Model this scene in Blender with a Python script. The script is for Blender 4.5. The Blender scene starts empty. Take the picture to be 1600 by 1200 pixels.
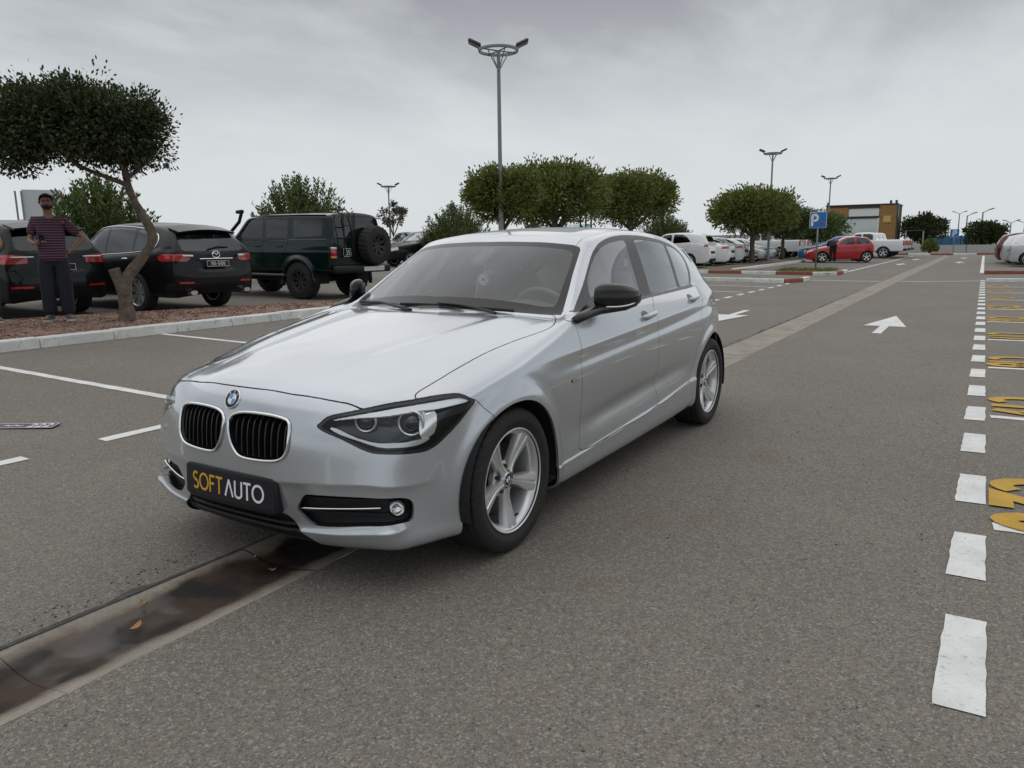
import bpy, bmesh, math, random
import numpy as np
from mathutils import Vector, Matrix, Euler

random.seed(7)
SC = bpy.context.scene
COL = SC.collection

# ------------------------------------------------------------------ camera
CAM_POS = (2.6273, 2.4832, 1.3104)
CAM_YAW, CAM_PITCH, CAM_ROLL, CAM_F = 3.6990, .1834, -.0134, 1170.8   # radians; focal length in pixels of a 1600 px wide picture
def make_camera():
    cd = bpy.data.cameras.new('camera'); co = bpy.data.objects.new('camera', cd); COL.objects.link(co)
    f = Vector((math.cos(CAM_YAW) * math.cos(CAM_PITCH), math.sin(CAM_YAW) * math.cos(CAM_PITCH), -math.sin(CAM_PITCH)))
    r = f.cross(Vector((0, 0, 1))).normalized(); u = r.cross(f)
    c, s = math.cos(CAM_ROLL), math.sin(CAM_ROLL)
    r2 = r * c + u * s; u2 = u * c - r * s
    m = Matrix((r2, u2, -f)).transposed().to_4x4(); m.translation = Vector(CAM_POS)
    co.matrix_world = m
    cd.sensor_fit = 'HORIZONTAL'; cd.sensor_width = 36; cd.lens = CAM_F / 1600 * 36
    cd.clip_start = .05; cd.clip_end = 6000
    SC.camera = co
make_camera()

# ------------------------------------------------------------------ sky, sun, exposure
SUN_EL, SUN_AZ = math.radians(72), math.radians(215)      # azimuth measured from +x towards +y
def make_world():
    w = bpy.data.worlds.new('World'); SC.world = w; w.use_nodes = True
    nt = w.node_tree; nt.nodes.clear()
    N = lambda t, **k: _set(nt.nodes.new(t), **k)
    def _set(n, **k):
        for a, b in k.items():
            if a.startswith('i_'): n.inputs[a[2:].replace('_', ' ')].default_value = b
            else: setattr(n, a, b)
        return n
    L = nt.links.new
    out = N('ShaderNodeOutputWorld'); bg = N('ShaderNodeBackground')
    sky = N('ShaderNodeTexSky'); sky.sky_type = 'NISHITA'; sky.sun_disc = False
    sky.sun_elevation = SUN_EL; sky.sun_rotation = math.pi / 2 - SUN_AZ
    sky.air_density = 1.0; sky.dust_density = 4.0
    tc = N('ShaderNodeTexCoord'); sep = N('ShaderNodeSeparateXYZ'); L(tc.outputs['Generated'], sep.inputs[0])
    # cloud deck: direction projected on a flat layer
    den = N('ShaderNodeMath', operation='ADD'); den.inputs[1].default_value = .16
    mx = N('ShaderNodeMath', operation='MAXIMUM'); mx.inputs[1].default_value = 0
    L(sep.outputs['Z'], mx.inputs[0]); L(mx.outputs[0], den.inputs[0])
    dx = N('ShaderNodeMath', operation='DIVIDE'); dy = N('ShaderNodeMath', operation='DIVIDE')
    L(sep.outputs['X'], dx.inputs[0]); L(den.outputs[0], dx.inputs[1]); L(sep.outputs['Y'], dy.inputs[0]); L(den.outputs[0], dy.inputs[1])
    cmb = N('ShaderNodeCombineXYZ'); L(dx.outputs[0], cmb.inputs[0]); L(dy.outputs[0], cmb.inputs[1])
    mp = N('ShaderNodeMapping'); mp.inputs['Rotation'].default_value = (0, 0, .7); mp.inputs['Scale'].default_value = (.75, 1.25, 1); mp.inputs['Location'].default_value = (1.9, 4.35, 0)
    L(cmb.outputs[0], mp.inputs[0])
    n1 = N('ShaderNodeTexNoise'); n1.inputs['Scale'].default_value = .62; n1.inputs['Detail'].default_value = 7; n1.inputs['Roughness'].default_value = .52; n1.inputs['Distortion'].default_value = .35
    L(mp.outputs[0], n1.inputs['Vector'])
    n2 = N('ShaderNodeTexNoise'); n2.inputs['Scale'].default_value = 2.6; n2.inputs['Detail'].default_value = 6; n2.inputs['Roughness'].default_value = .55
    L(mp.outputs[0], n2.inputs['Vector'])
    ramp = N('ShaderNodeValToRGB'); cr = ramp.color_ramp
    cr.elements[0].position = .38; cr.elements[0].color = (.29, .30, .33, 1)
    cr.elements[1].position = .61; cr.elements[1].color = (.74, .775, .785, 1)
    mixn = N('ShaderNodeMix'); mixn.data_type = 'FLOAT'; mixn.inputs[0].default_value = .22
    L(n1.outputs['Fac'], mixn.inputs[2]); L(n2.outputs['Fac'], mixn.inputs[3]); L(mixn.outputs[0], ramp.inputs[0])
    # clouds thin out into an even pale layer at the horizon
    hr = N('ShaderNodeMapRange'); hr.inputs['From Min'].default_value = .04; hr.inputs['From Max'].default_value = .36; L(sep.outputs['Z'], hr.inputs[0]); hr.interpolation_type = 'SMOOTHSTEP'
    mh = N('ShaderNodeMix'); mh.data_type = 'RGBA'; L(hr.outputs[0], mh.inputs[0])
    mh.inputs[6].default_value = (.72, .765, .78, 1); L(ramp.outputs[0], mh.inputs[7])
    # a little of the clear sky shows through the layer
    sm = N('ShaderNodeVectorMath', operation='SCALE'); sm.inputs['Scale'].default_value = .08; L(sky.outputs[0], sm.inputs[0])
    mf = N('ShaderNodeMix'); mf.data_type = 'RGBA'; mf.inputs[0].default_value = .93
    L(sm.outputs[0], mf.inputs[6]); L(mh.outputs[2], mf.inputs[7])
    L(mf.outputs[2], bg.inputs[0]); bg.inputs[1].default_value = 1.0
    L(bg.outputs[0], out.inputs[0])
make_world()
def make_sun():
    ld = bpy.data.lights.new('sun', 'SUN'); ld.energy = 1.15; ld.angle = math.radians(120); ld.color = (1, .975, .94)
    lo = bpy.data.objects.new('sun', ld); COL.objects.link(lo)
    d = Vector((math.cos(SUN_AZ) * math.cos(SUN_EL), math.sin(SUN_AZ) * math.cos(SUN_EL), math.sin(SUN_EL)))
    lo.rotation_euler = d.to_track_quat('Z', 'Y').to_euler()
make_sun()
SC.view_settings.view_transform = 'Standard'; SC.view_settings.look = 'None'
SC.view_settings.exposure = 0.0; SC.view_settings.gamma = 1.0; SC.view_settings.use_curve_mapping = False
# ------------------------------------------------------------------ numpy geometry kit
def cc_subdivide(V, Q):
    """one Catmull-Clark step on a quad mesh (V: n x 3, Q: m x 4)"""
    n, m = len(V), len(Q)
    F = V[Q].mean(1)
    e = np.stack([Q, np.roll(Q, -1, 1)], 2).reshape(-1, 2)
    fe = np.repeat(np.arange(m), 4)
    es = np.sort(e, 1)
    key = es[:, 0].astype(np.int64) * n + es[:, 1]
    uk, inv, cnt = np.unique(key, return_inverse=True, return_counts=True)
    inv = inv.ravel()
    ea, eb = (uk // n).astype(int), (uk % n).astype(int)
    ne = len(uk)
    mid = (V[ea] + V[eb]) / 2
    fs = np.zeros((ne, 3)); np.add.at(fs, inv, F[fe])
    bnd = cnt == 1
    E = np.where(bnd[:, None], mid, (V[ea] + V[eb] + fs) / 4)
    E[cnt > 2] = mid[cnt > 2]
    val = np.zeros(n); np.add.at(val, ea, 1); np.add.at(val, eb, 1)
    fq = np.zeros((n, 3)); fc = np.zeros(n)
    np.add.at(fq, Q.ravel(), np.repeat(F, 4, 0)); np.add.at(fc, Q.ravel(), 1)
    em = np.zeros((n, 3)); np.add.at(em, ea, mid); np.add.at(em, eb, mid)
    vb = np.zeros(n, bool); vb[ea[bnd]] = True; vb[eb[bnd]] = True
    bm_ = np.zeros((n, 3)); bc = np.zeros(n)
    np.add.at(bm_, ea[bnd], mid[bnd]); np.add.at(bm_, eb[bnd], mid[bnd])
    np.add.at(bc, ea[bnd], 1); np.add.at(bc, eb[bnd], 1)
    N = np.maximum(val, 1)[:, None]
    VP = (fq / np.maximum(fc, 1)[:, None] + 2 * em / N + (N - 3) * V) / N
    VB = (bm_ + 2 * V) / (bc + 2)[:, None]
    corner = vb & (fc == 1)
    VP[vb] = VB[vb]; VP[corner] = V[corner]
    ei = inv.reshape(m, 4)
    fi = n + ne + np.arange(m)
    Q2 = np.empty((m, 4, 4), int)
    for k in range(4):
        Q2[:, k, 0] = Q[:, k]; Q2[:, k, 1] = n + ei[:, k]; Q2[:, k, 2] = fi; Q2[:, k, 3] = n + ei[:, k - 1]
    return np.vstack([VP, E, F]), Q2.reshape(-1, 4)

def vnormals(V, T):
    fn = np.cross(V[T[:, 1]] - V[T[:, 0]], V[T[:, 2]] - V[T[:, 0]])
    N = np.zeros_like(V)
    for k in range(3): np.add.at(N, T[:, k], fn)
    return N / np.maximum(np.linalg.norm(N, axis=1), 1e-12)[:, None]

def weld(V, Q, tol=1e-5):
    k = np.round(V / tol).astype(np.int64)
    _, idx, inv = np.unique(k, axis=0, return_index=True, return_inverse=True)
    return V[idx], inv.ravel()[Q]

def sdf_poly(P, poly):
    """signed distance (negative inside) of 2-D points to a closed polygon"""
    P = np.asarray(P, float); poly = np.asarray(poly, float)
    d = np.full(len(P), 1e9); ins = np.zeros(len(P), bool)
    a = poly; b = np.roll(poly, -1, 0)
    for i in range(len(a)):
        ab = b[i] - a[i]; L = ab @ ab
        if L < 1e-14: continue
        t = np.clip(((P - a[i]) @ ab) / L, 0, 1)
        d = np.minimum(d, np.hypot(*(P - a[i] - t[:, None] * ab).T))
        c = (a[i, 1] > P[:, 1]) != (b[i, 1] > P[:, 1])
        den = b[i, 1] - a[i, 1]
        if abs(den) > 1e-12:
            ins ^= c & (P[:, 0] < (b[i, 0] - a[i, 0]) * (P[:, 1] - a[i, 1]) / den + a[i, 0])
    return np.where(ins, -d, d)

def dist_line(P, line):
    """distance to an open polyline and the signed side (+ = left of travel)"""
    P = np.asarray(P, float); line = np.asarray(line, float)
    d = np.full(len(P), 1e9); s = np.zeros(len(P))
    for a, b in zip(line[:-1], line[1:]):
        ab = b - a; L = ab @ ab
        t = np.clip(((P - a) @ ab) / L, 0, 1)
        w = P - a - t[:, None] * ab; dd = np.hypot(*w.T)
        cr = ab[0] * (P[:, 1] - a[1]) - ab[1] * (P[:, 0] - a[0])
        k = dd < d; d = np.where(k, dd, d); s = np.where(k, np.sign(cr), s)
    return d, s

def smooth_poly(p, n=6, closed=True):
    """Catmull-Rom densify"""
    p = np.asarray(p, float); m = len(p); out = []
    for i in range(m if closed else m - 1):
        if closed: a, b, c, d = p[i - 1], p[i], p[(i + 1) % m], p[(i + 2) % m]
        else: a, b, c, d = p[max(i - 1, 0)], p[i], p[i + 1], p[min(i + 2, m - 1)]
        for k in range(n):
            t = k / n
            out.append(.5 * (2 * b + (c - a) * t + (2 * a - 5 * b + 4 * c - d) * t * t + (3 * b - 3 * c + d - a) * t ** 3))
    if not closed: out.append(p[-1])
    return np.array(out)

def round_poly(p, r, n=5):
    """round the corners of a closed polygon; r scalar or one per corner"""
    p = np.asarray(p, float); out = []; m = len(p)
    for i in range(m):
        ri = r[i] if hasattr(r, '__len__') else r
        a, b, c = p[i - 1], p[i], p[(i + 1) % m]
        u = a - b; v = c - b; lu = np.linalg.norm(u); lv = np.linalg.norm(v)
        k = min(ri, lu * .48, lv * .48)
        if k < 1e-5: out.append(b); continue
        s = b + u / lu * k; e_ = b + v / lv * k
        for t in np.linspace(0, 1, n): out.append((1 - t) ** 2 * s + 2 * t * (1 - t) * b + t * t * e_)
    return np.array(out)

class Surf:
    """triangle surface with labels that can be cut along signed fields"""
    def __init__(s, V, T, N=None):
        s.V = np.asarray(V, float); s.T = np.asarray(T, int)
        s.N = vnormals(s.V, s.T) if N is None else N
        s.L = np.zeros(len(s.T), int)
    def cut(s, field, new, only=(0,), mask=None, eps=.0007):
        """field: fn(V)->signed values; triangles with value<0 get label new"""
        d = field(s.V)
        d = np.where(np.abs(d) < eps, 0, d)
        sel = np.isin(s.L, list(only))
        if mask is not None:
            mv = mask(s.V, s.N); sel &= mv[s.T].all(1)
        td = d[s.T]
        mn = td.min(1); mx = td.max(1)
        inside = sel & (mx <= 0) & (mn < 0)
        s.L[inside] = new
        mix = np.where(sel & (mn < 0) & (mx > 0))[0]
        if not len(mix): return s
        cache = {}; nv = []; nn = []; n0 = len(s.V); nt = []; nl = []
        def cross(a, b):
            k = (a, b) if a < b else (b, a)
            if k not in cache:
                t = d[k[0]] / (d[k[0]] - d[k[1]])
                cache[k] = n0 + len(nv)
                nv.append(s.V[k[0]] * (1 - t) + s.V[k[1]] * t)
                q = s.N[k[0]] * (1 - t) + s.N[k[1]] * t
                nn.append(q / max(np.linalg.norm(q), 1e-9))
            return cache[k]
        for ti in mix:
            tri = s.T[ti]; old = s.L[ti]
            neg = []; pos = []
            for k in range(3):
                a = int(tri[k]); b = int(tri[(k + 1) % 3])
                da, db = d[a], d[b]
                if da <= 0: neg.append(a)
                if da >= 0: pos.append(a)
                if da * db < 0:
                    c = cross(a, b); neg.append(c); pos.append(c)
            for poly, lab in ((neg, new), (pos, old)):
                for k in range(1, len(poly) - 1):
                    nt.append((poly[0], poly[k], poly[k + 1])); nl.append(lab)
        keep = np.ones(len(s.T), bool); keep[mix] = False
        s.T = np.vstack([s.T[keep], np.array(nt, int).reshape(-1, 3)])
        s.L = np.concatenate([s.L[keep], np.array(nl, int)])
        if nv:
            s.V = np.vstack([s.V, nv]); s.N = np.vstack([s.N, nn])
        return s
    def piece(s, labs):
        """(V, N, T) of the triangles with one of the labels"""
        t = s.T[np.isin(s.L, list(labs))]
        u, inv = np.unique(t, return_inverse=True)
        return s.V[u], s.N[u], inv.reshape(-1, 3)

def mirror_y(V, N, T):
    m = np.array([1, -1, 1.])
    return V * m, N * m, T[:, ::-1]

def join_geo(parts, tol=1e-5):
    Vs, Ns, Ts, o = [], [], [], 0
    for V, N, T in parts:
        Vs.append(V); Ns.append(N); Ts.append(T + o); o += len(V)
    V = np.vstack(Vs); N = np.vstack(Ns); T = np.vstack(Ts)
    _, idx, inv = np.unique(np.round(V / tol).astype(np.int64), axis=0, return_index=True, return_inverse=True)
    inv = inv.ravel()
    NN = np.zeros((len(idx), 3)); np.add.at(NN, inv, N)
    T = inv[T]; T = T[(T[:, 0] != T[:, 1]) & (T[:, 1] != T[:, 2]) & (T[:, 0] != T[:, 2])]
    return V[idx], NN / np.maximum(np.linalg.norm(NN, axis=1), 1e-9)[:, None], T

def both_sides(V, N, T):
    """mirror a half that touches y = 0 and weld the seam"""
    V = V.copy(); V[np.abs(V[:, 1]) < 2e-4, 1] = 0
    return join_geo([(V, N, T), mirror_y(V, N, T)])

def with_rim(V, N, T, depth, skip=None):
    """fold the open border inwards; returns V, N, T with rim vertices appended"""
    e = np.vstack([T[:, [0, 1]], T[:, [1, 2]], T[:, [2, 0]]])
    key = np.sort(e, 1); k = key[:, 0].astype(np.int64) * len(V) + key[:, 1]
    _, inv, cnt = np.unique(k, return_inverse=True, return_counts=True)
    b = e[cnt[inv.ravel()] == 1]
    if skip is not None and len(b):
        b = b[~(skip(V)[b].all(1))]
    if not len(b): return V, N, T
    u, inv = np.unique(b, return_inverse=True); b2 = inv.reshape(-1, 2); n = len(V); m = len(u)
    top = V[u]; bot = V[u] - N[u] * depth
    side = np.zeros((m, 3)); d = np.cross(V[b[:, 1]] - V[b[:, 0]], N[b[:, 0]])
    np.add.at(side, b2[:, 0], d); np.add.at(side, b2[:, 1], d)
    side /= np.maximum(np.linalg.norm(side, axis=1), 1e-9)[:, None]
    rn = side
    T2 = []
    for a, c in b2:
        T2 += [(n + c, n + a, n + m + a), (n + c, n + m + a, n + m + c)]
    return np.vstack([V, top, bot]), np.vstack([N, rn, rn]), np.vstack([T, np.array(T2, int)])
# ------------------------------------------------------------------ the silver hatchback's skin (x forward, y left, z up; front axle at x=0)
def hatch_cage():
    cx = [.42, .30, .15, 0, -.18, -.36, -.55, -.70, -.95, -1.22, -1.32, -1.65, -2.05, -2.40, -2.65, -2.90, -3.12]
    def row(keys):
        k = np.array(sorted(keys)); return [(x, np.interp(x, k[:, 0], k[:, 1]), np.interp(x, k[:, 0], k[:, 2])) for x in cx]
    z1 = lambda *a: list(a)
    rows = [
     row([(.42, .71, .155), (.3, .76, .155), (-.36, .79, .155), (-2.65, .79, .17), (-3.12, .70, .2)]),
     row([(.42, .79, .19), (.30, .828, .195), (0, .85, .19), (-.36, .855, .19), (-1.2, .856, .195), (-2.2, .858, .21), (-2.65, .85, .225), (-3.12, .75, .25)]),
     row([(.42, .79, .25), (.30, .83, .255), (0, .86, .26), (-.36, .863, .255), (-1.2, .862, .265), (-2.2, .866, .30), (-2.65, .862, .31), (-3.12, .775, .33)]),
     row([(.42, .79, .33), (.30, .835, .33), (0, .868, .33), (-.36, .868, .315), (-1.2, .863, .34), (-2.2, .868, .385), (-2.65, .868, .40), (-3.12, .78, .42)]),
     row([(.42, .79, .42), (.30, .836, .42), (0, .872, .42), (-.36, .866, .42), (-1.2, .853, .44), (-2.2, .863, .48), (-2.65, .872, .49), (-3.12, .785, .50)]),
     row([(.42, .787, .50), (.30, .836, .51), (0, .876, .54), (-.36, .874, .55), (-1.2, .873, .57), (-2.2, .88, .60), (-2.65, .88, .60), (-3.12, .79, .60)]),
     row([(.42, .782, .58), (.30, .835, .60), (0, .88, .65), (-.36, .880, .68), (-1.2, .882, .71), (-2.2, .884, .74), (-2.65, .88, .74), (-3.12, .79, .74)]),
     row([(.42, .775, .655), (.30, .825, .68), (0, .868, .73), (-.36, .868, .79), (-1.2, .868, .845), (-2.2, .864, .885), (-2.65, .85, .90), (-3.12, .755, .90)]),
     row([(.42, .755, .715), (.30, .80, .735), (.15, .83, .765), (0, .842, .80), (-.18, .845, .84), (-.36, .84, .885), (-.55, .825, .93), (-.70, .81, .955), (-.95, .805, .967), (-1.22, .80, .977), (-1.65, .79, .992), (-2.05, .775, 1.005), (-2.40, .755, 1.015), (-2.65, .735, 1.02), (-2.90, .71, 1.02), (-3.12, .67, 1.015)]),
     row([(.42, .66, .755), (.30, .715, .775), (.15, .755, .80), (0, .775, .832), (-.18, .785, .868), (-.36, .785, .908), (-.55, .783, .945), (-.70, .78, .968), (-.95, .785, .985), (-1.22, .783, .995), (-1.65, .772, 1.01), (-2.05, .757, 1.023), (-2.40, .737, 1.033), (-2.65, .717, 1.038), (-2.90, .692, 1.038), (-3.12, .652, 1.033)]),
     row([(.42, .585, .782), (.30, .64, .80), (.15, .69, .825), (0, .715, .855), (-.18, .735, .885), (-.36, .745, .917), (-.55, .752, .948), (-.70, .757, .969), (-.95, .735, 1.05), (-1.22, .70, 1.15), (-1.32, .695, 1.175), (-1.65, .69, 1.19), (-2.05, .685, 1.195), (-2.4, .67, 1.19), (-2.65, .65, 1.175), (-2.9, .62, 1.155), (-3.12, .585, 1.13)]),
     row([(.42, .49, .805), (.30, .55, .823), (.15, .605, .848), (0, .64, .873), (-.18, .67, .9), (-.36, .695, .927), (-.55, .717, .951), (-.70, .728, .967), (-.95, .672, 1.118), (-1.22, .605, 1.275), (-1.32, .605, 1.315), (-1.65, .612, 1.352), (-2.05, .605, 1.352), (-2.4, .585, 1.33), (-2.65, .565, 1.305), (-2.9, .54, 1.27), (-3.12, .51, 1.23)]),
     row([(.42, .39, .82), (.30, .44, .842), (.15, .50, .865), (0, .545, .887), (-.18, .59, .91), (-.36, .63, .932), (-.55, .672, .953), (-.70, .70, .964), (-.95, .63, 1.135), (-1.22, .545, 1.308), (-1.32, .53, 1.345), (-1.65, .53, 1.385), (-2.05, .53, 1.388), (-2.4, .51, 1.37), (-2.65, .495, 1.345), (-2.9, .47, 1.31), (-3.12, .45, 1.27)]),
     [(.48, .27, .832), (.34, .30, .862), (.18, .33, .886), (.02, .36, .908), (-.16, .39, .932), (-.33, .42, .953), (-.50, .45, .970), (-.60, .46, .985), (-.88, .42, 1.165), (-1.18, .38, 1.33), (-1.30, .37, 1.362), (-1.65, .36, 1.405), (-2.05, .36, 1.408), (-2.4, .35, 1.392), (-2.65, .34, 1.37), (-2.9, .325, 1.335), (-3.12, .31, 1.295)],
     [(.50, .135, .836), (.36, .15, .866), (.20, .165, .891), (.03, .18, .914), (-.14, .195, .938), (-.30, .21, .959), (-.44, .225, .976), (-.52, .23, .992), (-.85, .21, 1.19), (-1.16, .19, 1.338), (-1.29, .185, 1.37), (-1.65, .18, 1.414), (-2.05, .18, 1.418), (-2.4, .175, 1.403), (-2.65, .17, 1.381), (-2.9, .16, 1.346), (-3.12, .155, 1.306)],
     [(.50, 0, .838), (.36, 0, .869), (.20, 0, .894), (.03, 0, .917), (-.14, 0, .941), (-.30, 0, .962), (-.42, 0, .979), (-.49, 0, .996), (-.84, 0, 1.198), (-1.15, 0, 1.341), (-1.28, 0, 1.374), (-1.65, 0, 1.418), (-2.05, 0, 1.421), (-2.4, 0, 1.407), (-2.65, 0, 1.385), (-2.9, 0, 1.35), (-3.12, 0, 1.31)],
    ]
    front = [(.52, .64, .155), (.59, .725, .19), (.605, .728, .25), (.61, .715, .33), (.60, .715, .42), (.585, .72, .50), (.565, .725, .58), (.54, .72, .645), (.50, .70, .70),
             (.545, .615, .735), (.585, .52, .758), (.62, .42, .772), (.645, .315, .781), (.665, .21, .787), (.672, .105, .79), (.675, 0, .791)]
    rear = [(-3.33, .62, .22), (-3.40, .66, .25), (-3.42, .67, .33), (-3.43, .67, .42), (-3.435, .67, .5), (-3.43, .67, .6), (-3.42, .665, .72), (-3.40, .65, .85), (-3.37, .62, .98),
            (-3.35, .59, 1.02), (-3.31, .54, 1.12), (-3.26, .48, 1.21), (-3.25, .42, 1.26), (-3.26, .29, 1.28), (-3.27, .15, 1.29), (-3.275, 0, 1.295)]
    fcen = [(.66, .155), (.715, .18), (.755, .25), (.775, .33), (.787, .42), (.788, .50), (.783, .60), (.755, .69), (.675, .791)]
    rcen = [(-3.43, .22), (-3.50, .26), (-3.53, .33), (-3.545, .42), (-3.548, .52), (-3.54, .66), (-3.52, .82), (-3.46, 1.02), (-3.275, 1.295)]
    return dict(rows=rows, front=front, rear=rear, fcen=fcen, rcen=rcen, C=8, pf=2.8, pr=2.6)

def cap_patch(edge, cen, C, p):
    """grid between the centre profile and the corner column (rows 0..C) whose last row is the across edge"""
    E_ = np.array(edge, float); R = len(E_) - 1; K = R - C
    top = E_[C:][::-1]                       # centre -> corner
    G = np.zeros((C + 1, K + 1, 3))
    fr = top[:, 1] / top[-1, 1]
    for t in range(C + 1):
        k = E_[t]; xc, zc = cen[t]
        for s in range(K + 1):
            f = fr[s]
            x = xc - (xc - k[0]) * f ** p; z = zc + (k[2] - zc) * f ** 2.0
            G[t, s] = (x, k[1] * f, z)
    # blend rows towards the exact across edge
    off = top - G[C]
    for t in range(C + 1):
        w = (t / C) ** 2.2
        G[t] += off * w
        G[t, -1] = E_[t]
    G[:, 0, 1] = 0
    return G

def cage_mesh(c):
    R = len(c['rows']); n = len(c['rows'][0]) + 2; C = c['C']
    M = np.zeros((R, n, 3))
    for i in range(R):
        M[i, 0] = c['front'][i]; M[i, -1] = c['rear'][i]
        for j in range(n - 2): M[i, j + 1] = c['rows'][i][j]
    V = []; Q = []
    def grid(G, flip):
        o = len(V); a, b = G.shape[:2]
        V.extend(G.reshape(-1, 3))
        for i in range(a - 1):
            for j in range(b - 1):
                q = [o + i * b + j, o + i * b + j + 1, o + (i + 1) * b + j + 1, o + (i + 1) * b + j]
                Q.append(q[::-1] if flip else q)
    grid(M, False)
    grid(cap_patch(c['front'], c['fcen'], C, c['pf']), False)
    grid(cap_patch(c['rear'], c['rcen'], C, c['pr']), True)
    V = np.array(V); Q = np.array(Q)
    V2 = V * [1, -1, 1]; Q2 = Q[:, ::-1] + len(V)
    return weld(np.vstack([V, V2]), np.vstack([Q, Q2]))

def subdiv_half(V, Q, levels, fit=2):
    """Catmull-Clark surface that passes near the cage points; returns its y >= 0 half"""
    V0 = V.copy(); W = V.copy()
    for _ in range(fit):
        A, B = W, Q
        for _k in range(2): A, B = cc_subdivide(A, B)
        W = W + .85 * (V0 - A[:len(W)])
    A, B = W, Q
    for _k in range(levels): A, B = cc_subdivide(A, B)
    A[np.abs(A[:, 1]) < 1e-6, 1] = 0
    k = (A[:, 1][B] >= -1e-9).all(1)
    B = B[k]; u, inv = np.unique(B, return_inverse=True)
    return A[u], inv.reshape(-1, 4)

def quads_to_tris(V, Q):
    d1 = np.linalg.norm(V[Q[:, 0]] - V[Q[:, 2]], axis=1); d2 = np.linalg.norm(V[Q[:, 1]] - V[Q[:, 3]], axis=1)
    c = d1 <= d2
    a = np.where(c[:, None], Q[:, [0, 1, 2]], Q[:, [0, 1, 3]]); b = np.where(c[:, None], Q[:, [0, 2, 3]], Q[:, [1, 2, 3]])
    return np.vstack([a, b])

def sstep(a, b, x):
    t = np.clip((x - a) / (b - a), 0, 1); return t * t * (3 - 2 * t)

def hatch_shape(V, N):
    """crisp features on top of the smooth skin: arch flares, swage lines, bumper creases"""
    V = V.copy(); x, y, z = V.T
    side = sstep(.35, .7, N[:, 1]) * sstep(.6, .75, y)
    for xa, R in ((0, .352), (-2.69, .362)):
        r = np.hypot(x - xa, z - .315)
        V[:, 1] += side * .010 * (1 - sstep(R + .012, R + .07, r))
        V[:, 1] -= side * .0025 * np.exp(-((r - R - .09) / .03) ** 2)
    # swage line through the door handles
    zc = np.interp(x, [-3.03, -2.56, -2.0, -1.62, -1.0, -.6, -.36, -.18], [.945, .912, .880, .860, .832, .813, .800, .787])
    d = z - zc
    k = side * sstep(-.10, -.75, x) * (1 - .3 * sstep(-2.7, -3.1, x))
    V[:, 1] += k * np.where(d > 0, .011 * np.exp(-d / .06), .011 * np.exp(d / .026) - .006 * np.exp(-((d + .06) / .03) ** 2))
    # lower swage, fading in towards the rear wheel
    zl = np.interp(x, [-2.3, -.5], [.50, .40]); d = z - zl
    V[:, 1] += side * sstep(-.45, -.9, x) * (1 - sstep(-2.0, -2.3, x)) * (-.012 * np.exp(-((d - .02) / .045) ** 2))
    # skirt step
    zs = np.interp(x, [-2.3, -1.62, -1.08, -.62, -.36], [.392, .332, .306, .289, .279]); d = z - zs
    V[:, 1] += side * sstep(-.30, -.34, x) * (1 - sstep(-2.33, -2.37, x)) * np.where(d > 0, .007 * np.exp(-d / .006), .007)
    # bonnet ridges
    xr = np.array([.62, .3, 0, -.3, -.62]); yr = np.array([.335, .39, .445, .50, .555])
    yl = np.interp(x, xr[::-1], yr[::-1]); d = y - yl
    k = sstep(.64, .45, x) * (1 - sstep(-.42, -.62, x)) * sstep(.5, .8, N[:, 2])
    V[:, 2] += k * .009 * np.where(d > 0, np.exp(-(d / .10) ** 2), np.exp(-(d / .045) ** 2))
    # front bumper: brow above the fog lamps and the shelf below them
    fr = sstep(.35, .45, x) * sstep(.16, .30, y)
    d = z - np.interp(y, [.2, .4, .6, .75], [.437, .440, .444, .432])
    k = fr * sstep(.42, .60, x)
    disp = k * np.where(d > 0, .010 * np.exp(-d / .10), .010 * np.exp(d / .020))
    d2 = z - np.interp(y, [.3, .5, .72], [.240, .248, .268])
    k2 = sstep(.50, .58, x) * sstep(.30, .36, y) * (1 - sstep(.70, .745, y))
    disp += k2 * np.where(d2 > 0, .022 * np.exp(-d2 / .022), .022 * np.exp(d2 / .06))
    n2 = N.copy(); n2[:, 2] = 0; n2 /= np.maximum(np.linalg.norm(n2, axis=1), 1e-6)[:, None]
    V += n2 * disp[:, None]
    return V
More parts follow.
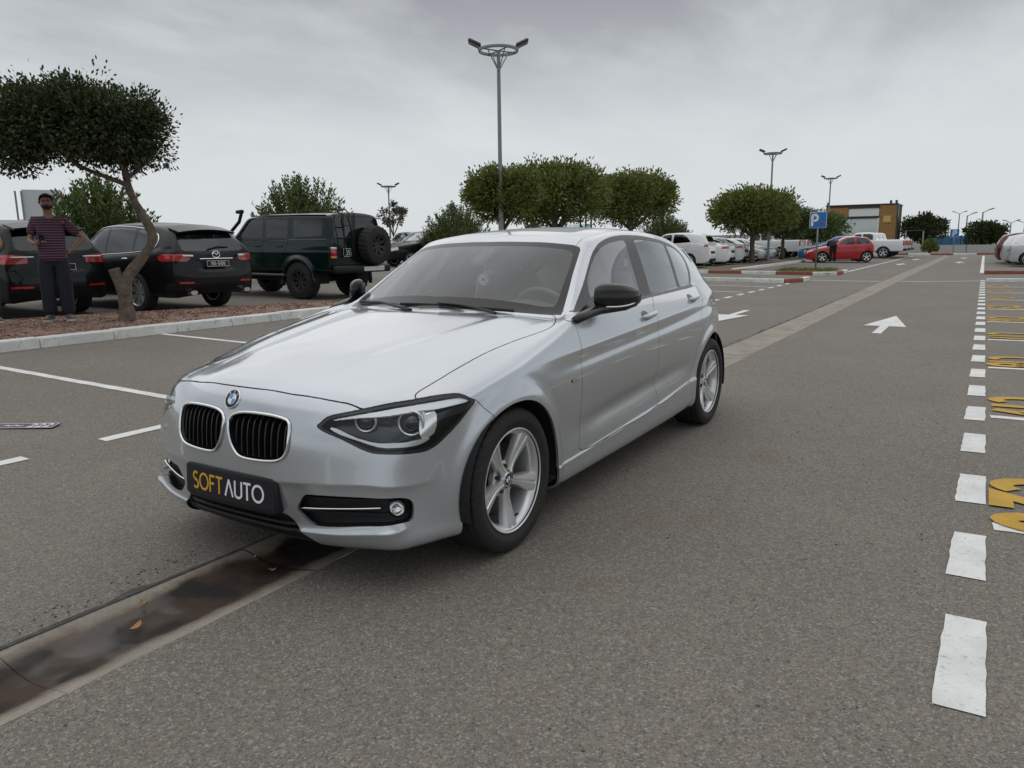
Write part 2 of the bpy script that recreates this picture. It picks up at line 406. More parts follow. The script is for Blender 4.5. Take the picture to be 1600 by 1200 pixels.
# ------------------------------------------------------------------ materials
MATS = {}
def nodes_of(m): return m.node_tree.nodes, m.node_tree.links
def mat(name, base=(.5, .5, .5), rough=.5, metal=0.0, coat=0.0, coat_rough=.03, spec=.5, emit=None, emit_str=0, trans=0, ior=1.5, noise=None, bump=None, sheen=0):
    """principled material; noise=(scale, amount, second colour) mottles the colour, bump=(scale, distance)"""
    if name in MATS: return MATS[name]
    m = bpy.data.materials.new(name); m.use_nodes = True; MATS[name] = m
    nd, lk = nodes_of(m); b = nd['Principled BSDF']
    b.inputs['Base Color'].default_value = (*base, 1); b.inputs['Roughness'].default_value = rough; b.inputs['Metallic'].default_value = metal
    b.inputs['Coat Weight'].default_value = coat; b.inputs['Coat Roughness'].default_value = coat_rough
    b.inputs['Specular IOR Level'].default_value = spec; b.inputs['IOR'].default_value = ior
    b.inputs['Transmission Weight'].default_value = trans
    if sheen: b.inputs['Sheen Weight'].default_value = sheen
    if emit: b.inputs['Emission Color'].default_value = (*emit, 1); b.inputs['Emission Strength'].default_value = emit_str
    tc = None
    if noise or bump:
        tc = nd.new('ShaderNodeTexCoord')
    if noise:
        sc, amt, c2 = noise
        n = nd.new('ShaderNodeTexNoise'); n.inputs['Scale'].default_value = sc; n.inputs['Detail'].default_value = 6; n.inputs['Roughness'].default_value = .6
        lk.new(tc.outputs['Object'], n.inputs['Vector'])
        r = nd.new('ShaderNodeMapRange'); r.inputs['From Min'].default_value = .35; r.inputs['From Max'].default_value = .65; r.inputs['To Max'].default_value = amt
        lk.new(n.outputs['Fac'], r.inputs[0])
        mx = nd.new('ShaderNodeMix'); mx.data_type = 'RGBA'; mx.inputs[6].default_value = (*base, 1); mx.inputs[7].default_value = (*c2, 1)
        lk.new(r.outputs[0], mx.inputs[0]); lk.new(mx.outputs[2], b.inputs['Base Color'])
    if bump:
        sc, dist = bump
        n = nd.new('ShaderNodeTexNoise'); n.inputs['Scale'].default_value = sc; n.inputs['Detail'].default_value = 5
        lk.new(tc.outputs['Object'], n.inputs['Vector'])
        bp = nd.new('ShaderNodeBump'); bp.inputs['Strength'].default_value = .6; bp.inputs['Distance'].default_value = dist
        lk.new(n.outputs['Fac'], bp.inputs['Height']); lk.new(bp.outputs[0], b.inputs['Normal'])
    return m

def glass_mat(name, tint=(.85, .9, .9), refl=1.0, rough=.0, haze=0.0, haze_col=(.5, .52, .53)):
    """a thin pane: see-through with a Fresnel reflection and a painted pale haze for the veil of reflected sky"""
    if name in MATS: return MATS[name]
    m = bpy.data.materials.new(name); m.use_nodes = True; MATS[name] = m
    nd, lk = nodes_of(m); nd.clear()
    out = nd.new('ShaderNodeOutputMaterial'); tr = nd.new('ShaderNodeBsdfTransparent'); tr.inputs[0].default_value = (*tint, 1)
    gl = nd.new('ShaderNodeBsdfGlossy'); gl.inputs['Roughness'].default_value = rough; gl.inputs[0].default_value = (.95, .97, 1, 1)
    fr = nd.new('ShaderNodeFresnel'); fr.inputs[0].default_value = 1.52
    mu = nd.new('ShaderNodeMath'); mu.operation = 'MULTIPLY'; mu.use_clamp = True; mu.inputs[1].default_value = 1.75 * refl; lk.new(fr.outputs[0], mu.inputs[0])
    mx = nd.new('ShaderNodeMixShader'); lk.new(mu.outputs[0], mx.inputs[0]); lk.new(tr.outputs[0], mx.inputs[1]); lk.new(gl.outputs[0], mx.inputs[2])
    last = mx
    if haze:
        df = nd.new('ShaderNodeBsdfDiffuse'); df.inputs[0].default_value = (*haze_col, 1)
        tc = nd.new('ShaderNodeTexCoord'); n = nd.new('ShaderNodeTexNoise'); n.inputs['Scale'].default_value = 3.5; n.inputs['Detail'].default_value = 6; n.inputs['Roughness'].default_value = .65
        lk.new(tc.outputs['Object'], n.inputs['Vector'])
        r = nd.new('ShaderNodeMapRange'); r.inputs['From Min'].default_value = .3; r.inputs['From Max'].default_value = .7; r.inputs['To Min'].default_value = haze * .75; r.inputs['To Max'].default_value = haze * 1.25
        lk.new(n.outputs['Fac'], r.inputs[0])
        m2 = nd.new('ShaderNodeMixShader'); lk.new(r.outputs[0], m2.inputs[0]); lk.new(mx.outputs[0], m2.inputs[1]); lk.new(df.outputs[0], m2.inputs[2]); last = m2
    lk.new(last.outputs[0], out.inputs[0])
    return m

def car_paint(name, base, metal=.0, rough=.35, flake=0.0, coat=1.0, dust=0.0):
    if name in MATS: return MATS[name]
    m = mat(name, base, rough, metal, coat, .02, spec=.5 if metal > .2 else .12)
    nd, lk = nodes_of(m); b = nd['Principled BSDF']
    tc = nd.new('ShaderNodeTexCoord')
    if flake:
        v = nd.new('ShaderNodeTexNoise'); v.inputs['Scale'].default_value = 420; v.inputs['Detail'].default_value = 2
        lk.new(tc.outputs['Object'], v.inputs['Vector'])
        r = nd.new('ShaderNodeMapRange'); r.inputs['From Min'].default_value = .35; r.inputs['From Max'].default_value = .65; r.inputs['To Min'].default_value = 1 - flake; r.inputs['To Max'].default_value = 1 + flake; lk.new(v.outputs['Fac'], r.inputs[0])
        s = nd.new('ShaderNodeVectorMath'); s.operation = 'SCALE'; s.inputs[0].default_value = base; lk.new(r.outputs[0], s.inputs['Scale'])
        lk.new(s.outputs[0], b.inputs['Base Color'])
    if dust:
        n = nd.new('ShaderNodeTexNoise'); n.inputs['Scale'].default_value = 5; n.inputs['Detail'].default_value = 8; n.inputs['Roughness'].default_value = .7
        lk.new(tc.outputs['Object'], n.inputs['Vector'])
        r = nd.new('ShaderNodeMapRange'); r.inputs['From Min'].default_value = .3; r.inputs['From Max'].default_value = .7; r.inputs['To Min'].default_value = rough * .8; r.inputs['To Max'].default_value = rough * (1 + dust); lk.new(n.outputs['Fac'], r.inputs[0])
        lk.new(r.outputs[0], b.inputs['Roughness'])
    return m

# ------------------------------------------------------------------ objects
def tag(o, label=None, cat=None, group=None, kind=None):
    if label: o['label'] = label
    if cat: o['category'] = cat
    if group: o['group'] = group
    if kind: o['kind'] = kind
    return o
def link(name, data, parent=None, loc=None, rotz=None):
    o = bpy.data.objects.new(name, data); COL.objects.link(o)
    if parent is not None: o.parent = parent
    if loc is not None: o.location = loc
    if rotz is not None: o.rotation_euler = (0, 0, rotz)
    return o
def thing(name, label, cat, loc=(0, 0, 0), rotz=0, group=None):
    o = link(name, None, None, loc, rotz); o.empty_display_size = .2
    return tag(o, label, cat, group)
def copy_tree(o, parent=None, loc=None, rotz=None, label=None):
    c = o.copy(); COL.objects.link(c)
    if parent is not None: c.parent = parent
    if loc is not None: c.location = loc
    if rotz is not None: c.rotation_euler = (0, 0, rotz)
    if label: c['label'] = label
    for ch in list(o.children): copy_tree(ch, c)
    return c
def mesh_geo(name, V, T, m, parent=None, N=None, smooth=True):
    """numpy triangles -> object, with the surface's own normals when given"""
    me = bpy.data.meshes.new(name)
    V = np.asarray(V, np.float32); T = np.asarray(T, np.int32)
    me.vertices.add(len(V)); me.vertices.foreach_set('co', V.ravel())
    k = T.shape[1]
    me.loops.add(T.size); me.loops.foreach_set('vertex_index', T.ravel())
    me.polygons.add(len(T)); me.polygons.foreach_set('loop_start', np.arange(0, T.size, k, dtype=np.int32))
    me.update(calc_edges=True); me.validate()
    if smooth: me.shade_smooth()
    if N is not None and len(N) == len(me.vertices):
        me.normals_split_custom_set_from_vertices(np.asarray(N, np.float32))
    me.materials.append(m)
    return link(name, me, parent)

class MB:
    """collects simple solids into one mesh"""
    def __init__(s): s.v = []; s.f = []
    def add(s, v, f):
        o = len(s.v); s.v += [tuple(map(float, p)) for p in v]; s.f += [tuple(i + o for i in q) for q in f]; return s
    def box(s, c, d, rot=None, bev=0):
        x, y, z = d[0] / 2, d[1] / 2, d[2] / 2
        if bev:
            b = min(bev, x * .9, y * .9, z * .9); P = []
            for sx in (-1, 1):
                for sy in (-1, 1):
                    for sz in (-1, 1):
                        P += [(sx * x, sy * (y - b), sz * (z - b)), (sx * (x - b), sy * y, sz * (z - b)), (sx * (x - b), sy * (y - b), sz * z)]
            bm = bmesh.new(); vs = [bm.verts.new(p) for p in P]; bmesh.ops.convex_hull(bm, input=vs)
            bm.verts.index_update()
            v = [tuple(w.co) for w in bm.verts]; f = [tuple(w.index for w in q.verts) for q in bm.faces]; bm.free()
        else:
            v = [(a * x, b_ * y, c_ * z) for a in (-1, 1) for b_ in (-1, 1) for c_ in (-1, 1)]
            f = [(0, 1, 3, 2), (4, 6, 7, 5), (0, 4, 5, 1), (2, 3, 7, 6), (0, 2, 6, 4), (1, 5, 7, 3)]
        if rot is not None:
            R = rot if isinstance(rot, Matrix) else Euler(rot).to_matrix()
            v = [tuple(R @ Vector(p)) for p in v]
        return s.add([(p[0] + c[0], p[1] + c[1], p[2] + c[2]) for p in v], f)
    def tube(s, pts, r, n=8, cap=True, flat=None, closed=False):
        """sweep a circle (flat=(a,b): ellipse radii factors) along points; r scalar or list"""
        P = [Vector(p) for p in pts]; m = len(P); o = len(s.v); ring = []
        up = None
        for i, p in enumerate(P):
            if closed: t = (P[(i + 1) % m] - P[i - 1])
            else: t = (P[min(i + 1, m - 1)] - P[max(i - 1, 0)])
            t = t.normalized() if t.length > 1e-9 else Vector((0, 0, 1))
            if up is None:
                up = Vector((0, 0, 1)) if abs(t.z) < .9 else Vector((1, 0, 0))
            a = t.cross(up)
            if a.length < 1e-6: a = t.cross(Vector((0, 1, .3)))
            a.normalize(); b = a.cross(t).normalized(); up = b
            ri = r[i] if hasattr(r, '__len__') else r
            fa, fb = flat or (1, 1)
            for k in range(n):
                w = 2 * math.pi * k / n
                ring.append(tuple(p + a * (math.cos(w) * ri * fa) + b * (math.sin(w) * ri * fb)))
        f = []
        for i in range(m if closed else m - 1):
            j = (i + 1) % m
            for k in range(n): f.append((i * n + k, i * n + (k + 1) % n, j * n + (k + 1) % n, j * n + k))
        if cap and not closed:
            f.append(tuple(range(n))[::-1]); f.append(tuple((m - 1) * n + k for k in range(n)))
        return s.add(ring, f)
    def lathe(s, prof, n=24, axis='z', c=(0, 0, 0), a0=0, a1=2 * math.pi, capped=False):
        """prof: (radius, height) pairs"""
        full = abs(a1 - a0 - 2 * math.pi) < 1e-6; cnt = n if full else n + 1; v = []
        for r, h in prof:
            for k in range(cnt):
                w = a0 + (a1 - a0) * k / n; x, y = r * math.cos(w), r * math.sin(w)
                p = {'z': (x, y, h), 'y': (x, h, -y), 'x': (h, x, y)}[axis]
                v.append((p[0] + c[0], p[1] + c[1], p[2] + c[2]))
        f = []
        for i in range(len(prof) - 1):
            for k in range(n):
                k2 = (k + 1) % cnt
                f.append((i * cnt + k, i * cnt + k2, (i + 1) * cnt + k2, (i + 1) * cnt + k))
        if capped and full:
            f.append(tuple(range(cnt))[::-1]); f.append(tuple((len(prof) - 1) * cnt + k for k in range(cnt)))
        return s.add(v, f)
    def prism(s, poly, h0, h1, plane='xy', c=(0, 0, 0)):
        """extruded polygon"""
        n = len(poly); v = []
        for h in (h0, h1):
            for a, b in poly:
                p = {'xy': (a, b, h), 'xz': (a, h, b), 'yz': (h, a, b)}[plane]
                v.append((p[0] + c[0], p[1] + c[1], p[2] + c[2]))
        f = [tuple(range(n))[::-1], tuple(range(n, 2 * n))] + [(i, (i + 1) % n, n + (i + 1) % n, n + i) for i in range(n)]
        return s.add(v, f)
    def ribbon(s, pts, w, origin, ux, uy, un, t=.001):
        """flat stroke of width w along 2-D points laid in a plane: for lettering"""
        P = [Vector((p[0], p[1])) for p in pts]; m = len(P); L = []; R = []
        for i, p in enumerate(P):
            t1 = (P[i] - P[i - 1]).normalized() if i else (P[1] - P[0]).normalized()
            t2 = (P[i + 1] - P[i]).normalized() if i < m - 1 else t1
            tt = (t1 + t2)
            tt = tt.normalized() if tt.length > 1e-6 else t2
            nn = Vector((-tt.y, tt.x)); k = w / 2 / max(.5, nn.dot(Vector((-t1.y, t1.x))))
            L.append(p + nn * k); R.append(p - nn * k)
        O, X, Y, Z = Vector(origin), Vector(ux), Vector(uy), Vector(un)
        v = [tuple(O + X * p.x + Y * p.y + Z * t) for p in L] + [tuple(O + X * p.x + Y * p.y + Z * t) for p in R]
        f = [(i, m + i, m + i + 1, i + 1) for i in range(m - 1)]
        return s.add(v, f)
    def build(s, name, m, parent=None, smooth=False, loc=None, fix=True, ang=None):
        me = bpy.data.meshes.new(name); me.from_pydata(s.v, [], s.f); me.validate()
        if fix:
            bm = bmesh.new(); bm.from_mesh(me); bmesh.ops.recalc_face_normals(bm, faces=bm.faces); bm.to_mesh(me); bm.free()
        if smooth: me.shade_smooth()
        if ang is not None:
            me.shade_smooth(); me.set_sharp_from_angle(angle=math.radians(ang))
        me.materials.append(m)
        return link(name, me, parent, loc)
def xf(v, f):
    return [f(p) for p in v]

# stroke font: letters on a 0..1 high, variable width grid
def arc_pts(cx, cy, rx, ry, a0, a1, n=14):
    return [(cx + rx * math.cos(math.radians(a0 + (a1 - a0) * k / n)), cy + ry * math.sin(math.radians(a0 + (a1 - a0) * k / n))) for k in range(n + 1)]
GLYPH = {
 'S': (.50, [arc_pts(.25, .745, .2, .215, 40, 270, 12) + arc_pts(.25, .265, .22, .235, 90, -140, 12)]),
 'O': (.80, [arc_pts(.4, .5, .36, .46, 90, 450, 28)]),
 'F': (.46, [[(.06, 0), (.06, 1)], [(.02, .955), (.44, .955)], [(.06, .52), (.40, .52)]]),
 'T': (.52, [[(.26, 0), (.26, .96)], [(0, .955), (.52, .955)]]),
 'Λ': (.62, [[(.02, 0), (.30, .98)], [(.30, .98), (.60, 0)]]),
 'U': (.60, [[(.06, 1), (.06, .3)] + arc_pts(.30, .28, .24, .24, 180, 360, 12) + [(.54, 1)]]),
 'C': (.60, [arc_pts(.36, .5, .30, .44, 50, 310, 20)]),
 'G': (.64, [arc_pts(.36, .5, .30, .44, 50, 340, 20) + [(.64, .46), (.42, .46)]]),
 '0': (.58, [arc_pts(.29, .5, .24, .44, 90, 450, 22)]),
 '1': (.30, [[(.04, .78), (.2, .96), (.2, 0)]]),
 '2': (.56, [arc_pts(.28, .72, .23, .24, 165, -30, 12) + [(.06, .05), (.54, .05)]]),
 '3': (.54, [arc_pts(.25, .73, .2, .22, 140, -80, 10) + arc_pts(.25, .27, .23, .24, 80, -140, 10)]),
 '4': (.58, [[(.42, 0), (.42, .96), (.04, .3), (.56, .3)]]),
 '5': (.54, [[(.48, .94), (.12, .94), (.09, .55)] + arc_pts(.26, .30, .22, .26, 110, -140, 12)]),
 '6': (.56, [[(.42, .95), (.14, .55)] + arc_pts(.28, .29, .22, .25, 150, -210, 16)]),
 '7': (.52, [[(.03, .94), (.5, .94), (.2, 0)]]),
 '8': (.54, [arc_pts(.27, .73, .19, .21, 90, 450, 16), arc_pts(.27, .27, .22, .24, 90, 450, 16)]),
 '9': (.56, [arc_pts(.28, .69, .22, .25, -30, 330, 18) + [(.44, .5), (.16, .03)]]),
 'P': (.58, [[(.08, 0), (.08, .95)], [(.02, .93), (.3, .93)] + arc_pts(.3, .69, .22, .24, 90, -90, 10) + [(.08, .45)]]),
 'H': (.56, [[(.06, 0), (.06, 1)], [(.5, 0), (.5, 1)], [(.06, .5), (.5, .5)]]),
 'B': (.54, [[(.06, 0), (.06, 1)], [(.06, .95), (.26, .95)] + arc_pts(.26, .735, .18, .215, 90, -90, 8) + [(.06, .52)], [(.06, .52), (.26, .52)] + arc_pts(.26, .28, .22, .24, 90, -90, 8) + [(.06, .04)]]),
 'M': (.70, [[(.05, 0), (.05, .96), (.35, .3), (.65, .96), (.65, 0)]]),
 'W': (.84, [[(.02, 1), (.22, .04), (.42, .9), (.62, .04), (.82, 1)]]),
 'N': (.58, [[(.06, 0), (.06, .96), (.52, .04), (.52, 1)]]),
 'A': (.60, [[(.02, 0), (.30, .98), (.58, 0)], [(.12, .32), (.48, .32)]]),
 '-': (.4, [[(.06, .5), (.34, .5)]]), ' ': (.3, []),
}
def text_strokes(mb, txt, h, w, origin, ux, uy, un, gap=.12, t=.001, sx=1.0, align='l'):
    """lay stroke lettering; h letter height, w stroke width; returns the width used"""
    tot = sum(GLYPH[c][0] * sx + gap for c in txt) * h - gap * h
    x = 0 if align == 'l' else -tot / 2
    for c in txt:
        gw, st = GLYPH[c]
        for line in st: mb.ribbon([(x + p[0] * h * sx, p[1] * h) for p in line], w, origin, ux, uy, un, t)
        x += (gw * sx + gap) * h
    return tot
# ------------------------------------------------------------------ shared car materials
M_RUBBER = mat('tyre_rubber', (.022, .022, .023), .75, spec=.3, noise=(9, .5, (.036, .034, .031)))
M_RIM = mat('alloy_rim', (.66, .665, .675), .30, .65, coat=.4)
M_CHROME = mat('chrome', (.82, .83, .84), .10, 1.0)
M_SATIN = mat('satin_metal', (.62, .63, .64), .28, 1.0)
M_BLACKG = mat('black_gloss', (.010, .010, .011), .15, 0, spec=.45)
M_BLACKP = mat('black_plastic', (.014, .014, .016), .5, spec=.3)
M_TRIM = mat('dark_trim', (.035, .033, .035), .35)
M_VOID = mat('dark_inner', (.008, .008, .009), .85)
M_FRIT = mat('black_glass_border', (.035, .034, .036), .22, 0, spec=.25)
M_DISC = mat('brake_disc', (.06, .058, .055), .5, .6)
M_WHITE = mat('white_plastic', (.78, .79, .80), .35)
M_LENS = glass_mat('lamp_lens', (.96, .98, .99), .30)
M_WSG = glass_mat('windscreen_glass', (.96, .985, .98), .70, haze=.06, haze_col=(.60, .63, .63))
M_SIDEG = glass_mat('side_window_glass', (.80, .87, .88), 1.15, haze=.04, haze_col=(.50, .56, .58))
M_PRIVG = glass_mat('dark_window_glass', (.30, .34, .34), 1.2, haze=.05)
M_SEAT = mat('grey_seat_cloth', (.24, .24, .245), .9)
M_DASH = mat('dashboard_plastic', (.12, .12, .125), .7)
M_RED = mat('red_lamp', (.42, .012, .012), .12, coat=1.0)
M_AMBER = mat('amber_lamp', (.6, .2, .02), .15, coat=1.0)
M_BLUE = mat('roundel_blue', (.06, .28, .62), .25, coat=.8)
M_PAINT = car_paint('silver_paint', (.51, .54, .58), metal=.72, rough=.25, flake=.07, coat=1.0, dust=0)

def S2(P): P = np.asarray(P, float); return np.stack([(P[:, 1] - P[:, 0]) * .70710678, P[:, 2]], 1)     # seen from the front corner
def SXZ(P): P = np.asarray(P, float); return P[:, [0, 2]]
def SYZ(P): P = np.asarray(P, float); return P[:, [1, 2]]
def SXY(P): P = np.asarray(P, float); return P[:, [0, 1]]
def SWS(P): P = np.asarray(P, float); return np.stack([P[:, 1], P[:, 0] * -.886 + P[:, 2] * .463], 1)

HEADLIGHT = [(.710, .429, .656), (.699, .440, .672), (.676, .465, .695), (.619, .547, .714), (.541, .622, .731), (.455, .682, .738), (.373, .732, .745), (.313, .773, .746), (.290, .794, .741), (.269, .817, .725), (.245, .826, .708),
             (.281, .823, .680), (.345, .809, .629), (.417, .785, .577), (.458, .773, .557), (.496, .760, .550), (.556, .734, .553), (.606, .691, .558), (.640, .634, .563), (.660, .588, .581), (.685, .525, .613), (.705, .461, .637)]
BROW = [(.684, .465, .680), (.627, .554, .700), (.521, .659, .720), (.393, .745, .731), (.314, .790, .735), (.293, .807, .729), (.269, .821, .714), (.352, .795, .708), (.411, .765, .705), (.469, .724, .706), (.568, .644, .695), (.630, .561, .690), (.671, .493, .682)]
LOWSTRIP = [(.696, .470, .653), (.685, .494, .654), (.657, .577, .617), (.624, .644, .599), (.592, .692, .600), (.549, .730, .595), (.486, .759, .597), (.449, .773, .597), (.474, .765, .582), (.520, .748, .575), (.586, .707, .580), (.627, .646, .585), (.657, .582, .607), (.685, .514, .630)]
KIDNEY = [(.008, .640), (.013, .655), (.030, .674), (.071, .687), (.143, .692), (.236, .690), (.297, .681), (.318, .670), (.329, .650), (.332, .608), (.327, .561), (.309, .531), (.275, .514), (.209, .506), (.131, .504), (.077, .510), (.046, .533), (.024, .569), (.012, .610)]
FOG = [(.753, .344, .330), (.753, .354, .355), (.751, .381, .390), (.745, .411, .398), (.707, .522, .399), (.662, .624, .397), (.603, .712, .394), (.565, .734, .383), (.548, .742, .364), (.546, .744, .337), (.555, .746, .306), (.573, .742, .296), (.616, .717, .296), (.669, .623, .288), (.709, .514, .278), (.733, .423, .274), (.741, .386, .286), (.748, .356, .312)]
HOOD = [(.700, -.05), (.700, .0), (.697, .110), (.685, .258), (.668, .344), (.646, .438), (.621, .511), (.613, .540), (.600, .575), (.541, .635), (.455, .690), (.432, .676), (.401, .672), (.340, .679), (.275, .686), (.212, .690), (.098, .700), (-.067, .716), (-.233, .741), (-.378, .774), (-.459, .782), (-.538, .760), (-.66, .690), (-.645, .62), (-.58, .45), (-.50, .22), (-.462, 0), (-.462, -.05)]
WS_OUT = [(-.470, -.1, .985), (-.470, 0, .985), (-.510, .22, .98), (-.59, .45, .97), (-.655, .63, .955), (-.690, .715, .955), (-.706, .708, .971), (-.761, .692, 1.003), (-.994, .623, 1.162), (-1.174, .574, 1.277), (-1.196, .559, 1.293), (-1.197, .519, 1.306), (-1.174, .435, 1.316), (-1.141, .255, 1.327), (-1.122, 0, 1.328), (-1.122, -.1, 1.328)]
WS_IN = [(-.575, -.1, 1.045), (-.575, 0, 1.045), (-.605, .22, 1.035), (-.665, .45, 1.012), (-.705, .59, .990), (-.728, .645, .995), (-.752, .650, 1.012), (-1.02, .588, 1.187), (-1.128, .553, 1.258), (-1.142, .535, 1.270), (-1.140, .50, 1.280), (-1.125, .44, 1.288), (-1.085, .24, 1.300), (-1.066, 0, 1.304), (-1.066, -.1, 1.304)]
DLO = [(-.605, .938), (-.66, .957), (-.747, .983), (-.888, 1.056), (-.998, 1.120), (-1.125, 1.199), (-1.241, 1.270), (-1.336, 1.313), (-1.46, 1.341), (-1.592, 1.357), (-1.751, 1.362), (-1.963, 1.358), (-2.166, 1.345), (-2.396, 1.323), (-2.599, 1.293), (-2.740, 1.250), (-2.790, 1.192), (-2.762, 1.130), (-2.686, 1.067), (-2.591, 1.018), (-2.565, 1.004), (-2.12, .996), (-1.66, .987), (-1.526, .982), (-1.0, .962), (-.70, .948)]
GLASS_F = [(-.935, .986), (-.955, 1.045), (-1.020, 1.117), (-1.138, 1.192), (-1.24, 1.250), (-1.331, 1.289), (-1.447, 1.314), (-1.573, 1.327), (-1.662, 1.329), (-1.628, 1.232), (-1.598, 1.106), (-1.565, 1.004)]
GLASS_R = [(-1.804, 1.332), (-2.013, 1.327), (-2.231, 1.314), (-2.345, 1.300), (-2.262, 1.015), (-1.740, 1.005), (-1.777, 1.16)]
GLASS_Q = [(-2.405, 1.292), (-2.520, 1.281), (-2.610, 1.264), (-2.700, 1.232), (-2.728, 1.180), (-2.680, 1.107), (-2.565, 1.024), (-2.325, 1.018)]
DOOR_F = [(-.628, .972), (-.614, .937), (-.614, .913), (-.612, .882), (-.602, .84), (-.590, .783), (-.588, .693), (-.596, .577), (-.598, .48), (-.602, .382), (-.618, .300), (-1.081, .309), (-1.623, .336), (-1.617, .46), (-1.612, .56), (-1.610, .703), (-1.606, .771), (-1.616, .87), (-1.632, .93), (-1.665, 1.03)]
DOOR_R = [(-1.665, 1.03), (-1.632, .93), (-1.616, .87), (-1.606, .771), (-1.610, .703), (-1.612, .56), (-1.617, .46), (-1.623, .336), (-2.0, .366), (-2.215, .388), (-2.232, .403), (-2.299, .484), (-2.358, .596), (-2.402, .683), (-2.415, .735), (-2.419, .799), (-2.470, .890), (-2.560, .947), (-2.590, 1.03)]
INTAKE = [(-.05, .312), (.262, .308), (.293, .300), (.318, .281), (.338, .256), (.352, .240), (.372, .222), (.40, .19), (.40, .05), (-.05, .05)]
REARWIN = [(-.1, 1.22), (.36, 1.20), (.45, 1.14), (.50, 1.04), (.44, 1.0), (-.1, .98)]
TAIL = [(.20, .88), (.22, .80), (.45, .78), (.62, .80), (.86, .86), (.93, .92), (.90, .955), (.60, .965), (.30, .955)]

def hatch_surf(levels=4):
    V, Q = cage_mesh(hatch_cage()); A, B = subdiv_half(V, Q, levels); T = quads_to_tris(A, B)
    A = hatch_shape(A, vnormals(A, T))
    s = Surf(A, T)
    cutp = lambda proj, poly: (lambda P: sdf_poly(proj(P), poly))
    def arch(xa, R):
        def f(P):
            dx, dz = P[:, 0] - xa, P[:, 2] - .315
            return np.where(dz > 0, np.hypot(dx, dz), np.abs(dx) - .04 * np.clip(-dz, 0, .2)) - R
        return f
    lowside = lambda P, N: (P[:, 1] > .55) & (P[:, 2] < .80)
    s.cut(arch(0, .352), 99, mask=lowside); s.cut(arch(-2.69, .362), 99, mask=lowside)
    wsm = lambda P, N: (N[:, 0] > .12) & (N[:, 2] > .15) & (P[:, 0] < -.40) & (P[:, 0] > -1.4) & (P[:, 2] > .93)
    s.cut(cutp(SWS, SWS(WS_OUT)), 1, mask=wsm)
    s.cut(cutp(SWS, SWS(WS_IN)), 2, only=(1,))
    sm = lambda P, N: (N[:, 1] > .22) & (P[:, 1] > .45) & (P[:, 2] > .90)
    s.cut(cutp(SXZ, smooth_poly(DLO, 3)), 3, mask=sm)
    s.cut(cutp(SXZ, round_poly(GLASS_F, .02)), 4, only=(3,)); s.cut(cutp(SXZ, round_poly(GLASS_R, .015)), 5, only=(3,)); s.cut(cutp(SXZ, round_poly(GLASS_Q, .02)), 6, only=(3,))
    fm = lambda P, N: (P[:, 0] > .15) & (P[:, 2] > .48) & (P[:, 1] > .3) & (P[:, 2] < .80)
    hl = smooth_poly(S2(HEADLIGHT), 3)
    s.cut(lambda P: sdf_poly(S2(P), hl), 10, mask=fm)
    km = lambda P, N: (P[:, 0] > .6) & (N[:, 0] > .2)
    s.cut(lambda P: sdf_poly(SYZ(P), smooth_poly(KIDNEY, 3)), 11, mask=km)
    fg = smooth_poly(S2(FOG), 3)
    s.cut(lambda P: sdf_poly(S2(P), fg), 12, mask=lambda P, N: (P[:, 0] > .4) & (P[:, 2] < .45) & (P[:, 1] > .25))
    s.cut(lambda P: sdf_poly(SYZ(P), round_poly(INTAKE, .015)), 13, mask=lambda P, N: (P[:, 0] > .5))
    def panel(proj, poly, lab, mask, g=.0019, only=(0,)):
        s.cut(lambda P: sdf_poly(proj(P), poly) + g, lab, only=only, mask=mask)
        s.cut(lambda P: sdf_poly(proj(P), poly) - g, 98, only=only, mask=mask)
    panel(SXY, smooth_poly(HOOD, 3), 7, lambda P, N: (N[:, 2] > .12) & (P[:, 0] > -.8) & (P[:, 2] > .6), .0024)
    BUMP = [(.10, .55), (.164, .627), (.207, .671), (.245, .712), (.30, .725), (.40, .66), (.60, .69), (.625, .80), (.95, .80), (.95, 0), (.10, 0)]
    panel(SXZ, np.array(BUMP), 8, lambda P, N: P[:, 0] > -.1, .0016)
    sd = lambda P, N: (N[:, 1] > .15) & (P[:, 1] > .5)
    panel(SXZ, smooth_poly(DOOR_F, 3), 14, sd); panel(SXZ, smooth_poly(DOOR_R, 3), 15, sd)
    ROOF = [(-1.0, -.1), (-1.0, .535), (-1.20, .535), (-1.35, .532), (-1.65, .536), (-2.05, .536), (-2.4, .52), (-2.65, .50), (-2.9, .48), (-3.20, .44), (-3.22, -.1)]
    panel(SXY, np.array(ROOF), 16, lambda P, N: (N[:, 2] > .5) & (P[:, 2] > 1.2), .0015)
    s.cut(lambda P: sdf_poly(SXY(P), round_poly([(-1.42, -.9), (-1.42, .40), (-2.15, .40), (-2.15, -.9)], .06)), 17, only=(16,))
    rm = lambda P, N: (P[:, 0] < -2.9) & (N[:, 0] < -.15)
    s.cut(lambda P: sdf_poly(SYZ(P), round_poly(REARWIN, .04)), 18, mask=rm)
    s.cut(lambda P: sdf_poly(np.stack([(P[:, 1] - P[:, 0]) * .7071 - 2.0, P[:, 2]], 1), np.array([(.70, .80), (.78, .775), (.95, .80), (.96, .95), (.86, .965), (.70, .955)])), 19, mask=lambda P, N: (P[:, 0] < -2.95) & (P[:, 1] > .3))
    # skirt, fender, quarter
    zs = lambda P: np.interp(P[:, 0], [-2.3, -1.62, -1.08, -.62, -.36], [.390, .334, .307, .293, .283])
    s.cut(lambda P: P[:, 2] - zs(P) + .0012, 20, mask=lambda P, N: (P[:, 0] < -.3) & (P[:, 0] > -2.4) & (P[:, 2] < .5))
    s.cut(lambda P: -.66 - P[:, 0], 21)                     # label 0 with x > -.66 becomes the front wing
    return s

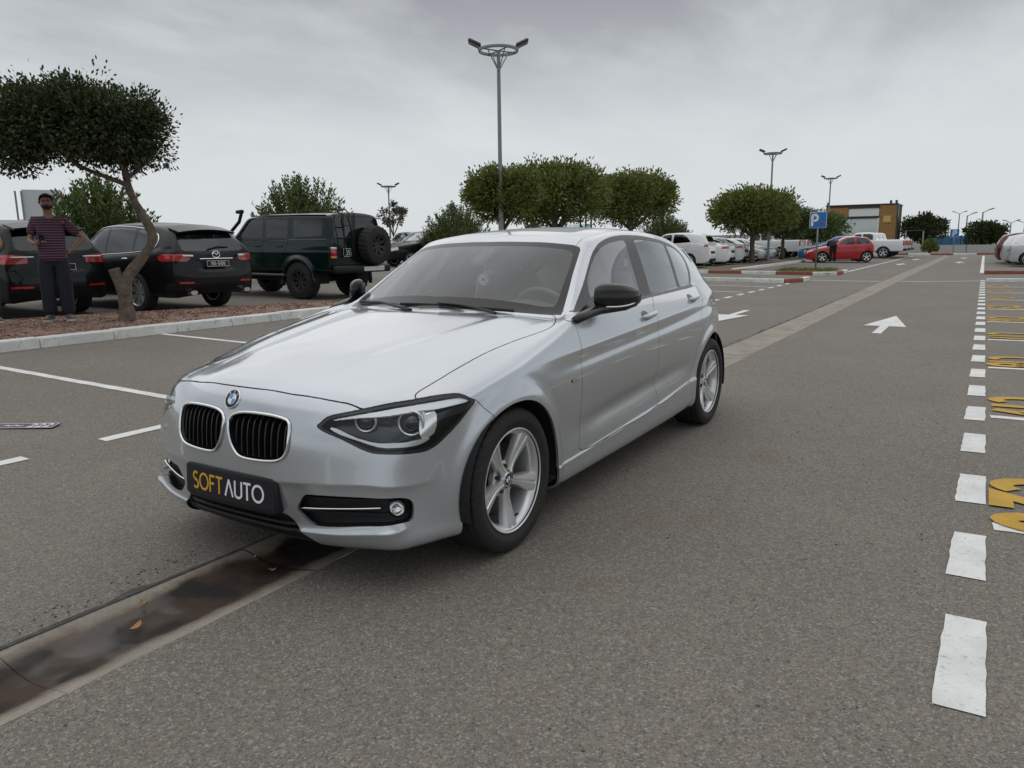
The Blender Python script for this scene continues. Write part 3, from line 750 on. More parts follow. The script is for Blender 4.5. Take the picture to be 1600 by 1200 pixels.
def inset(V, N, d): return V - N * d
def roundel(parent, c, nrm, up, r, name='roundel_badge', letters=True):
    """blue and white quartered emblem in a black ring"""
    n = Vector(nrm).normalized(); u = (Vector(up) - n * Vector(up).dot(n)).normalized(); x = u.cross(n)
    C = Vector(c); P = lambda a, b, h: tuple(C + x * a + u * b + n * h)
    ring = MB(); k = 32
    prof = [(1.0, -.10), (1.0, .06), (.96, .10), (.92, .10), (.90, .07)]
    v = [P(q * r * math.cos(2 * math.pi * i / k), q * r * math.sin(2 * math.pi * i / k), h * r) for q, h in prof for i in range(k)]
    f = [(a * k + i, a * k + (i + 1) % k, (a + 1) * k + (i + 1) % k, (a + 1) * k + i) for a in range(len(prof) - 1) for i in range(k)]
    o = ring.add(v, f).build(name, M_CHROME, parent, ang=40)
    def disc(r0, r1, h, a0, a1, nm, m):
        q = MB(); kk = max(3, int(k * (a1 - a0) / 360))
        pts = []
        for i in range(kk + 1):
            w = math.radians(a0 + (a1 - a0) * i / kk)
            pts += [P(r0 * r * math.cos(w), r0 * r * math.sin(w), h * r), P(r1 * r * math.cos(w), r1 * r * math.sin(w), h * r)]
        q.add(pts, [(2 * i, 2 * i + 1, 2 * i + 3, 2 * i + 2) for i in range(kk)])
        return q.build(nm, m, o)
    disc(.55, .93, .075, 0, 360, 'black_ring', M_BLACKG)
    for a, m_, nm in ((0, M_WHITE, 'white_quadrant'), (90, M_BLUE, 'blue_quadrant'), (180, M_WHITE, 'white_quadrant'), (270, M_BLUE, 'blue_quadrant')):
        disc(0.0, .52, .08, a, a + 90, nm, m_)
    disc(.52, .565, .085, 0, 360, 'inner_ring', M_CHROME)
    if letters:
        q = MB()
        for ch, w in (('B', 135), ('M', 90), ('W', 45)):
            a = math.radians(w); cc = C + x * (.74 * r * math.cos(a)) + u * (.74 * r * math.sin(a))
            uy = x * math.cos(a) + u * math.sin(a); ux = uy.cross(n)
            h = .24 * r
            text_strokes(q, ch, h, h * .2, cc - uy * (h / 2), ux, uy, n, t=.09 * r, align='c')
        q.build('lettering', M_WHITE, o)
    return o

def tyre_mesh(R=.317, rim=.222, w=.225, n=220):
    """tyre of revolution about y with grooves and sipes; outer side +y"""
    h = w / 2
    prof = [(rim - .004, -h * .80), (rim + .008, -h * .86), (rim + .012, -h * .90), (rim + .016, -h * .90), (rim + .020, -h * .93), (rim + .038, -h * .985), (rim + .042, -h * 1.0), (rim + .046, -h * .985), (R - .040, -h * 1.0), (R - .036, -h * .985), (R - .022, -h * .965), (R - .008, -h * .86)]
    tread = []
    ys = np.linspace(-.80, .80, 25)
    for y in ys:
        g = min(abs(y - c) for c in (-.42, 0, .42, -.74, .74))
        tread.append((R - (.007 if g < .045 else 0) - .004 * y * y, h * y))
    prof = prof + tread + [(r, -y) for r, y in prof[::-1]]
    # raised lettering band and rim guard on the outer wall
    prof = np.array(prof); m = len(prof)
    a = np.arange(n) * 2 * np.pi / n
    Rr = np.repeat(prof[:, 0][:, None], n, 1); Y = np.repeat(prof[:, 1][:, None], n, 1)
    sip = (np.arange(n) % 5 == 0)
    blk = (np.abs(prof[:, 1]) > h * .44) & (prof[:, 0] > R - .024) & (np.abs(prof[:, 1]) < h * .965)
    Rr[np.ix_(blk, sip)] -= .0045
    mid = (np.abs(prof[:, 1]) < h * .40) & (prof[:, 0] > R - .006)
    sip2 = (np.arange(n) % 10 == 3)
    Rr[np.ix_(mid, sip2)] -= .004
    V = np.stack([Rr * np.cos(a), Y, Rr * np.sin(a)], 2).reshape(-1, 3)
    i, j = np.meshgrid(np.arange(m - 1), np.arange(n), indexing='ij'); j2 = (j + 1) % n
    Q = np.stack([i * n + j, i * n + j2, (i + 1) * n + j2, (i + 1) * n + j], 2).reshape(-1, 4)
    return V, Q

def star_wheel(parent, loc, side, spin, M_R=None, emblem=True, R=.317):
    """alloy wheel with five wide tapering spokes; side = +1 when the outer face looks to +y"""
    w = link('wheel', None, parent, loc)
    if side < 0: w.rotation_euler = (0, 0, math.pi)
    global _TYRE
    if '_TYRE' not in globals():
        V, Q = tyre_mesh(R); _TYRE = mesh_geo('tyre', V, Q, M_RUBBER, None).data; bpy.data.objects.remove(bpy.data.objects['tyre'])
    link('tyre', _TYRE, w)
    rimm = MB()
    rimm.lathe([(.205, -.10), (.226, -.098), (.226, -.088), (.208, -.082), (.196, -.02), (.198, .06), (.207, .083), (.214, .090), (.2265, .093), (.2285, .096), (.2285, .102), (.225, .103), (.2205, .099)][::-1], 72, 'y')
    rim = rimm.build('rim', M_RIM, w, ang=38)
    for k in range(5):
        a = spin + k * 2 * math.pi / 5
        ca, sa = math.cos(a), math.sin(a)
        sp = MB()
        st = []      # (r, half width, front y, back y, flank drop)
        for r, hw, yf, yb in ((.036, .027, .070, .030), (.060, .023, .067, .030), (.085, .0245, .066, .034), (.125, .031, .072, .038), (.170, .039, .081, .042), (.200, .045, .088, .048), (.212, .048, .090, .05)):
            st.append([(r, -hw, yb), (r, -hw * .97, yf - .016), (r, -hw * .78, yf - .002), (r, -hw * .20, yf), (r, -hw * .10, yf - .004), (r, hw * .10, yf - .004), (r, hw * .20, yf), (r, hw * .78, yf - .002), (r, hw * .97, yf - .016), (r, hw, yb)])
        m_ = len(st[0]); v = [(p[0] * ca - p[1] * sa, p[2], p[0] * sa + p[1] * ca) for s_ in st for p in s_]
        f = [(i * m_ + j, i * m_ + j + 1, (i + 1) * m_ + j + 1, (i + 1) * m_ + j) for i in range(len(st) - 1) for j in range(m_ - 1)]
        sp.add(v, f).build('spoke', M_RIM, w, ang=28)
        b = math.radians(36) + a
        MB().lathe([(.0, .062), (.0085, .062), (.0095, .056), (.0095, .03)], 10, 'y', (.058 * math.cos(b), 0, .058 * math.sin(b))).build('wheel_bolt', M_TRIM, w, ang=40)
    MB().lathe([(.0, .066), (.034, .066), (.040, .060), (.046, .050), (.078, .040), (.080, .02)], 40, 'y').build('hub', M_RIM, w, ang=35)
    MB().lathe([(.16, .00), (.16, .014), (.07, .014), (.07, .03), (.0, .03)], 48, 'y', (0, -.01, 0)).build('brake_disc', M_DISC, w, ang=35)
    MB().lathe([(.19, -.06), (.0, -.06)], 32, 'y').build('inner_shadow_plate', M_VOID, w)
    MB().box((.10, .012, .09), (.05, .05, .12), (0, .8, 0), .012).build('brake_caliper', M_TRIM, w)
    b = spin - .32
    MB().tube([(.196 * math.cos(b), .06, .196 * math.sin(b)), (.180 * math.cos(b), .082, .180 * math.sin(b))], .0045, 8).build('valve', M_BLACKP, w)
    if emblem: roundel(w, (0, .068, 0), (0, 1, 0), (math.cos(spin + .4), 0, math.sin(spin + .4)), .029, letters=False)
    return w

def offset_loop(poly2, d):
    """shrink a smooth closed polygon by d"""
    p = np.asarray(poly2, float); t = np.roll(p, -1, 0) - np.roll(p, 1, 0); t /= np.linalg.norm(t, axis=1)[:, None]
    n = np.stack([-t[:, 1], t[:, 0]], 1)
    c = p.mean(0); s = np.sign(((c - p) * n).sum(1)).sum()
    return p + n * d * (1 if s > 0 else -1)

def silver_hatchback():
    car = thing('hatchback_car', 'silver five-door hatchback with black door mirrors and a black and yellow dealer plate', 'car')
    s = hatch_surf()
    P = lambda *l: s.piece(l)
    def put(name, g, m, rim=.012, both=False, side=0, parent=car, skip=None):
        V, N, T = g
        if both: V, N, T = both_sides(V, N, T)
        elif side < 0: V, N, T = mirror_y(V, N, T)
        if rim: V, N, T = with_rim(V, N, T, rim, skip)
        return mesh_geo(name, V, T, m, parent, N)
    put('bonnet', P(7), M_PAINT, .016, True)
    put('front_bumper', P(8), M_PAINT, .014, True)
    put('roof', P(16), M_PAINT, .008, True)
    put('sunroof', P(17), M_FRIT, .006, True)
    ws = put('windscreen', P(2), M_WSG, 0, True)
    put('windscreen_border', P(1), M_FRIT, .006, True)
    put('rear_window', P(18), M_SIDEG, 0, True)
    rest = s.piece((21,))
    for sd in (1, -1):
        put('front_wing', P(0), M_PAINT, .014, side=sd)
        d = put('front_door', P(14), M_PAINT, .014, side=sd)
        r = put('rear_door', P(15), M_PAINT, .014, side=sd)
        put('side_skirt', P(20), M_PAINT, .012, side=sd)
        t = put('window_trim', P(3), M_TRIM, .010, side=sd)
        put('front_window', P(4), M_SIDEG, 0, side=sd)
        put('rear_side_window', P(5), M_SIDEG, 0, side=sd)
        put('quarter_window', P(6), M_SIDEG, 0, side=sd)
        put('tail_lamp', P(19), M_RED, .01, side=sd)
    put('rear_body', rest, M_PAINT, .012, True)
    # dark inner shell behind the gaps (no glass areas)
    keep = ~np.isin(s.L, (2, 4, 5, 6, 18, 99, 10, 11, 12, 13, 1))
    t = s.T[keep]; u, inv = np.unique(t, return_inverse=True)
    g = both_sides(inset(s.V[u], s.N[u], .020) * [1, 1, 1], s.N[u], inv.reshape(-1, 3))
    up = (g[0][g[2]][:, :, 2].min(1) > 1.12)
    mesh_geo('inner_shell', g[0], g[2][~up], M_VOID, car)
    mesh_geo('headliner', g[0], g[2][up], mat('headliner_cloth', (.40, .39, .37), .9), car)
    # ---------------- headlamps
    hv, hn, ht = P(10)
    for sd in (1, -1):
        Y = lambda p: (p[0], p[1] * sd, p[2])
        h = link('headlamp', None, car)
        put('lens', (hv, hn, ht), M_LENS, 0, side=sd, parent=h)
        V, N, T = hv - hn * .003, hn, ht
        seal = with_rim(V, N, T, .075); k = len(V)
        m = seal[2][len(T):]; u, inv = np.unique(m, return_inverse=True)
        g = (seal[0][u], -seal[1][u], inv.reshape(-1, 3)[:, ::-1])
        if sd < 0: g = mirror_y(*g)
        mesh_geo('lamp_wall', g[0], g[2], M_BLACKP, h, g[1])
        ctr = np.array([.50, .66, .64])
        bv = hv - hn * .072
        g = (bv, hn, ht) if sd > 0 else mirror_y(bv, hn, ht)
        mesh_geo('lamp_housing', g[0], g[2], mat('lamp_housing_grey', (.022, .023, .026), .30, coat=.5), h, g[1])
        sub = Surf(hv, ht, hn)
        sub.cut(lambda Q_: sdf_poly(S2(Q_), smooth_poly(S2(BROW), 2)), 1); sub.cut(lambda Q_: sdf_poly(S2(Q_), smooth_poly(S2(LOWSTRIP), 2)), 2)
        BLOCK = [(.469, .724, .706), (.416, .762, .705), (.414, .780, .662), (.431, .779, .608), (.482, .761, .595), (.487, .750, .643), (.478, .742, .675)]
        sub.cut(lambda Q_: sdf_poly(S2(Q_), smooth_poly(S2(BLOCK), 2)), 4)
        edge = offset_loop(smooth_poly(S2(HEADLIGHT), 3), .010)
        sub.cut(lambda Q_: -sdf_poly(S2(Q_), edge), 3)
        for lab, nm, mm, dp in ((1, 'daytime_light_bar', mat('light_bar_white', (.80, .82, .84), .22, .25, coat=.5), .012), (2, 'chrome_strip', M_SATIN, .022), (3, 'bezel', M_BLACKG, .006), (4, 'chrome_block', M_CHROME, .028)):
            a, b, c = sub.piece((lab,)); a = a - b * dp
            g = (a, b, c) if sd > 0 else mirror_y(a, b, c)
            g = with_rim(*g, .01)
            mesh_geo(nm, g[0], g[2], mm, h, g[1])
        for (c, r, nm) in (((.516, .712, .652), .046, 'main_projector'), ((.624, .583, .665), .037, 'inner_projector')):
            ax = Vector((.86, .50, .0)).normalized()
            base = Vector(c) - ax * .040
            x = Vector((0, 0, 1)).cross(ax).normalized(); uu = ax.cross(x)
            def lat(prof, nm2, mm, n=32):
                q = MB(); v = []
                for rr, hh in prof:
                    for i in range(n):
                        w = 2 * math.pi * i / n
                        p = base + x * (rr * r * math.cos(w)) + uu * (rr * r * math.sin(w)) + ax * (hh * r)
                        v.append((p.x, p.y * sd, p.z))
                f = [(a * n + i, a * n + (i + 1) % n, (a + 1) * n + (i + 1) % n, (a + 1) * n + i) for a in range(len(prof) - 1) for i in range(n)]
                return q.add(v, f).build(nm2, mm, h, ang=40)
            lat([(1.14, -.6), (1.14, .02), (1.02, .16), (.94, .10), (.94, -.1)], 'light_ring', mat('light_ring_white', (.80, .82, .84), .16, .45, coat=1.0))
            lat([(.93, .02), (.80, -.25), (.78, -.45)], 'projector_bowl', M_SATIN)
            lat([(.78, -.3), (.70, -.02), (.5, .18), (.25, .29), (.02, .32)], 'projector_lens', mat('projector_glass', (.012, .013, .018), .04, coat=1.0))
            if nm == 'main_projector':
                lat([(1.32, -.75), (1.34, -.45), (1.18, -.30), (1.14, -.6)], 'chrome_reflector', M_CHROME)
    # ---------------- kidney grilles
    k2 = smooth_poly(KIDNEY, 3)
    kv, kn, kt = P(11)
    from mathutils.bvhtree import BVHTree
    full = both_sides(s.V[np.unique(s.T[s.L != 99])] if False else s.V, s.N, s.T)
    bvh = BVHTree.FromPolygons(full[0].tolist(), full[2].tolist())
    def on_front(y, z): 
        r = bvh.ray_cast(Vector((2, y, z)), Vector((-1, 0, 0))); return (r[0], r[1]) if r[0] else (Vector((.7, y, z)), Vector((1, 0, 0)))
    for sd in (1, -1):
        g = link('kidney_grille', None, car)
        lo = offset_loop(k2, .005)
        pts = [on_front(a, b)[0] + Vector((.004, 0, 0)) for a, b in lo]
        MB().tube([(p.x, p.y * sd, p.z) for p in pts], .0062, 10, closed=True, flat=(1, 1)).build('chrome_frame', M_CHROME, g, smooth=True)
        V, N, T = kv - np.array([.075, 0, 0]), kn, kt
        if sd < 0: V, N, T = mirror_y(V, N, T)
        mesh_geo('grille_back', V, T, M_VOID, g, N)
        V, N, T = with_rim(kv, np.tile([1., 0, 0], (len(kv), 1)), kt, .076); m = T[len(kt):]; u, inv = np.unique(m, return_inverse=True)
        gg = (V[u], -N[u], inv.reshape(-1, 3)[:, ::-1])
        if sd < 0: gg = mirror_y(*gg)
        mesh_geo('grille_wall', gg[0], gg[2], M_BLACKP, g, gg[1])
        for i in range(9):
            y = .046 + i * .0315
            zz = np.linspace(.50, .70, 41); ins = sdf_poly(np.stack([np.full(41, y), zz], 1), k2) < -.012
            if not ins.any(): continue
            z0, z1 = zz[ins].min(), zz[ins].max()
            b = MB(); pr = []
            for t in np.linspace(0, 1, 9):
                z = z0 + (z1 - z0) * t; x = on_front(y, z)[0].x - .010 - .016 * max(0, (t - .8) / .2) ** 2
                pr.append((x, z))
            v = []; f = []
            for x, z in pr: v += [(x, (y + .0028) * sd, z), (x, (y - .0028) * sd, z), (x - .055, (y - .0028) * sd, z), (x - .055, (y + .0028) * sd, z)]
            for j in range(8):
                for e in range(4): f.append((j * 4 + e, j * 4 + (e + 1) % 4, j * 4 + 4 + (e + 1) % 4, j * 4 + 4 + e))
            b.add(v, f).build('slat', mat('grille_slat_black', (.010, .010, .011), .35), g)
    p, n = on_front(0, .723)
    roundel(car, p + n * .002, n, (0, 0, 1), .041)
    # ---------------- lower intake and fog lamp bays
    V, N, T = both_sides(*P(13)); mesh_geo('lower_intake', V - np.array([.018, 0, 0]) * 1.0, T, M_BLACKP, car, N)
    lip = MB()
    for zz, rr in ((.262, .010), (.232, .012)):
        lip.tube([(on_front(y, zz)[0].x - .002 - (0 if abs(y) < .30 else .01), y, zz) for y in np.linspace(-.335, .335, 25)], rr, 8, flat=(1, .8))
    lip.build('intake_bar', M_BLACKP, car, smooth=True)
    V, N, T = P(13); V, N, T = both_sides(V, N, T)
    r_ = with_rim(V, N, T, .03); m = r_[2][len(T):]; u, inv = np.unique(m, return_inverse=True); mesh_geo('intake_wall', r_[0][u], inv.reshape(-1, 3)[:, ::-1], M_BLACKP, car, -r_[1][u])
    fv, fn, ft = P(12)
    for sd in (1, -1):
        g = link('fog_lamp_bay', None, car)
        dirv = np.array([.83, .55, 0]); dirv /= np.linalg.norm(dirv)
        bn = np.tile(dirv, (len(fv), 1))
        V, N, T = fv - dirv * .045, fn, ft
        if sd < 0: V, N, T = mirror_y(V, N, T)
        mesh_geo('bay_back', V, T, M_BLACKP, g, N)
        V, N, T = with_rim(fv, bn, ft, .046); m = T[len(ft):]; u, inv = np.unique(m, return_inverse=True)
        gg = (V[u], -N[u], inv.reshape(-1, 3)[:, ::-1])
        if sd < 0: gg = mirror_y(*gg)
        mesh_geo('bay_wall', gg[0], gg[2], M_BLACKG, g, gg[1])
        bar = [(.752, .362, .336), (.735, .435, .340), (.707, .518, .345), (.678, .595, .350), (.646, .667, .355)]
        bar = smooth_poly(np.array(bar) - dirv * .014, 4, False)
        MB().tube([(p[0], p[1] * sd, p[2]) for p in bar], .0042, 8, flat=(1.3, 1.0)).build('chrome_strip', M_CHROME, g, smooth=True)
        for zz in (.318, .372):
            ln = [(.752, .36, zz), (.752, .36, zz + .008), (.707, .518, zz + .010), (.625, .69, zz + .012), (.625, .69, zz + .004), (.707, .518, zz + .002)]
            s3 = Surf(fv, ft, fn); s3.cut(lambda Q_: sdf_poly(S2(Q_), S2(ln)), 1)
            a, b, c = s3.piece((1,)); a = a - dirv * .026; q = (a, b, c) if sd > 0 else mirror_y(a, b, c); q = with_rim(*q, .02)
            mesh_geo('bay_louvre', q[0], q[2], M_BLACKP, g, q[1])
        ax = Vector((.93, .36, 0)).normalized(); base = Vector((.598, .702, .347)) - ax * .012; xx = Vector((0, 0, 1)).cross(ax); uu = ax.cross(xx)
        for prof, nm, mm in (([(1.15, -.5), (1.15, .12), (1.0, .2), (.97, .1)], 'lamp_ring', M_BLACKG), ([(.97, .08), (.85, -.2), (.5, -.5), (.02, -.6)], 'lamp_reflector', M_CHROME), ([(.98, .1), (.8, .2), (.4, .28), (.02, .3)], 'lamp_glass', M_LENS)):
            q = MB(); v = []; k = 24
            for rr, hh in prof:
                for i in range(k):
                    w = 2 * math.pi * i / k; p = base + xx * (rr * .029 * math.cos(w)) + uu * (rr * .029 * math.sin(w)) + ax * (hh * .029); v.append((p.x, p.y * sd, p.z))
            q.add(v, [(a * k + i, a * k + (i + 1) % k, (a + 1) * k + (i + 1) % k, (a + 1) * k + i) for a in range(len(prof) - 1) for i in range(k)]).build(nm, mm, g, ang=40)
    # ---------------- number plate
    pl = link('number_plate', None, car)
    th = math.radians(4)
    org = Vector((.800, 0, .368)); X = Vector((0, 1, 0)); Yv = Vector((-math.sin(th), 0, math.cos(th))); Nn = Vector((math.cos(th), 0, math.sin(th)))
    W, H = .53, .142
    hb = MB(); xs = np.linspace(-.276, .276, 23); v = []
    for a in xs:
        e = .012 if abs(a) > .27 else 0; o_ = -.014 * (abs(a) / .27) ** 2
        for b, d in ((-.064 + e, -.03), (-.064 + e, .000), (-.060 + e, .0025), (.072 - e, .0025), (.077 - e, .000), (.077 - e, -.03)): v.append(tuple(org + X * a + Yv * b + Nn * (d + o_)))
    hb.add(v, [(6 * i_ + k_, 6 * i_ + k_ + 1, 6 * i_ + 7 + k_, 6 * i_ + 6 + k_) for i_ in range(22) for k_ in range(5)] + [tuple(range(6)), tuple(range(132, 138))]).build('plate_holder', M_BLACKP, pl, ang=40)
    pf = MB(); W2 = .53
    xs = np.linspace(-W2 / 2, W2 / 2, 21); v = []
    for a in xs:
        for b in (-.046, .066): v.append(tuple(org + X * a + Yv * b + Nn * (.004 - .014 * (abs(a) / .27) ** 2)))
    pf.add(v, [(2 * i, 2 * i + 2, 2 * i + 3, 2 * i + 1) for i in range(20)]).build('plate_face', mat('plate_black', (.014, .011, .017), .5, spec=.3), pl, smooth=True)
    YEL = mat('plate_yellow', (.62, .36, .015), .45); 
    for txt, x0, m, nm in (('SOFT', -.222, YEL, 'yellow_lettering'), ('ΛUTO', -.008, M_WHITE, 'white_lettering')):
        q = MB(); h = .070
        text_strokes(q, txt, h, .0098, (0, 0, 0), (1, 0, 0), (0, 1, 0), (0, 0, 1), gap=.09, t=0, sx=1.12)
        q.v = [tuple(org + X * (x0 + a) + Yv * (b - .026) + Nn * (.0052 - .014 * (abs(x0 + a) / .27) ** 2)) for a, b, _ in q.v]
        q.build(nm, m, pl)
    # ---------------- wheels, arches
    for x, y, sp in ((0, .750, -90), (-2.69, .764, -64)):
        for sd in (1, -1): star_wheel(car, (x, y * sd, .315), sd, math.radians(sp))
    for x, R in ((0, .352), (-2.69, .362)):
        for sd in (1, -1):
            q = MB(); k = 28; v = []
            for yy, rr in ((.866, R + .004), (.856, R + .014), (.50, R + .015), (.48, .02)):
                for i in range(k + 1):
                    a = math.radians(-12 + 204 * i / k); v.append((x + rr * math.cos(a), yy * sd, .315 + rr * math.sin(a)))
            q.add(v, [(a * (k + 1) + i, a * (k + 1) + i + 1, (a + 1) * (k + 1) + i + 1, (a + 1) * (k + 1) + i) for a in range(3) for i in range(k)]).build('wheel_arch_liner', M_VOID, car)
    MB().box((-1.35, 0, .20), (3.6, 1.2, .06)).build('underbody', M_VOID, car)
    MB().box((.34, 0, .22), (.62, 1.1, .05)).build('undertray', M_VOID, car)
    # ---------------- mirrors, handles, badges, wipers
    for sd in (1, -1):
        mr = link('door_mirror', None, car)
        def shell(f, nm, m, n1=18, n2=24):
            v = []; q = MB()
            for i in range(n1 + 1):
                for j in range(n2): v.append(f(i / n1, 2 * math.pi * j / n2))
            fc = [(i * n2 + j, i * n2 + (j + 1) % n2, (i + 1) * n2 + (j + 1) % n2, (i + 1) * n2 + j) for i in range(n1) for j in range(n2)]
            return q.add([(a, b * sd, c) for a, b, c in v], fc + [tuple(range(n2)), tuple(n1 * n2 + j for j in range(n2))]).build(nm, m, mr, smooth=True)
        def body(t, w):
            # t: inner -> outer, section in x-z
            y = .822 + .162 * t; xc = -.895 - .150 * t ** 1.2
            hh = .066 * (max(0, 1 - (abs(t - .42) / .60) ** 2.6)) ** .5 * (1 - .12 * t) + .004
            dp = .078 * (max(0, 1 - (abs(t - .45) / .58) ** 3)) ** .5 + .006
            c, s_ = math.cos(w), math.sin(w)
            px = math.copysign(abs(c) ** .85, c) * (dp if c > 0 else dp * .55); pz = math.copysign(abs(s_) ** (.8 if s_ > 0 else .6), s_) * hh * (1 if s_ > 0 else .82)
            return (xc + px, y, 1.040 + pz - .012 * t + (.008 if pz > 0 else 0))
        shell(body, 'mirror_cap', M_BLACKG)
        def gl(t, w):
            y = .835 + .136 * t; xc = -.945 - .150 * t ** 1.2; hh = .055 * (max(0, 1 - (abs(t - .45) / .56) ** 2.6)) ** .5
            return (xc - .004 + .002 * math.cos(w), y, 1.038 + hh * math.sin(w) - .012 * t)
        shell(gl, 'mirror_glass', M_CHROME)
        MB().tube([(x, y * sd, z) for x, y, z in ((-.625, .815, .944), (-.690, .822, .956), (-.77, .830, .970), (-.84, .842, .980), (-.91, .875, .982), (-.98, .925, .985), (-1.04, .968, .996))], [.018, .028, .030, .030, .026, .020, .008], 12, flat=(1.2, .85)).build('mirror_foot', M_BLACKG, mr, smooth=True)
        pts = [(body(t, -.62)[0] + .006, body(t, -.62)[1], body(t, -.62)[2] - .001) for t in np.linspace(.34, .97, 10)]
        MB().tube([(a, b * sd, c) for a, b, c in pts], [.003] + [.0048] * 8 + [.003], 8).build('indicator_strip', M_CHROME, mr, smooth=True)
        MB().add([(x, y * sd, z) for x, y, z in ((-.640, .828, .936), (-.935, .800, .985), (-.950, .764, 1.045), (-.83, .775, 1.015), (-.70, .80, .972))], [(0, 1, 2, 3, 4)]).build('mirror_sail', M_BLACKG, mr)
        for x0, x1, z0, z1, nm in ((-1.400, -1.600, .893, .905, 'front_door_handle'), (-2.265, -2.455, .936, .947, 'rear_door_handle')):
            hnd = MB(); pp = []; 
            for t in np.linspace(0, 1, 13):
                x = x0 + (x1 - x0) * t; z = z0 + (z1 - z0) * t
                r = bvh.ray_cast(Vector((x, 2, z)), Vector((0, -1, 0))); yy = r[0].y if r[0] else .85
                pp.append((x, (yy + .004 + .030 * math.sin(math.pi * min(1, max(0, t))) ** .45) * sd, z + .004 * math.sin(math.pi * t)))
            hnd.tube(pp, [.006] + [.0125] * 11 + [.006], 10, flat=(.75, 1.2)).build('door_handle', M_PAINT, car, smooth=True)
            cup = MB(); cen = Vector((x0 + (x1 - x0) * .30, 0, z0 + (z1 - z0) * .3 + .004)); k = 20
            v = [];
            for rr, dd in ((1, .0015), (.8, -.004)):
                for i in range(k):
                    a = 2 * math.pi * i / k; x = cen.x + .050 * rr * math.cos(a); z = cen.z + .026 * rr * math.sin(a)
                    r = bvh.ray_cast(Vector((x, 2, z)), Vector((0, -1, 0))); v.append((x, ((r[0].y if r[0] else .85) + .0012) * sd, z))
            cup.add(v, [(i, (i + 1) % k, k + (i + 1) % k, k + i) for i in range(k)] + [tuple(range(k, 2 * k))]).build('handle_recess_shade', mat('recess_shade', (.16, .165, .17), .5, .5), car)  # flat disc on the door skin; the grip hollow's shade is painted into its colour
        r = bvh.ray_cast(Vector((-.505, 2, .672)), Vector((0, -1, 0)))
        yb = r[0].y
        bd = MB().box((-.505, (yb + .0015) * sd, .672), (.052, .005, .013), (0, math.radians(-4), 0), .001).build('wing_badge', M_BLACKG, car)
        for dx in (-.010, .004, .016): MB().box((-.505 + dx, (yb + .0042) * sd, .672 + dx * .07), (.008, .002, .007)).build('badge_mark', M_CHROME, bd)
    def ws_pt(y, sl, lift=.012):
        r = bvh.ray_cast(Vector((1.0, y, sl)), Vector((-1, 0, 0))); p = r[0] if r[0] else Vector((-.6, y, sl)); n = r[1] if r[1] else Vector((.46, 0, .89))
        return p + n * lift
    for bl, ar in (([(-.512, -.17, .9995), (-.520, .02, 1.0), (-.535, .22, .995), (-.560, .38, .986), (-.592, .50, .978)], [(-.478, .46, .972), (-.500, .36, .988), (-.515, .22, 1.004), (-.512, .08, 1.010)]),
                   ([(-.690, -.63, .984), (-.640, -.52, .989), (-.590, -.38, .990), (-.555, -.27, .990), (-.530, -.17, .990)], [(-.455, -.06, .975), (-.490, -.20, .988), (-.535, -.32, 1.0), (-.575, -.42, 1.0)])):
        wp = link('wiper', None, car)
        MB().tube([tuple(p) for p in smooth_poly(np.array(bl) + [.010, 0, .006], 3, False)], .0065, 6, flat=(.7, 1.3)).build('wiper_blade', M_BLACKP, wp)
        A = smooth_poly(np.array(ar) + [.006, 0, .008], 3, False); MB().tube([tuple(p) for p in A], list(np.linspace(.013, .007, len(A))), 6, flat=(1, .6)).build('wiper_arm', M_BLACKP, wp)
    q = MB(); v = []
    for y in np.linspace(-.64, .64, 33):
        x0 = np.interp(abs(y), [0, .22, .45, .64], [-.462, -.50, -.58, -.645]); z0 = np.interp(abs(y), [0, .3, .64], [.972, .966, .944])
        v += [(x0 + .02, y, z0), (x0 - .10, y, z0 + .022)]
    q.add(v, [(2 * i, 2 * i + 1, 2 * i + 3, 2 * i + 2) for i in range(32)]).build('cowl_panel', M_BLACKP, car)
    # stickers behind the screen
    for (yc, zc, w, h) in ((-.60, 1.005, .055, .05), (-.575, 1.225, .05, .022)):
        v = [tuple(ws_pt(yc + a * w / 2, zc + b * h / 2, -.004)) for a, b in ((-1, -1), (1, -1), (1, 1), (-1, 1))]
        MB().add(v, [(0, 1, 2, 3)]).build('windscreen_sticker', M_WHITE, car)
    # ---------------- cabin
    q = MB(); v = []
    prof = [(-.52, .93), (-.70, .975), (-.90, .985), (-1.02, .965), (-1.06, .90), (-1.04, .70), (-1.0, .45)]
    ys = np.linspace(-.70, .70, 15)
    for y in ys:
        for i, (x, z) in enumerate(prof):
            hump = .035 * math.exp(-((y - .37) / .17) ** 2) if i in (2, 3) else 0
            v.append((x - .06 * (1 - (y / .7) ** 2) * 0, y, z + hump - (.02 if abs(y) > .65 else 0)))
    m = len(prof); q.add(v, [(i * m + j, (i + 1) * m + j, (i + 1) * m + j + 1, i * m + j + 1) for i in range(14) for j in range(m - 1)]).build('dashboard', M_DASH, car, smooth=True)
    sw = MB(); c = Vector((-1.14, .37, .90)); n = Vector((-.88, 0, .47)).normalized(); u = Vector((.47, 0, .88)).normalized(); xx = Vector((0, 1, 0))
    sw.tube([tuple(c + xx * .185 * math.cos(a) + u * .185 * math.sin(a)) for a in np.linspace(0, 2 * math.pi, 33)[:-1]], .016, 8, closed=True)
    for a in (-90, 0, 180): sw.tube([tuple(c), tuple(c + xx * .18 * math.cos(math.radians(a)) + u * .18 * math.sin(math.radians(a)))], .02, 8)
    sw.lathe([(.0, .03), (.06, .02), (.065, -.02)], 20, 'x', tuple(c))
    sw.build('steering_wheel', mat('steering_leather', (.16, .16, .16), .5), car, smooth=True)
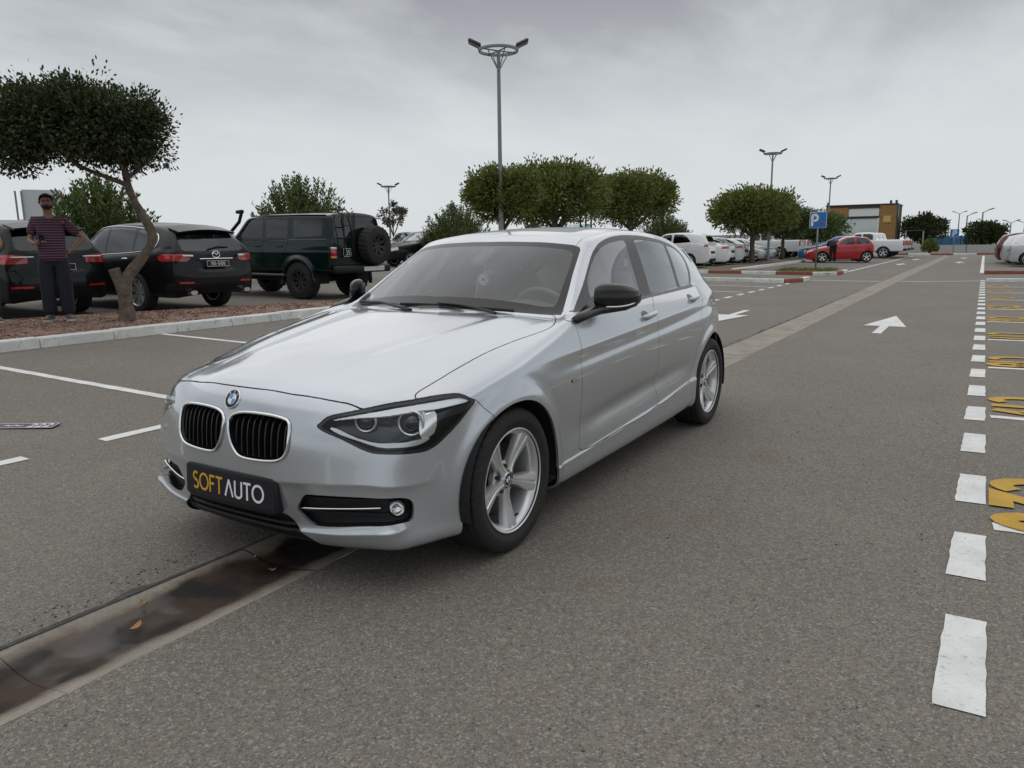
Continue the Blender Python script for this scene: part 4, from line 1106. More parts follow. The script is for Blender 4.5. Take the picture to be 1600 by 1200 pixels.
    def seat(y, x, nm, wdt=.50, head=True):
        st = link(nm, None, car)
        def pad(c_, d, rx, name, bev=.06):
            return MB().box(c_, d, (0, rx, 0), bev).build(name, M_SEAT, st, ang=50)
        pad((x + .02, y, .50), (.52, wdt, .18), math.radians(-6), 'cushion')
        pad((x - .30, y, .83), (.16, wdt, .62), math.radians(-14), 'backrest')
        if head: pad((x - .405, y, 1.215), (.09, .26, .17), math.radians(-8), 'headrest', .04)
    seat(.37, -1.55, 'front_seat'); seat(-.37, -1.55, 'front_seat')
    seat(0, -2.38, 'rear_seat', 1.22, False)
    for y in (.38, -.38): MB().box((-2.78, y, 1.13), (.08, .24, .14), (0, -.15, 0), .035).build('rear_headrest', M_SEAT, car, ang=50)
    MB().box((-2.75, 0, .95), (.6, 1.15, .03)).build('parcel_shelf', M_DASH, car)
    MB().box((-1.6, 0, .34), (2.6, 1.4, .04)).build('cabin_floor', M_VOID, car)
    rv = MB().box((-1.13, .01, 1.235), (.03, .24, .065), (0, -.2, .15), .014).build('rear_view_mirror', M_BLACKP, car)
    MB().box((-1.01, .035, 1.246), (.19, .085, .03), (0, .48, 0), .012).build('sensor_housing', mat('sensor_grey', (.10, .095, .10), .6), car)
    ch = link('hanging_charm', None, car); tag(ch, 'round blue and white eye charm hanging behind the windscreen')
    MB().tube([(-1.12, -.03, 1.21), (-1.12, -.041, 1.146)], .0012, 5).build('cord', M_WHITE, ch)
    MB().lathe([(0, .004), (.036, .004), (.036, -.004), (0, -.004)], 28, 'x', (-1.12, -.041, 1.110)).build('charm_disc', mat('charm_pale', (.55, .68, .72), .3), ch)
    MB().lathe([(0, .0055), (.022, .0055), (.022, .003)], 24, 'x', (-1.12, -.041, 1.110)).build('charm_iris', M_WHITE, ch)
    MB().lathe([(0, .0065), (.010, .0065), (.010, .004)], 18, 'x', (-1.12, -.041, 1.110)).build('charm_pupil', mat('charm_dark', (.04, .08, .13), .3), ch)
    return car
# ------------------------------------------------------------------ other vehicles: one cage recipe, many specs
def spec_cage(sp):
    """16-row cage from a side profile. sp keys: top [(x,z)], belt [(x,z)], plan [(x,halfwidth)], sill, fx, rx (ends), rail (roof rail / half width), fcen, rcen"""
    I = lambda k, x: float(np.interp(x, [p[0] for p in sorted(sp[k])], [p[1] for p in sorted(sp[k])]))
    xs = sorted(sp['cols'], reverse=True); sill = sp['sill']; rail = sp.get('rail', .74); crown = sp.get('crown', .05)
    tumb = sp.get('tumble', .93)
    hf = [.965, .90, .80, .68, .46, .23, 0]
    def section(x, w=None, ztop=None, zb=None):
        w = I('plan', x) if w is None else w; zt = I('top', x) if ztop is None else ztop; zb = I('belt', x) if zb is None else zb
        zb = min(zb, zt - .02)
        k = min(1, max(0, (zt - zb - .06) / .22)); k = k * k * (3 - 2 * k)
        g = [tumb - .02, (tumb + rail) / 2 - .005, rail + .005, rail - .075, rail * .66, rail * .33, 0]
        H = zt - zb; cr = min(crown, H * .4)
        gz = [zb + .02, zb + H * .50, zt - cr * 1.45, zt - cr * .75, zt - cr * .30, zt - cr * .08, zt]
        hz = [zb + H * f for f in (.22, .45, .66, .82, .94, .985, 1)]
        low = sill
        r = [(w * .88, low - .03), (w * .965, low), (w * .985, low + .10 * (zb - low)), (w * .995, low + .25 * (zb - low)), (w, low + .42 * (zb - low)), (w * 1.0, low + .60 * (zb - low)), (w * .995, low + .76 * (zb - low)), (w * .98, low + .90 * (zb - low)), (w * tumb, zb)]
        for i in range(7):
            y = w * (hf[i] * tumb * (1 - k) + g[i] * k); z = hz[i] * (1 - k) + gz[i] * k
            r.append((y, z))
        return r
    cols = [[(x, y, z) for y, z in section(x)] for x in xs]
    rows = [[c[i] for c in cols] for i in range(16)]
    fx, rx = sp['fx'], sp['rx']
    def corner(xe, s, key, dx):
        e = []
        cen = sp[key]; w = I('plan', xe)
        sec = section(xe)
        for i in range(16):
            y, z = sec[i]
            if i <= 8: cx = cen[i][0]; e.append((xe + (cx - cen[4][0]) * .6, y, z))
            else:
                f = (16 - 1 - i) / 7.0; e.append((cen[8][0] + (xe - cen[8][0]) * f ** 2, y, z + (cen[8][1] - I('top', xe)) * (1 - f)))
        return e
    front = corner(fx - sp.get('fdx', .16), 1, 'fcen', 0); rear = corner(rx + sp.get('rdx', .14), -1, 'rcen', 0)
    return dict(rows=rows, front=front, rear=rear, fcen=sp['fcen'], rcen=sp['rcen'], C=8, pf=sp.get('pf', 3.0), pr=sp.get('pr', 3.4))

def simple_wheel(parent, loc, side, R, rim, w, m_rim, spokes=5, spin=.3, wide=.6, twin=False, knob=False):
    o = link('wheel', None, parent, loc)
    if side < 0: o.rotation_euler = (0, 0, math.pi)
    h = w / 2
    key = ('ty', R, rim, w, knob)
    if key not in _WCACHE:
        V, Q = tyre_mesh(R, rim, w, 80 if not knob else 120)
        if knob:
            a = np.arctan2(V[:, 2], V[:, 0]); r = np.hypot(V[:, 0], V[:, 2]); k = (r > R - .03) & (np.sin(a * 26 + np.sign(V[:, 1]) * .8) > .2)
            V[k, 0] *= 1.03; V[k, 2] *= 1.03
        t = mesh_geo('tyre', V, Q, M_RUBBER); _WCACHE[key] = t.data; bpy.data.objects.remove(t)
        q = MB(); q.lathe([(rim * .93, -h * .8), (rim, -h * .8), (rim * .90, -h * .6), (rim * .88, h * .2), (rim * .93, h * .72), (rim, h * .80), (rim * 1.02, h * .86), (rim * .97, h * .88), (rim * .93, h * .78)], 40, 'y')
        q.lathe([(0, h * .56), (rim * .20, h * .56), (rim * .26, h * .46), (rim * .26, h * .2)], 20, 'y')
        n = spokes * (2 if twin else 1)
        for k in range(n):
            a = spin + 2 * math.pi * (k // 2 if twin else k) / spokes + ((-.16 if k % 2 else .16) if twin else 0)
            ca, sa = math.cos(a), math.sin(a); st = []
            hw0, hw1 = (rim * .10, rim * .09) if twin else (rim * .13, rim * .13 * (1 + wide))
            for r, f, yf in ((rim * .16, 0, h * .55), (rim * .5, .5, h * .58), (rim * .95, 1, h * .80)):
                hw = hw0 + (hw1 - hw0) * f; st.append([(r, -hw, yf - .03), (r, -hw * .75, yf), (r, hw * .75, yf), (r, hw, yf - .03)])
            q.add([(p[0] * ca - p[1] * sa, p[2], p[0] * sa + p[1] * ca) for s_ in st for p in s_], [(i * 4 + j, i * 4 + j + 1, i * 4 + 5 + j, i * 4 + 4 + j) for i in range(2) for j in range(3)])
        t = q.build('rim', m_rim, None, ang=40); _WCACHE[key + ('r', spokes, twin, m_rim.name)] = t.data; bpy.data.objects.remove(t)
        t = MB().lathe([(rim * .9, -h * .1), (0, -h * .1)], 24, 'y').build('brake_plate', M_VOID); _WCACHE['bp' + str(key)] = t.data; bpy.data.objects.remove(t)
    link('tyre', _WCACHE[key], o)
    rk = key + ('r', spokes, twin, m_rim.name)
    if rk not in _WCACHE: rk = [k for k in _WCACHE if isinstance(k, tuple) and k[:5] == key and 'r' in k][0]
    link('rim', _WCACHE[rk], o); link('brake_plate', _WCACHE['bp' + str(key)], o)
    return o
_WCACHE = {}

def pyz(P): return np.asarray(P)[:, [1, 2]]
def build_vehicle(sp, parent, lev=2):
    """cuts the skin of a spec into parts and hangs them under parent"""
    V, Q = cage_mesh(spec_cage(sp)); A, B = subdiv_half(V, Q, lev, fit=1); T = quads_to_tris(A, B)
    N = vnormals(A, T)
    if 'shape' in sp: A = sp['shape'](A, N)
    s = Surf(A, T)
    wb = sp['wb']; ra = sp['arch']; zc = sp['R']
    def arch(xa):
        def f(P):
            dx, dz = P[:, 0] - xa, P[:, 2] - zc
            return np.where(dz > 0, np.hypot(dx, dz), np.abs(dx)) - ra
        return f
    W = max(p[1] for p in sp['plan'])
    ml = lambda P, N: (P[:, 1] > W * .55) & (P[:, 2] < zc + ra + .1)
    s.cut(arch(0), 99, mask=ml); s.cut(arch(-wb), 99, mask=ml)
    ms = lambda P, N: (N[:, 1] > .3) & (P[:, 1] > W * .4)
    lab = 30; names = {}
    def cut(proj, poly, nm, m, mask, only=(0,), rim=.01, both=False, r=.03):
        nonlocal lab
        lab += 1; pl = round_poly(poly, r) if r else np.array(poly)
        s.cut(lambda P: sdf_poly(proj(P), pl), lab, only=only, mask=mask); names[lab] = (nm, m, rim, both)
        return lab
    if 'frame' in sp: fr = cut(SXZ, sp['frame'], 'window_surround', sp.get('frame_mat', M_BLACKG), ms, r=.04); on = (0, fr)
    else: on = (0,)
    for nm, poly in sp.get('side_glass', []): cut(SXZ, poly, nm, sp.get('glass', M_PRIVG), ms, on, 0)
    if 'ws' in sp: cut(pyz, sp['ws'], 'windscreen', sp.get('wsglass', M_SIDEG), lambda P, N: (N[:, 0] > .25) & (P[:, 2] > sp['ws_zmin']) & (P[:, 0] > -wb * .7), on, 0, True)
    if 'rw' in sp: cut(pyz, sp['rw'], 'rear_window', sp.get('glass', M_PRIVG), lambda P, N: (N[:, 0] < -.25) & (P[:, 2] > sp['rw_zmin']) & (P[:, 0] < -wb * .6), on, 0, True)
    for nm, poly, m in sp.get('front_parts', []): cut(pyz, poly, nm, m, lambda P, N: (P[:, 0] > .2) & (N[:, 0] > .2), both=min(p[0] for p in poly) < 0)
    for nm, poly, m in sp.get('rear_parts', []): cut(pyz, poly, nm, m, lambda P, N: (P[:, 0] < -wb - .2) & (N[:, 0] < -.2), both=min(p[0] for p in poly) < 0, r=sp.get('rear_r', .03))
    for nm, poly, m in sp.get('corner_rear', []):
        cut(lambda P: np.stack([(P[:, 1] - P[:, 0]) * .7071 - (W + wb) * .7071, P[:, 2]], 1), poly, nm, m, lambda P, N: (P[:, 0] < -wb) & (P[:, 1] > .2), only=(0,) + tuple(names))
    for nm, poly, m in sp.get('corner_front', []):
        cut(S2, poly, nm, m, lambda P, N: (P[:, 0] > .1) & (P[:, 1] > .2))
    for nm, poly, m in sp.get('side_parts', []): cut(SXZ, poly, nm, m, ms)
    def gapcut(poly, nm):
        nonlocal lab
        lab += 1; g = sp.get('gap', .004)
        s.cut(lambda P: sdf_poly(SXZ(P), poly) + g, lab, mask=ms); names[lab] = (nm, sp['paint'], .012, False)
        s.cut(lambda P: sdf_poly(SXZ(P), poly) - g, 98, mask=ms)
    for nm, poly in sp.get('doors', []): gapcut(round_poly(poly, .05), nm)
    for l, (nm, m, rim, both) in names.items():
        g = s.piece((l,))
        if not len(g[2]): continue
        if both:
            V, N, T = both_sides(*g)
            if rim: V, N, T = with_rim(V, N, T, rim)
            mesh_geo(nm, V, T, m, parent, N)
        else:
            for sd in (1, -1):
                V, N, T = g if sd > 0 else mirror_y(*g)
                if rim: V, N, T = with_rim(V, N, T, rim)
                mesh_geo(nm, V, T, m, parent, N)
    V, N, T = both_sides(*s.piece((0,))); V, N, T = with_rim(V, N, T, .012)
    mesh_geo('body', V, T, sp['paint'], parent, N)
    keep = ~np.isin(s.L, [99] + [l for l, v in names.items() if v[2] == 0])
    t = s.T[keep]; u, inv = np.unique(t, return_inverse=True)
    g = both_sides(inset(s.V[u], s.N[u], .022), s.N[u], inv.reshape(-1, 3)); mesh_geo('inner_shell', g[0], g[2], M_VOID, parent, g[1])
    for x, key in ((0, 'tf'), (-wb, 'tr')):
        y = sp.get(key, W - .13)
        for sd in (1, -1):
            simple_wheel(parent, (x, y * sd, zc), sd, sp['R'], sp['rim'], sp.get('tw', .24), sp.get('rim_mat', M_RIM), sp.get('spokes', 5), twin=sp.get('twin', False), knob=sp.get('knob', False))
            q = MB(); k = 16; v = []
            for yy, rr in ((W * .97, ra - .002), (W * .955, ra + .012), (W * .5, ra + .015), (W * .48, .02)):
                for i in range(k + 1):
                    a = math.radians(-8 + 196 * i / k); v.append((x + rr * math.cos(a), yy * sd, zc + rr * math.sin(a)))
            q.add(v, [(a * (k + 1) + i, a * (k + 1) + i + 1, (a + 1) * (k + 1) + i + 1, (a + 1) * (k + 1) + i) for a in range(3) for i in range(k)]).build('wheel_arch_liner', M_VOID, parent)
    L0, L1 = sp['fx'] - .35, sp['rx'] + .35
    MB().box(((L0 + L1) / 2, 0, sp['sill'] + .06), (L0 - L1, W * 1.15, .10)).build('underbody', M_VOID, parent)
    return s

def seats_in(parent, xs, zb, m=None, w=.48):
    for x in xs:
        for y in (.38, -.38):
            st = link('seat', None, parent)
            MB().box((x - .12, y, zb + .30), (.15, w, .62), (0, -.22, 0), .05).build('backrest', m or M_SEAT, st, ang=50)
            MB().box((x - .22, y, zb + .70), (.09, .26, .18), (0, -.15, 0), .04).build('headrest', m or M_SEAT, st, ang=50)

def plate_on(parent, c, nrm, w, h, txt, m_bg=None, m_tx=None, name='number_plate', squig=True):
    n = Vector(nrm).normalized(); ux = Vector((0, 0, 1)).cross(n).normalized(); uy = n.cross(ux)
    C = Vector(c); o = link(name, None, parent)
    MB().add([tuple(C + ux * a * w / 2 + uy * b * h / 2 + n * d) for d in (0, .008) for a, b in ((-1, -1), (1, -1), (1, 1), (-1, 1))], [(0, 1, 2, 3), (4, 5, 6, 7), (0, 1, 5, 4), (1, 2, 6, 5), (2, 3, 7, 6), (3, 0, 4, 7)]).build('plate_face', m_bg or M_BLACKP, o)
    q = MB(); bw = h * .05
    fr = [(-w / 2 + bw, -h / 2 + bw), (w / 2 - bw, -h / 2 + bw), (w / 2 - bw, h / 2 - bw), (-w / 2 + bw, h / 2 - bw), (-w / 2 + bw, -h / 2 + bw)]
    q.ribbon(fr, bw, C, ux, uy, n, .010)
    hh = h * .58
    tot = max(.01, sum((GLYPH[c_][0] + .14) for c_ in txt) * hh); sx = min(1.0, w * .86 / tot)
    text_strokes(q, txt, hh, hh * .13, C - uy * (hh / 2), ux, uy, n, gap=.14 * sx, t=.010, sx=sx, align='c')
    q.build('plate_lettering', m_tx or M_WHITE, o)
    return o

def mirrors_on(parent, x, y, z, m, size=1.0):
    for sd in (1, -1):
        o = link('door_mirror', None, parent)
        MB().box((x, (y + .13) * sd, z), (.09 * size, .20 * size, .15 * size), (0, 0, -.25 * sd), .04).build('mirror_housing', m, o, ang=60)
        MB().box((x, (y + .02) * sd, z - .04), (.05, .10, .05), None, .015).build('mirror_arm', M_BLACKP, o)
        MB().box((x - .05 * size, (y + .13) * sd, z), (.006, .16 * size, .11 * size), (0, 0, -.25 * sd)).build('mirror_glass', M_CHROME, o)
def handles_on(parent, pts, W, m):
    for x, z in pts:
        for sd in (1, -1): MB().box((x, W * sd, z), (.19, .035, .032), None, .012).build('door_handle', m, parent, ang=50)

def chrome_loop(parent, surf, poly, r, name='chrome_surround', m=None, ymin=.4, closed=True):
    from mathutils.bvhtree import BVHTree
    bv = BVHTree.FromPolygons(surf.V.tolist(), surf.T.tolist())
    pts = []
    for x, z in poly:
        h = bv.ray_cast(Vector((x, 3, z)), Vector((0, -1, 0)))
        if h[0]: pts.append(tuple(h[0] + Vector((0, .004, 0))))
    for sd in (1, -1): MB().tube([(a, b * sd, c) for a, b, c in pts], r, 6, closed=closed).build(name, m or M_CHROME, parent, smooth=True)

P_BLACK = car_paint('black_car_paint', (.004, .0045, .006), 0, .4, coat=.42)
P_GREEN = car_paint('dark_green_paint', (.002, .0125, .011), .1, .3, coat=.6)
P_WHITE = car_paint('white_car_paint', (.74, .75, .76), 0, .3)
P_RED = car_paint('red_car_paint', (.40, .014, .018), 0, .28)
P_SILV2 = car_paint('pale_silver_paint', (.50, .51, .53), .7, .33)
P_BLUE = car_paint('bright_blue_paint', (.015, .20, .50), .1, .28)
P_DRED = car_paint('dark_red_paint', (.10, .01, .016), .2, .28)
P_GREY = car_paint('mid_grey_paint', (.20, .21, .22), .6, .33)
M_GREYP = mat('grey_plastic', (.09, .09, .09), .6)
M_CLEARL = mat('clear_lamp', (.62, .63, .64), .12, .3, coat=1.0)
G_DARK = glass_mat('smoked_glass', (.10, .12, .12), .8)
G_GREEN = glass_mat('green_glass', (.34, .44, .43), .8, haze=.02, haze_col=(.3, .36, .37))
M_DRIM = mat('dark_steel_rim', (.03, .03, .032), .45, .3)

def suv_spec(paint, L=4.86, W=.965, H=1.74, wb=2.9, fo=.92, R=.38, sill=.32, bz=1.10, **k):
    ro = L - wb - fo; fx = fo; rx = -wb - ro
    sp = dict(paint=paint, wb=wb, R=R, rim=R * .66, arch=R + .055, sill=sill, fx=fx, rx=rx, tw=.25,
      top=[(fx, bz - .16), (fx - .16, bz - .10), (.3, bz + .0), (-.5, bz + .08), (-.58, bz + .11), (-1.32, H - .09), (-1.45, H - .045), (-1.9, H), (-2.6, H), (-wb - .3, H - .035), (-wb - .62, H - .10), (rx + .14, H - .16), (rx, H - .2)],
      belt=[(fx, bz - .22), (fx - .2, bz - .17), (0, bz - .08), (-.6, bz), (-wb, bz + .07), (rx, bz + .08)],
      plan=[(fx, W * .80), (fx - .16, W * .87), (fx - .45, W * .97), (.1, W), (-wb, W), (rx + .45, W * .97), (rx + .14, W * .90), (rx, W * .84)],
      cols=[fx - .28, fx - .45, .2, 0, -.25, -.45, -.60, -.95, -1.32, -1.46, -1.9, -2.3, -2.7, -wb - .1, -wb - .35, -wb - .62, rx + .30],
      fcen=[(fx - .12, sill - .02), (fx - .05, sill + .03), (fx - .02, sill + .12), (fx, sill + .25), (fx, sill + .38), (fx - .005, sill + .50), (fx - .02, bz - .30), (fx - .05, bz - .2), (fx - .12, bz - .12)],
      rcen=[(rx + .12, sill + .02), (rx + .04, sill + .08), (rx, sill + .18), (rx, sill + .30), (rx + .02, sill + .42), (rx + .04, bz - .25), (rx + .06, bz - .05), (rx + .12, bz + .12), (rx + .30, H - .14)],
      ws=[(-.1, bz + .16), (.66, bz + .14), (.60, H - .20), (.52, H - .14), (-.1, H - .11)], ws_zmin=bz + .10)
    sp.update(k)
    return sp
def black_crossover(loc, rotz):
    """seven-seat crossover seen from behind left"""
    t = thing('crossover_car', 'black crossover with chrome window surround and multi-spoke wheels parked behind the bent tree trunk', 'car', loc, rotz)
    H, W, wb, fx, rx = 1.73, .968, 2.875, .985, -4.115
    b = 1.08
    sp = suv_spec(P_BLACK, 5.10, W, H, wb, .985, .385, .33, b, rim=.262, twin=True, spokes=7,
      rim_mat=mat('bright_alloy', (.60, .61, .62), .28, .85), glass=G_GREEN,
      top=[(fx, .90), (.80, .96), (.3, 1.06), (-.45, 1.16), (-.55, 1.19), (-1.35, 1.63), (-1.5, 1.675), (-2.0, 1.725), (-2.7, 1.715), (-3.2, 1.675), (-3.60, 1.60), (-3.86, 1.52), (rx, 1.45)],
      belt=[(fx, .84), (.7, .90), (0, .99), (-.6, 1.06), (-2.0, 1.10), (-3.0, 1.15), (-3.6, 1.20), (rx, 1.22)],
      rcen=[(-3.98, .36), (-4.06, .40), (-4.105, .50), (-4.115, .62), (-4.11, .74), (-4.06, .84), (-4.02, .98), (-3.98, 1.16), (-3.74, 1.545)],
      cols=[.70, .52, .2, 0, -.25, -.42, -.58, -.95, -1.35, -1.5, -1.9, -2.3, -2.65, -2.95, -3.2, -3.45, -3.70], rail=.70, crown=.06,
      side_glass=[('front_window', [(-.92, 1.14), (-1.30, 1.40), (-1.52, 1.555), (-1.78, 1.60), (-1.82, 1.13)]), ('rear_side_window', [(-1.90, 1.14), (-1.88, 1.605), (-2.35, 1.60), (-2.72, 1.575), (-2.74, 1.16)]), ('quarter_window', [(-2.83, 1.18), (-2.82, 1.565), (-3.10, 1.53), (-3.36, 1.45), (-3.44, 1.36), (-3.40, 1.25), (-3.2, 1.21)])],
      frame=[(-.80, 1.09), (-1.25, 1.40), (-1.50, 1.59), (-1.85, 1.635), (-2.35, 1.63), (-2.80, 1.60), (-3.12, 1.56), (-3.40, 1.475), (-3.49, 1.36), (-3.44, 1.22), (-3.2, 1.17), (-2.4, 1.115)],
      rw=[(-.1, 1.49), (.55, 1.47), (.66, 1.40), (.68, 1.20), (.60, 1.165), (-.1, 1.155)], rw_zmin=1.1, wsglass=M_SIDEG,
      rear_parts=[('plate_recess', [(-.1, .86), (.36, .86), (.32, .99), (-.1, .99)], M_BLACKP), ('reflector', [(.52, .565), (.80, .565), (.80, .60), (.52, .60)], M_RED)],
      corner_rear=[('tail_lamp', [(.56, .97), (.50, 1.02), (.50, 1.09), (.60, 1.115), (.86, 1.10), (.92, 1.06), (.90, 1.0)], M_RED)],
      doors=[('front_door', [(-.62, 1.03), (-.66, .45), (-1.80, .42), (-1.84, 1.10)]), ('rear_door', [(-1.84, 1.10), (-1.80, .42), (-2.35, .44), (-2.62, .78), (-2.86, 1.14)])])
    s = build_vehicle(sp, t, 3)
    chrome_loop(t, s, smooth_poly(sp['frame'], 4), .011)
    # clear upper part of the lamps
    for sd in (1, -1):
        MB().box((-4.055, .60 * sd, 1.075), (.05, .20, .045), (0, 0, -.28 * sd), .012).build('clear_lamp_strip', M_CLEARL, t, ang=50)
        MB().tube([(-4.06, .60 * sd, .40), (-4.17, .60 * sd, .40)], .052, 12, flat=(1.45, .8)).build('exhaust_tip', M_CHROME, t, ang=40)
    MB().box((-4.085, 0, 1.015), (.03, .74, .022), None, .008).build('chrome_bar', M_CHROME, t)
    q = MB(); q.tube([(-4.075, .085 * math.cos(a), 1.095 + .062 * math.sin(a)) for a in np.linspace(0, 2 * math.pi, 25)[:-1]], .010, 6, closed=True)
    q.tube([(-4.078, -.075, 1.115), (-4.082, -.035, 1.120), (-4.085, 0, 1.085), (-4.082, .035, 1.120), (-4.078, .075, 1.115)], .010, 6); q.build('wing_emblem', M_CHROME, t, smooth=True)
    plate_on(t, (-4.112, 0, .925), (-1, 0, .08), .50, .115, '155-5100')
    wp = MB(); wp.tube([(-3.985, .10, 1.195), (-3.97, -.12, 1.245), (-3.955, -.36, 1.232)], .014, 6); wp.build('rear_wiper', M_BLACKP, t)
    q = MB(); v = []
    for y in np.linspace(-.62, .62, 11): v += [(-3.52, y, 1.665 - .06 * (y / .62) ** 2), (-3.93 + .05 * (y / .62) ** 2, y, 1.565 - .05 * (y / .62) ** 2), (-3.90 + .05 * (y / .62) ** 2, y, 1.530 - .05 * (y / .62) ** 2), (-3.6, y, 1.60 - .06 * (y / .62) ** 2)]
    q.add(v, [(4 * i + j, 4 * i + (j + 1) % 4, 4 * i + 4 + (j + 1) % 4, 4 * i + 4 + j) for i in range(10) for j in range(4)] + [(0, 1, 2, 3), (40, 41, 42, 43)]).build('roof_spoiler', P_BLACK, t, ang=50)
    handles_on(t, [(-1.62, .98), (-2.62, 1.02)], .965, M_CHROME)
    mirrors_on(t, -.85, .93, 1.17, P_BLACK)
    seats_in(t, (-1.5, -2.4, -3.1), .62)
    return t

def green_offroader(loc, rotz):
    t = thing('offroad_car', 'lifted dark green off-road wagon with snorkel, rear ladder and spare wheel', 'car', loc, rotz)
    H, W, wb, R = 2.0, .93, 2.97, .435
    fx, rx = .80, -4.02; sill, b = .66, 1.36
    def shape(V, N):
        V = V.copy()
        for xa in (0, -wb):
            r = np.hypot(V[:, 0] - xa, V[:, 2] - R); k = (N[:, 1] > .4)
            V[:, 1] += k * .055 * (1 - sstep(.52, .60, r))
        d = V[:, 2] - 1.08; V[:, 1] += (N[:, 1] > .4) * .012 * np.exp(-(d / .03) ** 2)
        return V
    sp = suv_spec(P_GREEN, 4.8, W, H, wb, .80, R, sill, b, rim=.225, tw=.30, spokes=8, rim_mat=M_DRIM, knob=True, arch=.50, glass=G_GREEN, tumble=.965, rail=.83, crown=.07, shape=shape, gap=.006, pf=5, pr=7,
      top=[(fx, 1.24), (.64, 1.28), (-.40, 1.38), (-.50, 1.42), (-1.05, 1.90), (-1.2, 1.955), (-1.8, 2.0), (-3.0, 1.995), (-3.7, 1.98), (rx + .16, 1.97), (rx, 1.95)],
      belt=[(fx, 1.18), (0, 1.27), (-.5, 1.34), (-3.0, 1.38), (rx, 1.38)],
      plan=[(fx, .84), (.62, .88), (.3, .92), (0, .93), (-3.0, .93), (rx + .3, .915), (rx + .10, .89), (rx, .87)],
      cols=[.50, .35, .15, 0, -.2, -.40, -.52, -.80, -1.05, -1.2, -1.7, -2.2, -2.6, -2.97, -3.3, -3.6, -3.82], fdx=.14, rdx=.09,
      fcen=[(.68, .62), (.76, .66), (.80, .72), (.80, .80), (.80, .90), (.79, 1.0), (.78, 1.1), (.76, 1.18), (.70, 1.27)],
      rcen=[(-3.95, .66), (-4.0, .70), (-4.02, .78), (-4.02, .88), (-4.02, 1.0), (-4.02, 1.12), (-4.015, 1.24), (-3.99, 1.42), (-3.93, 1.955)],
      side_glass=[('front_window', [(-.86, 1.42), (-1.16, 1.80), (-1.24, 1.85), (-1.72, 1.86), (-1.74, 1.42)]), ('rear_side_window', [(-1.84, 1.42), (-1.82, 1.86), (-2.56, 1.86), (-2.60, 1.42)]), ('quarter_window', [(-2.78, 1.44), (-2.76, 1.86), (-3.62, 1.84), (-3.70, 1.79), (-3.70, 1.46)])],
      rw=[(-.78, 1.88), (.74, 1.88), (.76, 1.42), (-.80, 1.42)], rw_zmin=1.3, ws=[(-.1, 1.46), (.74, 1.46), (.68, 1.84), (-.1, 1.86)], ws_zmin=1.40,
      doors=[('front_door', [(-.60, 1.36), (-.62, .74), (-1.78, .74), (-1.80, 1.36)]), ('rear_door', [(-1.80, 1.36), (-1.78, .74), (-2.30, .74), (-2.50, 1.0), (-2.68, 1.38)])])
    build_vehicle(sp, t, 3)
    for sd in (1, -1):
        l = link('tail_lamp', None, t)
        MB().box((-4.0, .80 * sd, 1.075), (.08, .15, .14), None, .015).build('red_lens', M_RED, l, ang=50)
        MB().box((-4.0, .80 * sd, 1.175), (.08, .15, .06), None, .012).build('clear_lens', M_CLEARL, l, ang=50)
        MB().box((-4.0, .80 * sd, .975), (.08, .15, .055), None, .012).build('amber_lens', M_AMBER, l, ang=50)
        MB().box((-4.16, .80 * sd, .70), (.05, .16, .06), None, .012).build('bumper_lamp', M_RED, t, ang=50)
        MB().box((-1.55, .93 * sd, .56), (2.0, .16, .05), None, .015).build('side_step', M_GREYP, t)
        MB().box((-1.6, .80 * sd, .50), (3.2, .12, .14)).build('chassis_rail', M_VOID, t)
        MB().tube([(-2.97 + .50 * math.cos(a), .955 * sd, R + .50 * math.sin(a)) for a in np.linspace(-.25, math.pi + .25, 19)], .05, 6, flat=(.8, 1.0)).build('wheel_flare', P_GREEN, t, smooth=True)
        MB().tube([(.50 * math.cos(a), .955 * sd, R + .50 * math.sin(a)) for a in np.linspace(-.25, math.pi + .25, 19)], .05, 6, flat=(.8, 1.0)).build('wheel_flare', P_GREEN, t, smooth=True)
        MB().tube([(-1.25, .755 * sd, 1.925), (-1.8, .765 * sd, 1.935), (-3.0, .765 * sd, 1.93), (-3.75, .75 * sd, 1.915)], .014, 6).build('roof_gutter', P_BLACK, t, smooth=True)
    MB().box((-4.12, 0, .70), (.16, 1.80, .17), None, .03).build('rear_bumper', M_BLACKP, t, ang=50)
    MB().box((-4.205, -.30, .70), (.02, .70, .11), None, .008).build('bumper_plate', M_SATIN, t)
    for xa in (0, -2.97): MB().tube([(xa, .72, R), (xa, -.72, R)], .06, 8).build('axle_tube', M_VOID, t)
    # spare wheel on the right-hand door, ladder on the left-hand one
    w = link('spare_wheel', None, t, (-4.20, -.34, 1.24)); w.rotation_euler = (0, 0, math.pi / 2)
    k = [k for k in _WCACHE if isinstance(k, tuple) and k[0] == 'ty' and k[1] == R][0]
    link('tyre', _WCACHE[k], w); link('rim', _WCACHE[[x for x in _WCACHE if isinstance(x, tuple) and x[:5] == k and 'r' in x][0]], w)
    MB().box((-4.06, -.34, 1.24), (.16, .14, .14)).build('spare_carrier', M_BLACKP, t)
    ld = MB()
    for y in (.30, .58): ld.tube([(-4.04, y, .98), (-4.12, y, 1.02), (-4.12, y, 1.85), (-3.92, y, 2.05), (-3.75, y, 2.04)], .016, 6)
    for z in (1.15, 1.42, 1.68): ld.tube([(-4.12, .30, z), (-4.12, .58, z)], .014, 6)
    ld.build('ladder', M_BLACKP, t, smooth=True)
    MB().box((-4.03, .145, 1.5), (.02, .02, .95)).build('door_split', M_BLACKP, t)
    plate_on(t, (-4.035, .42, 1.08), (-1, 0, 0), .26, .19, '135')
    q = MB().tube([(-.18, .95, 1.20), (-.36, .975, 1.34), (-.66, .955, 1.52), (-.98, .90, 1.80), (-1.05, .885, 1.98), (-1.06, .88, 2.02)], .040, 8)
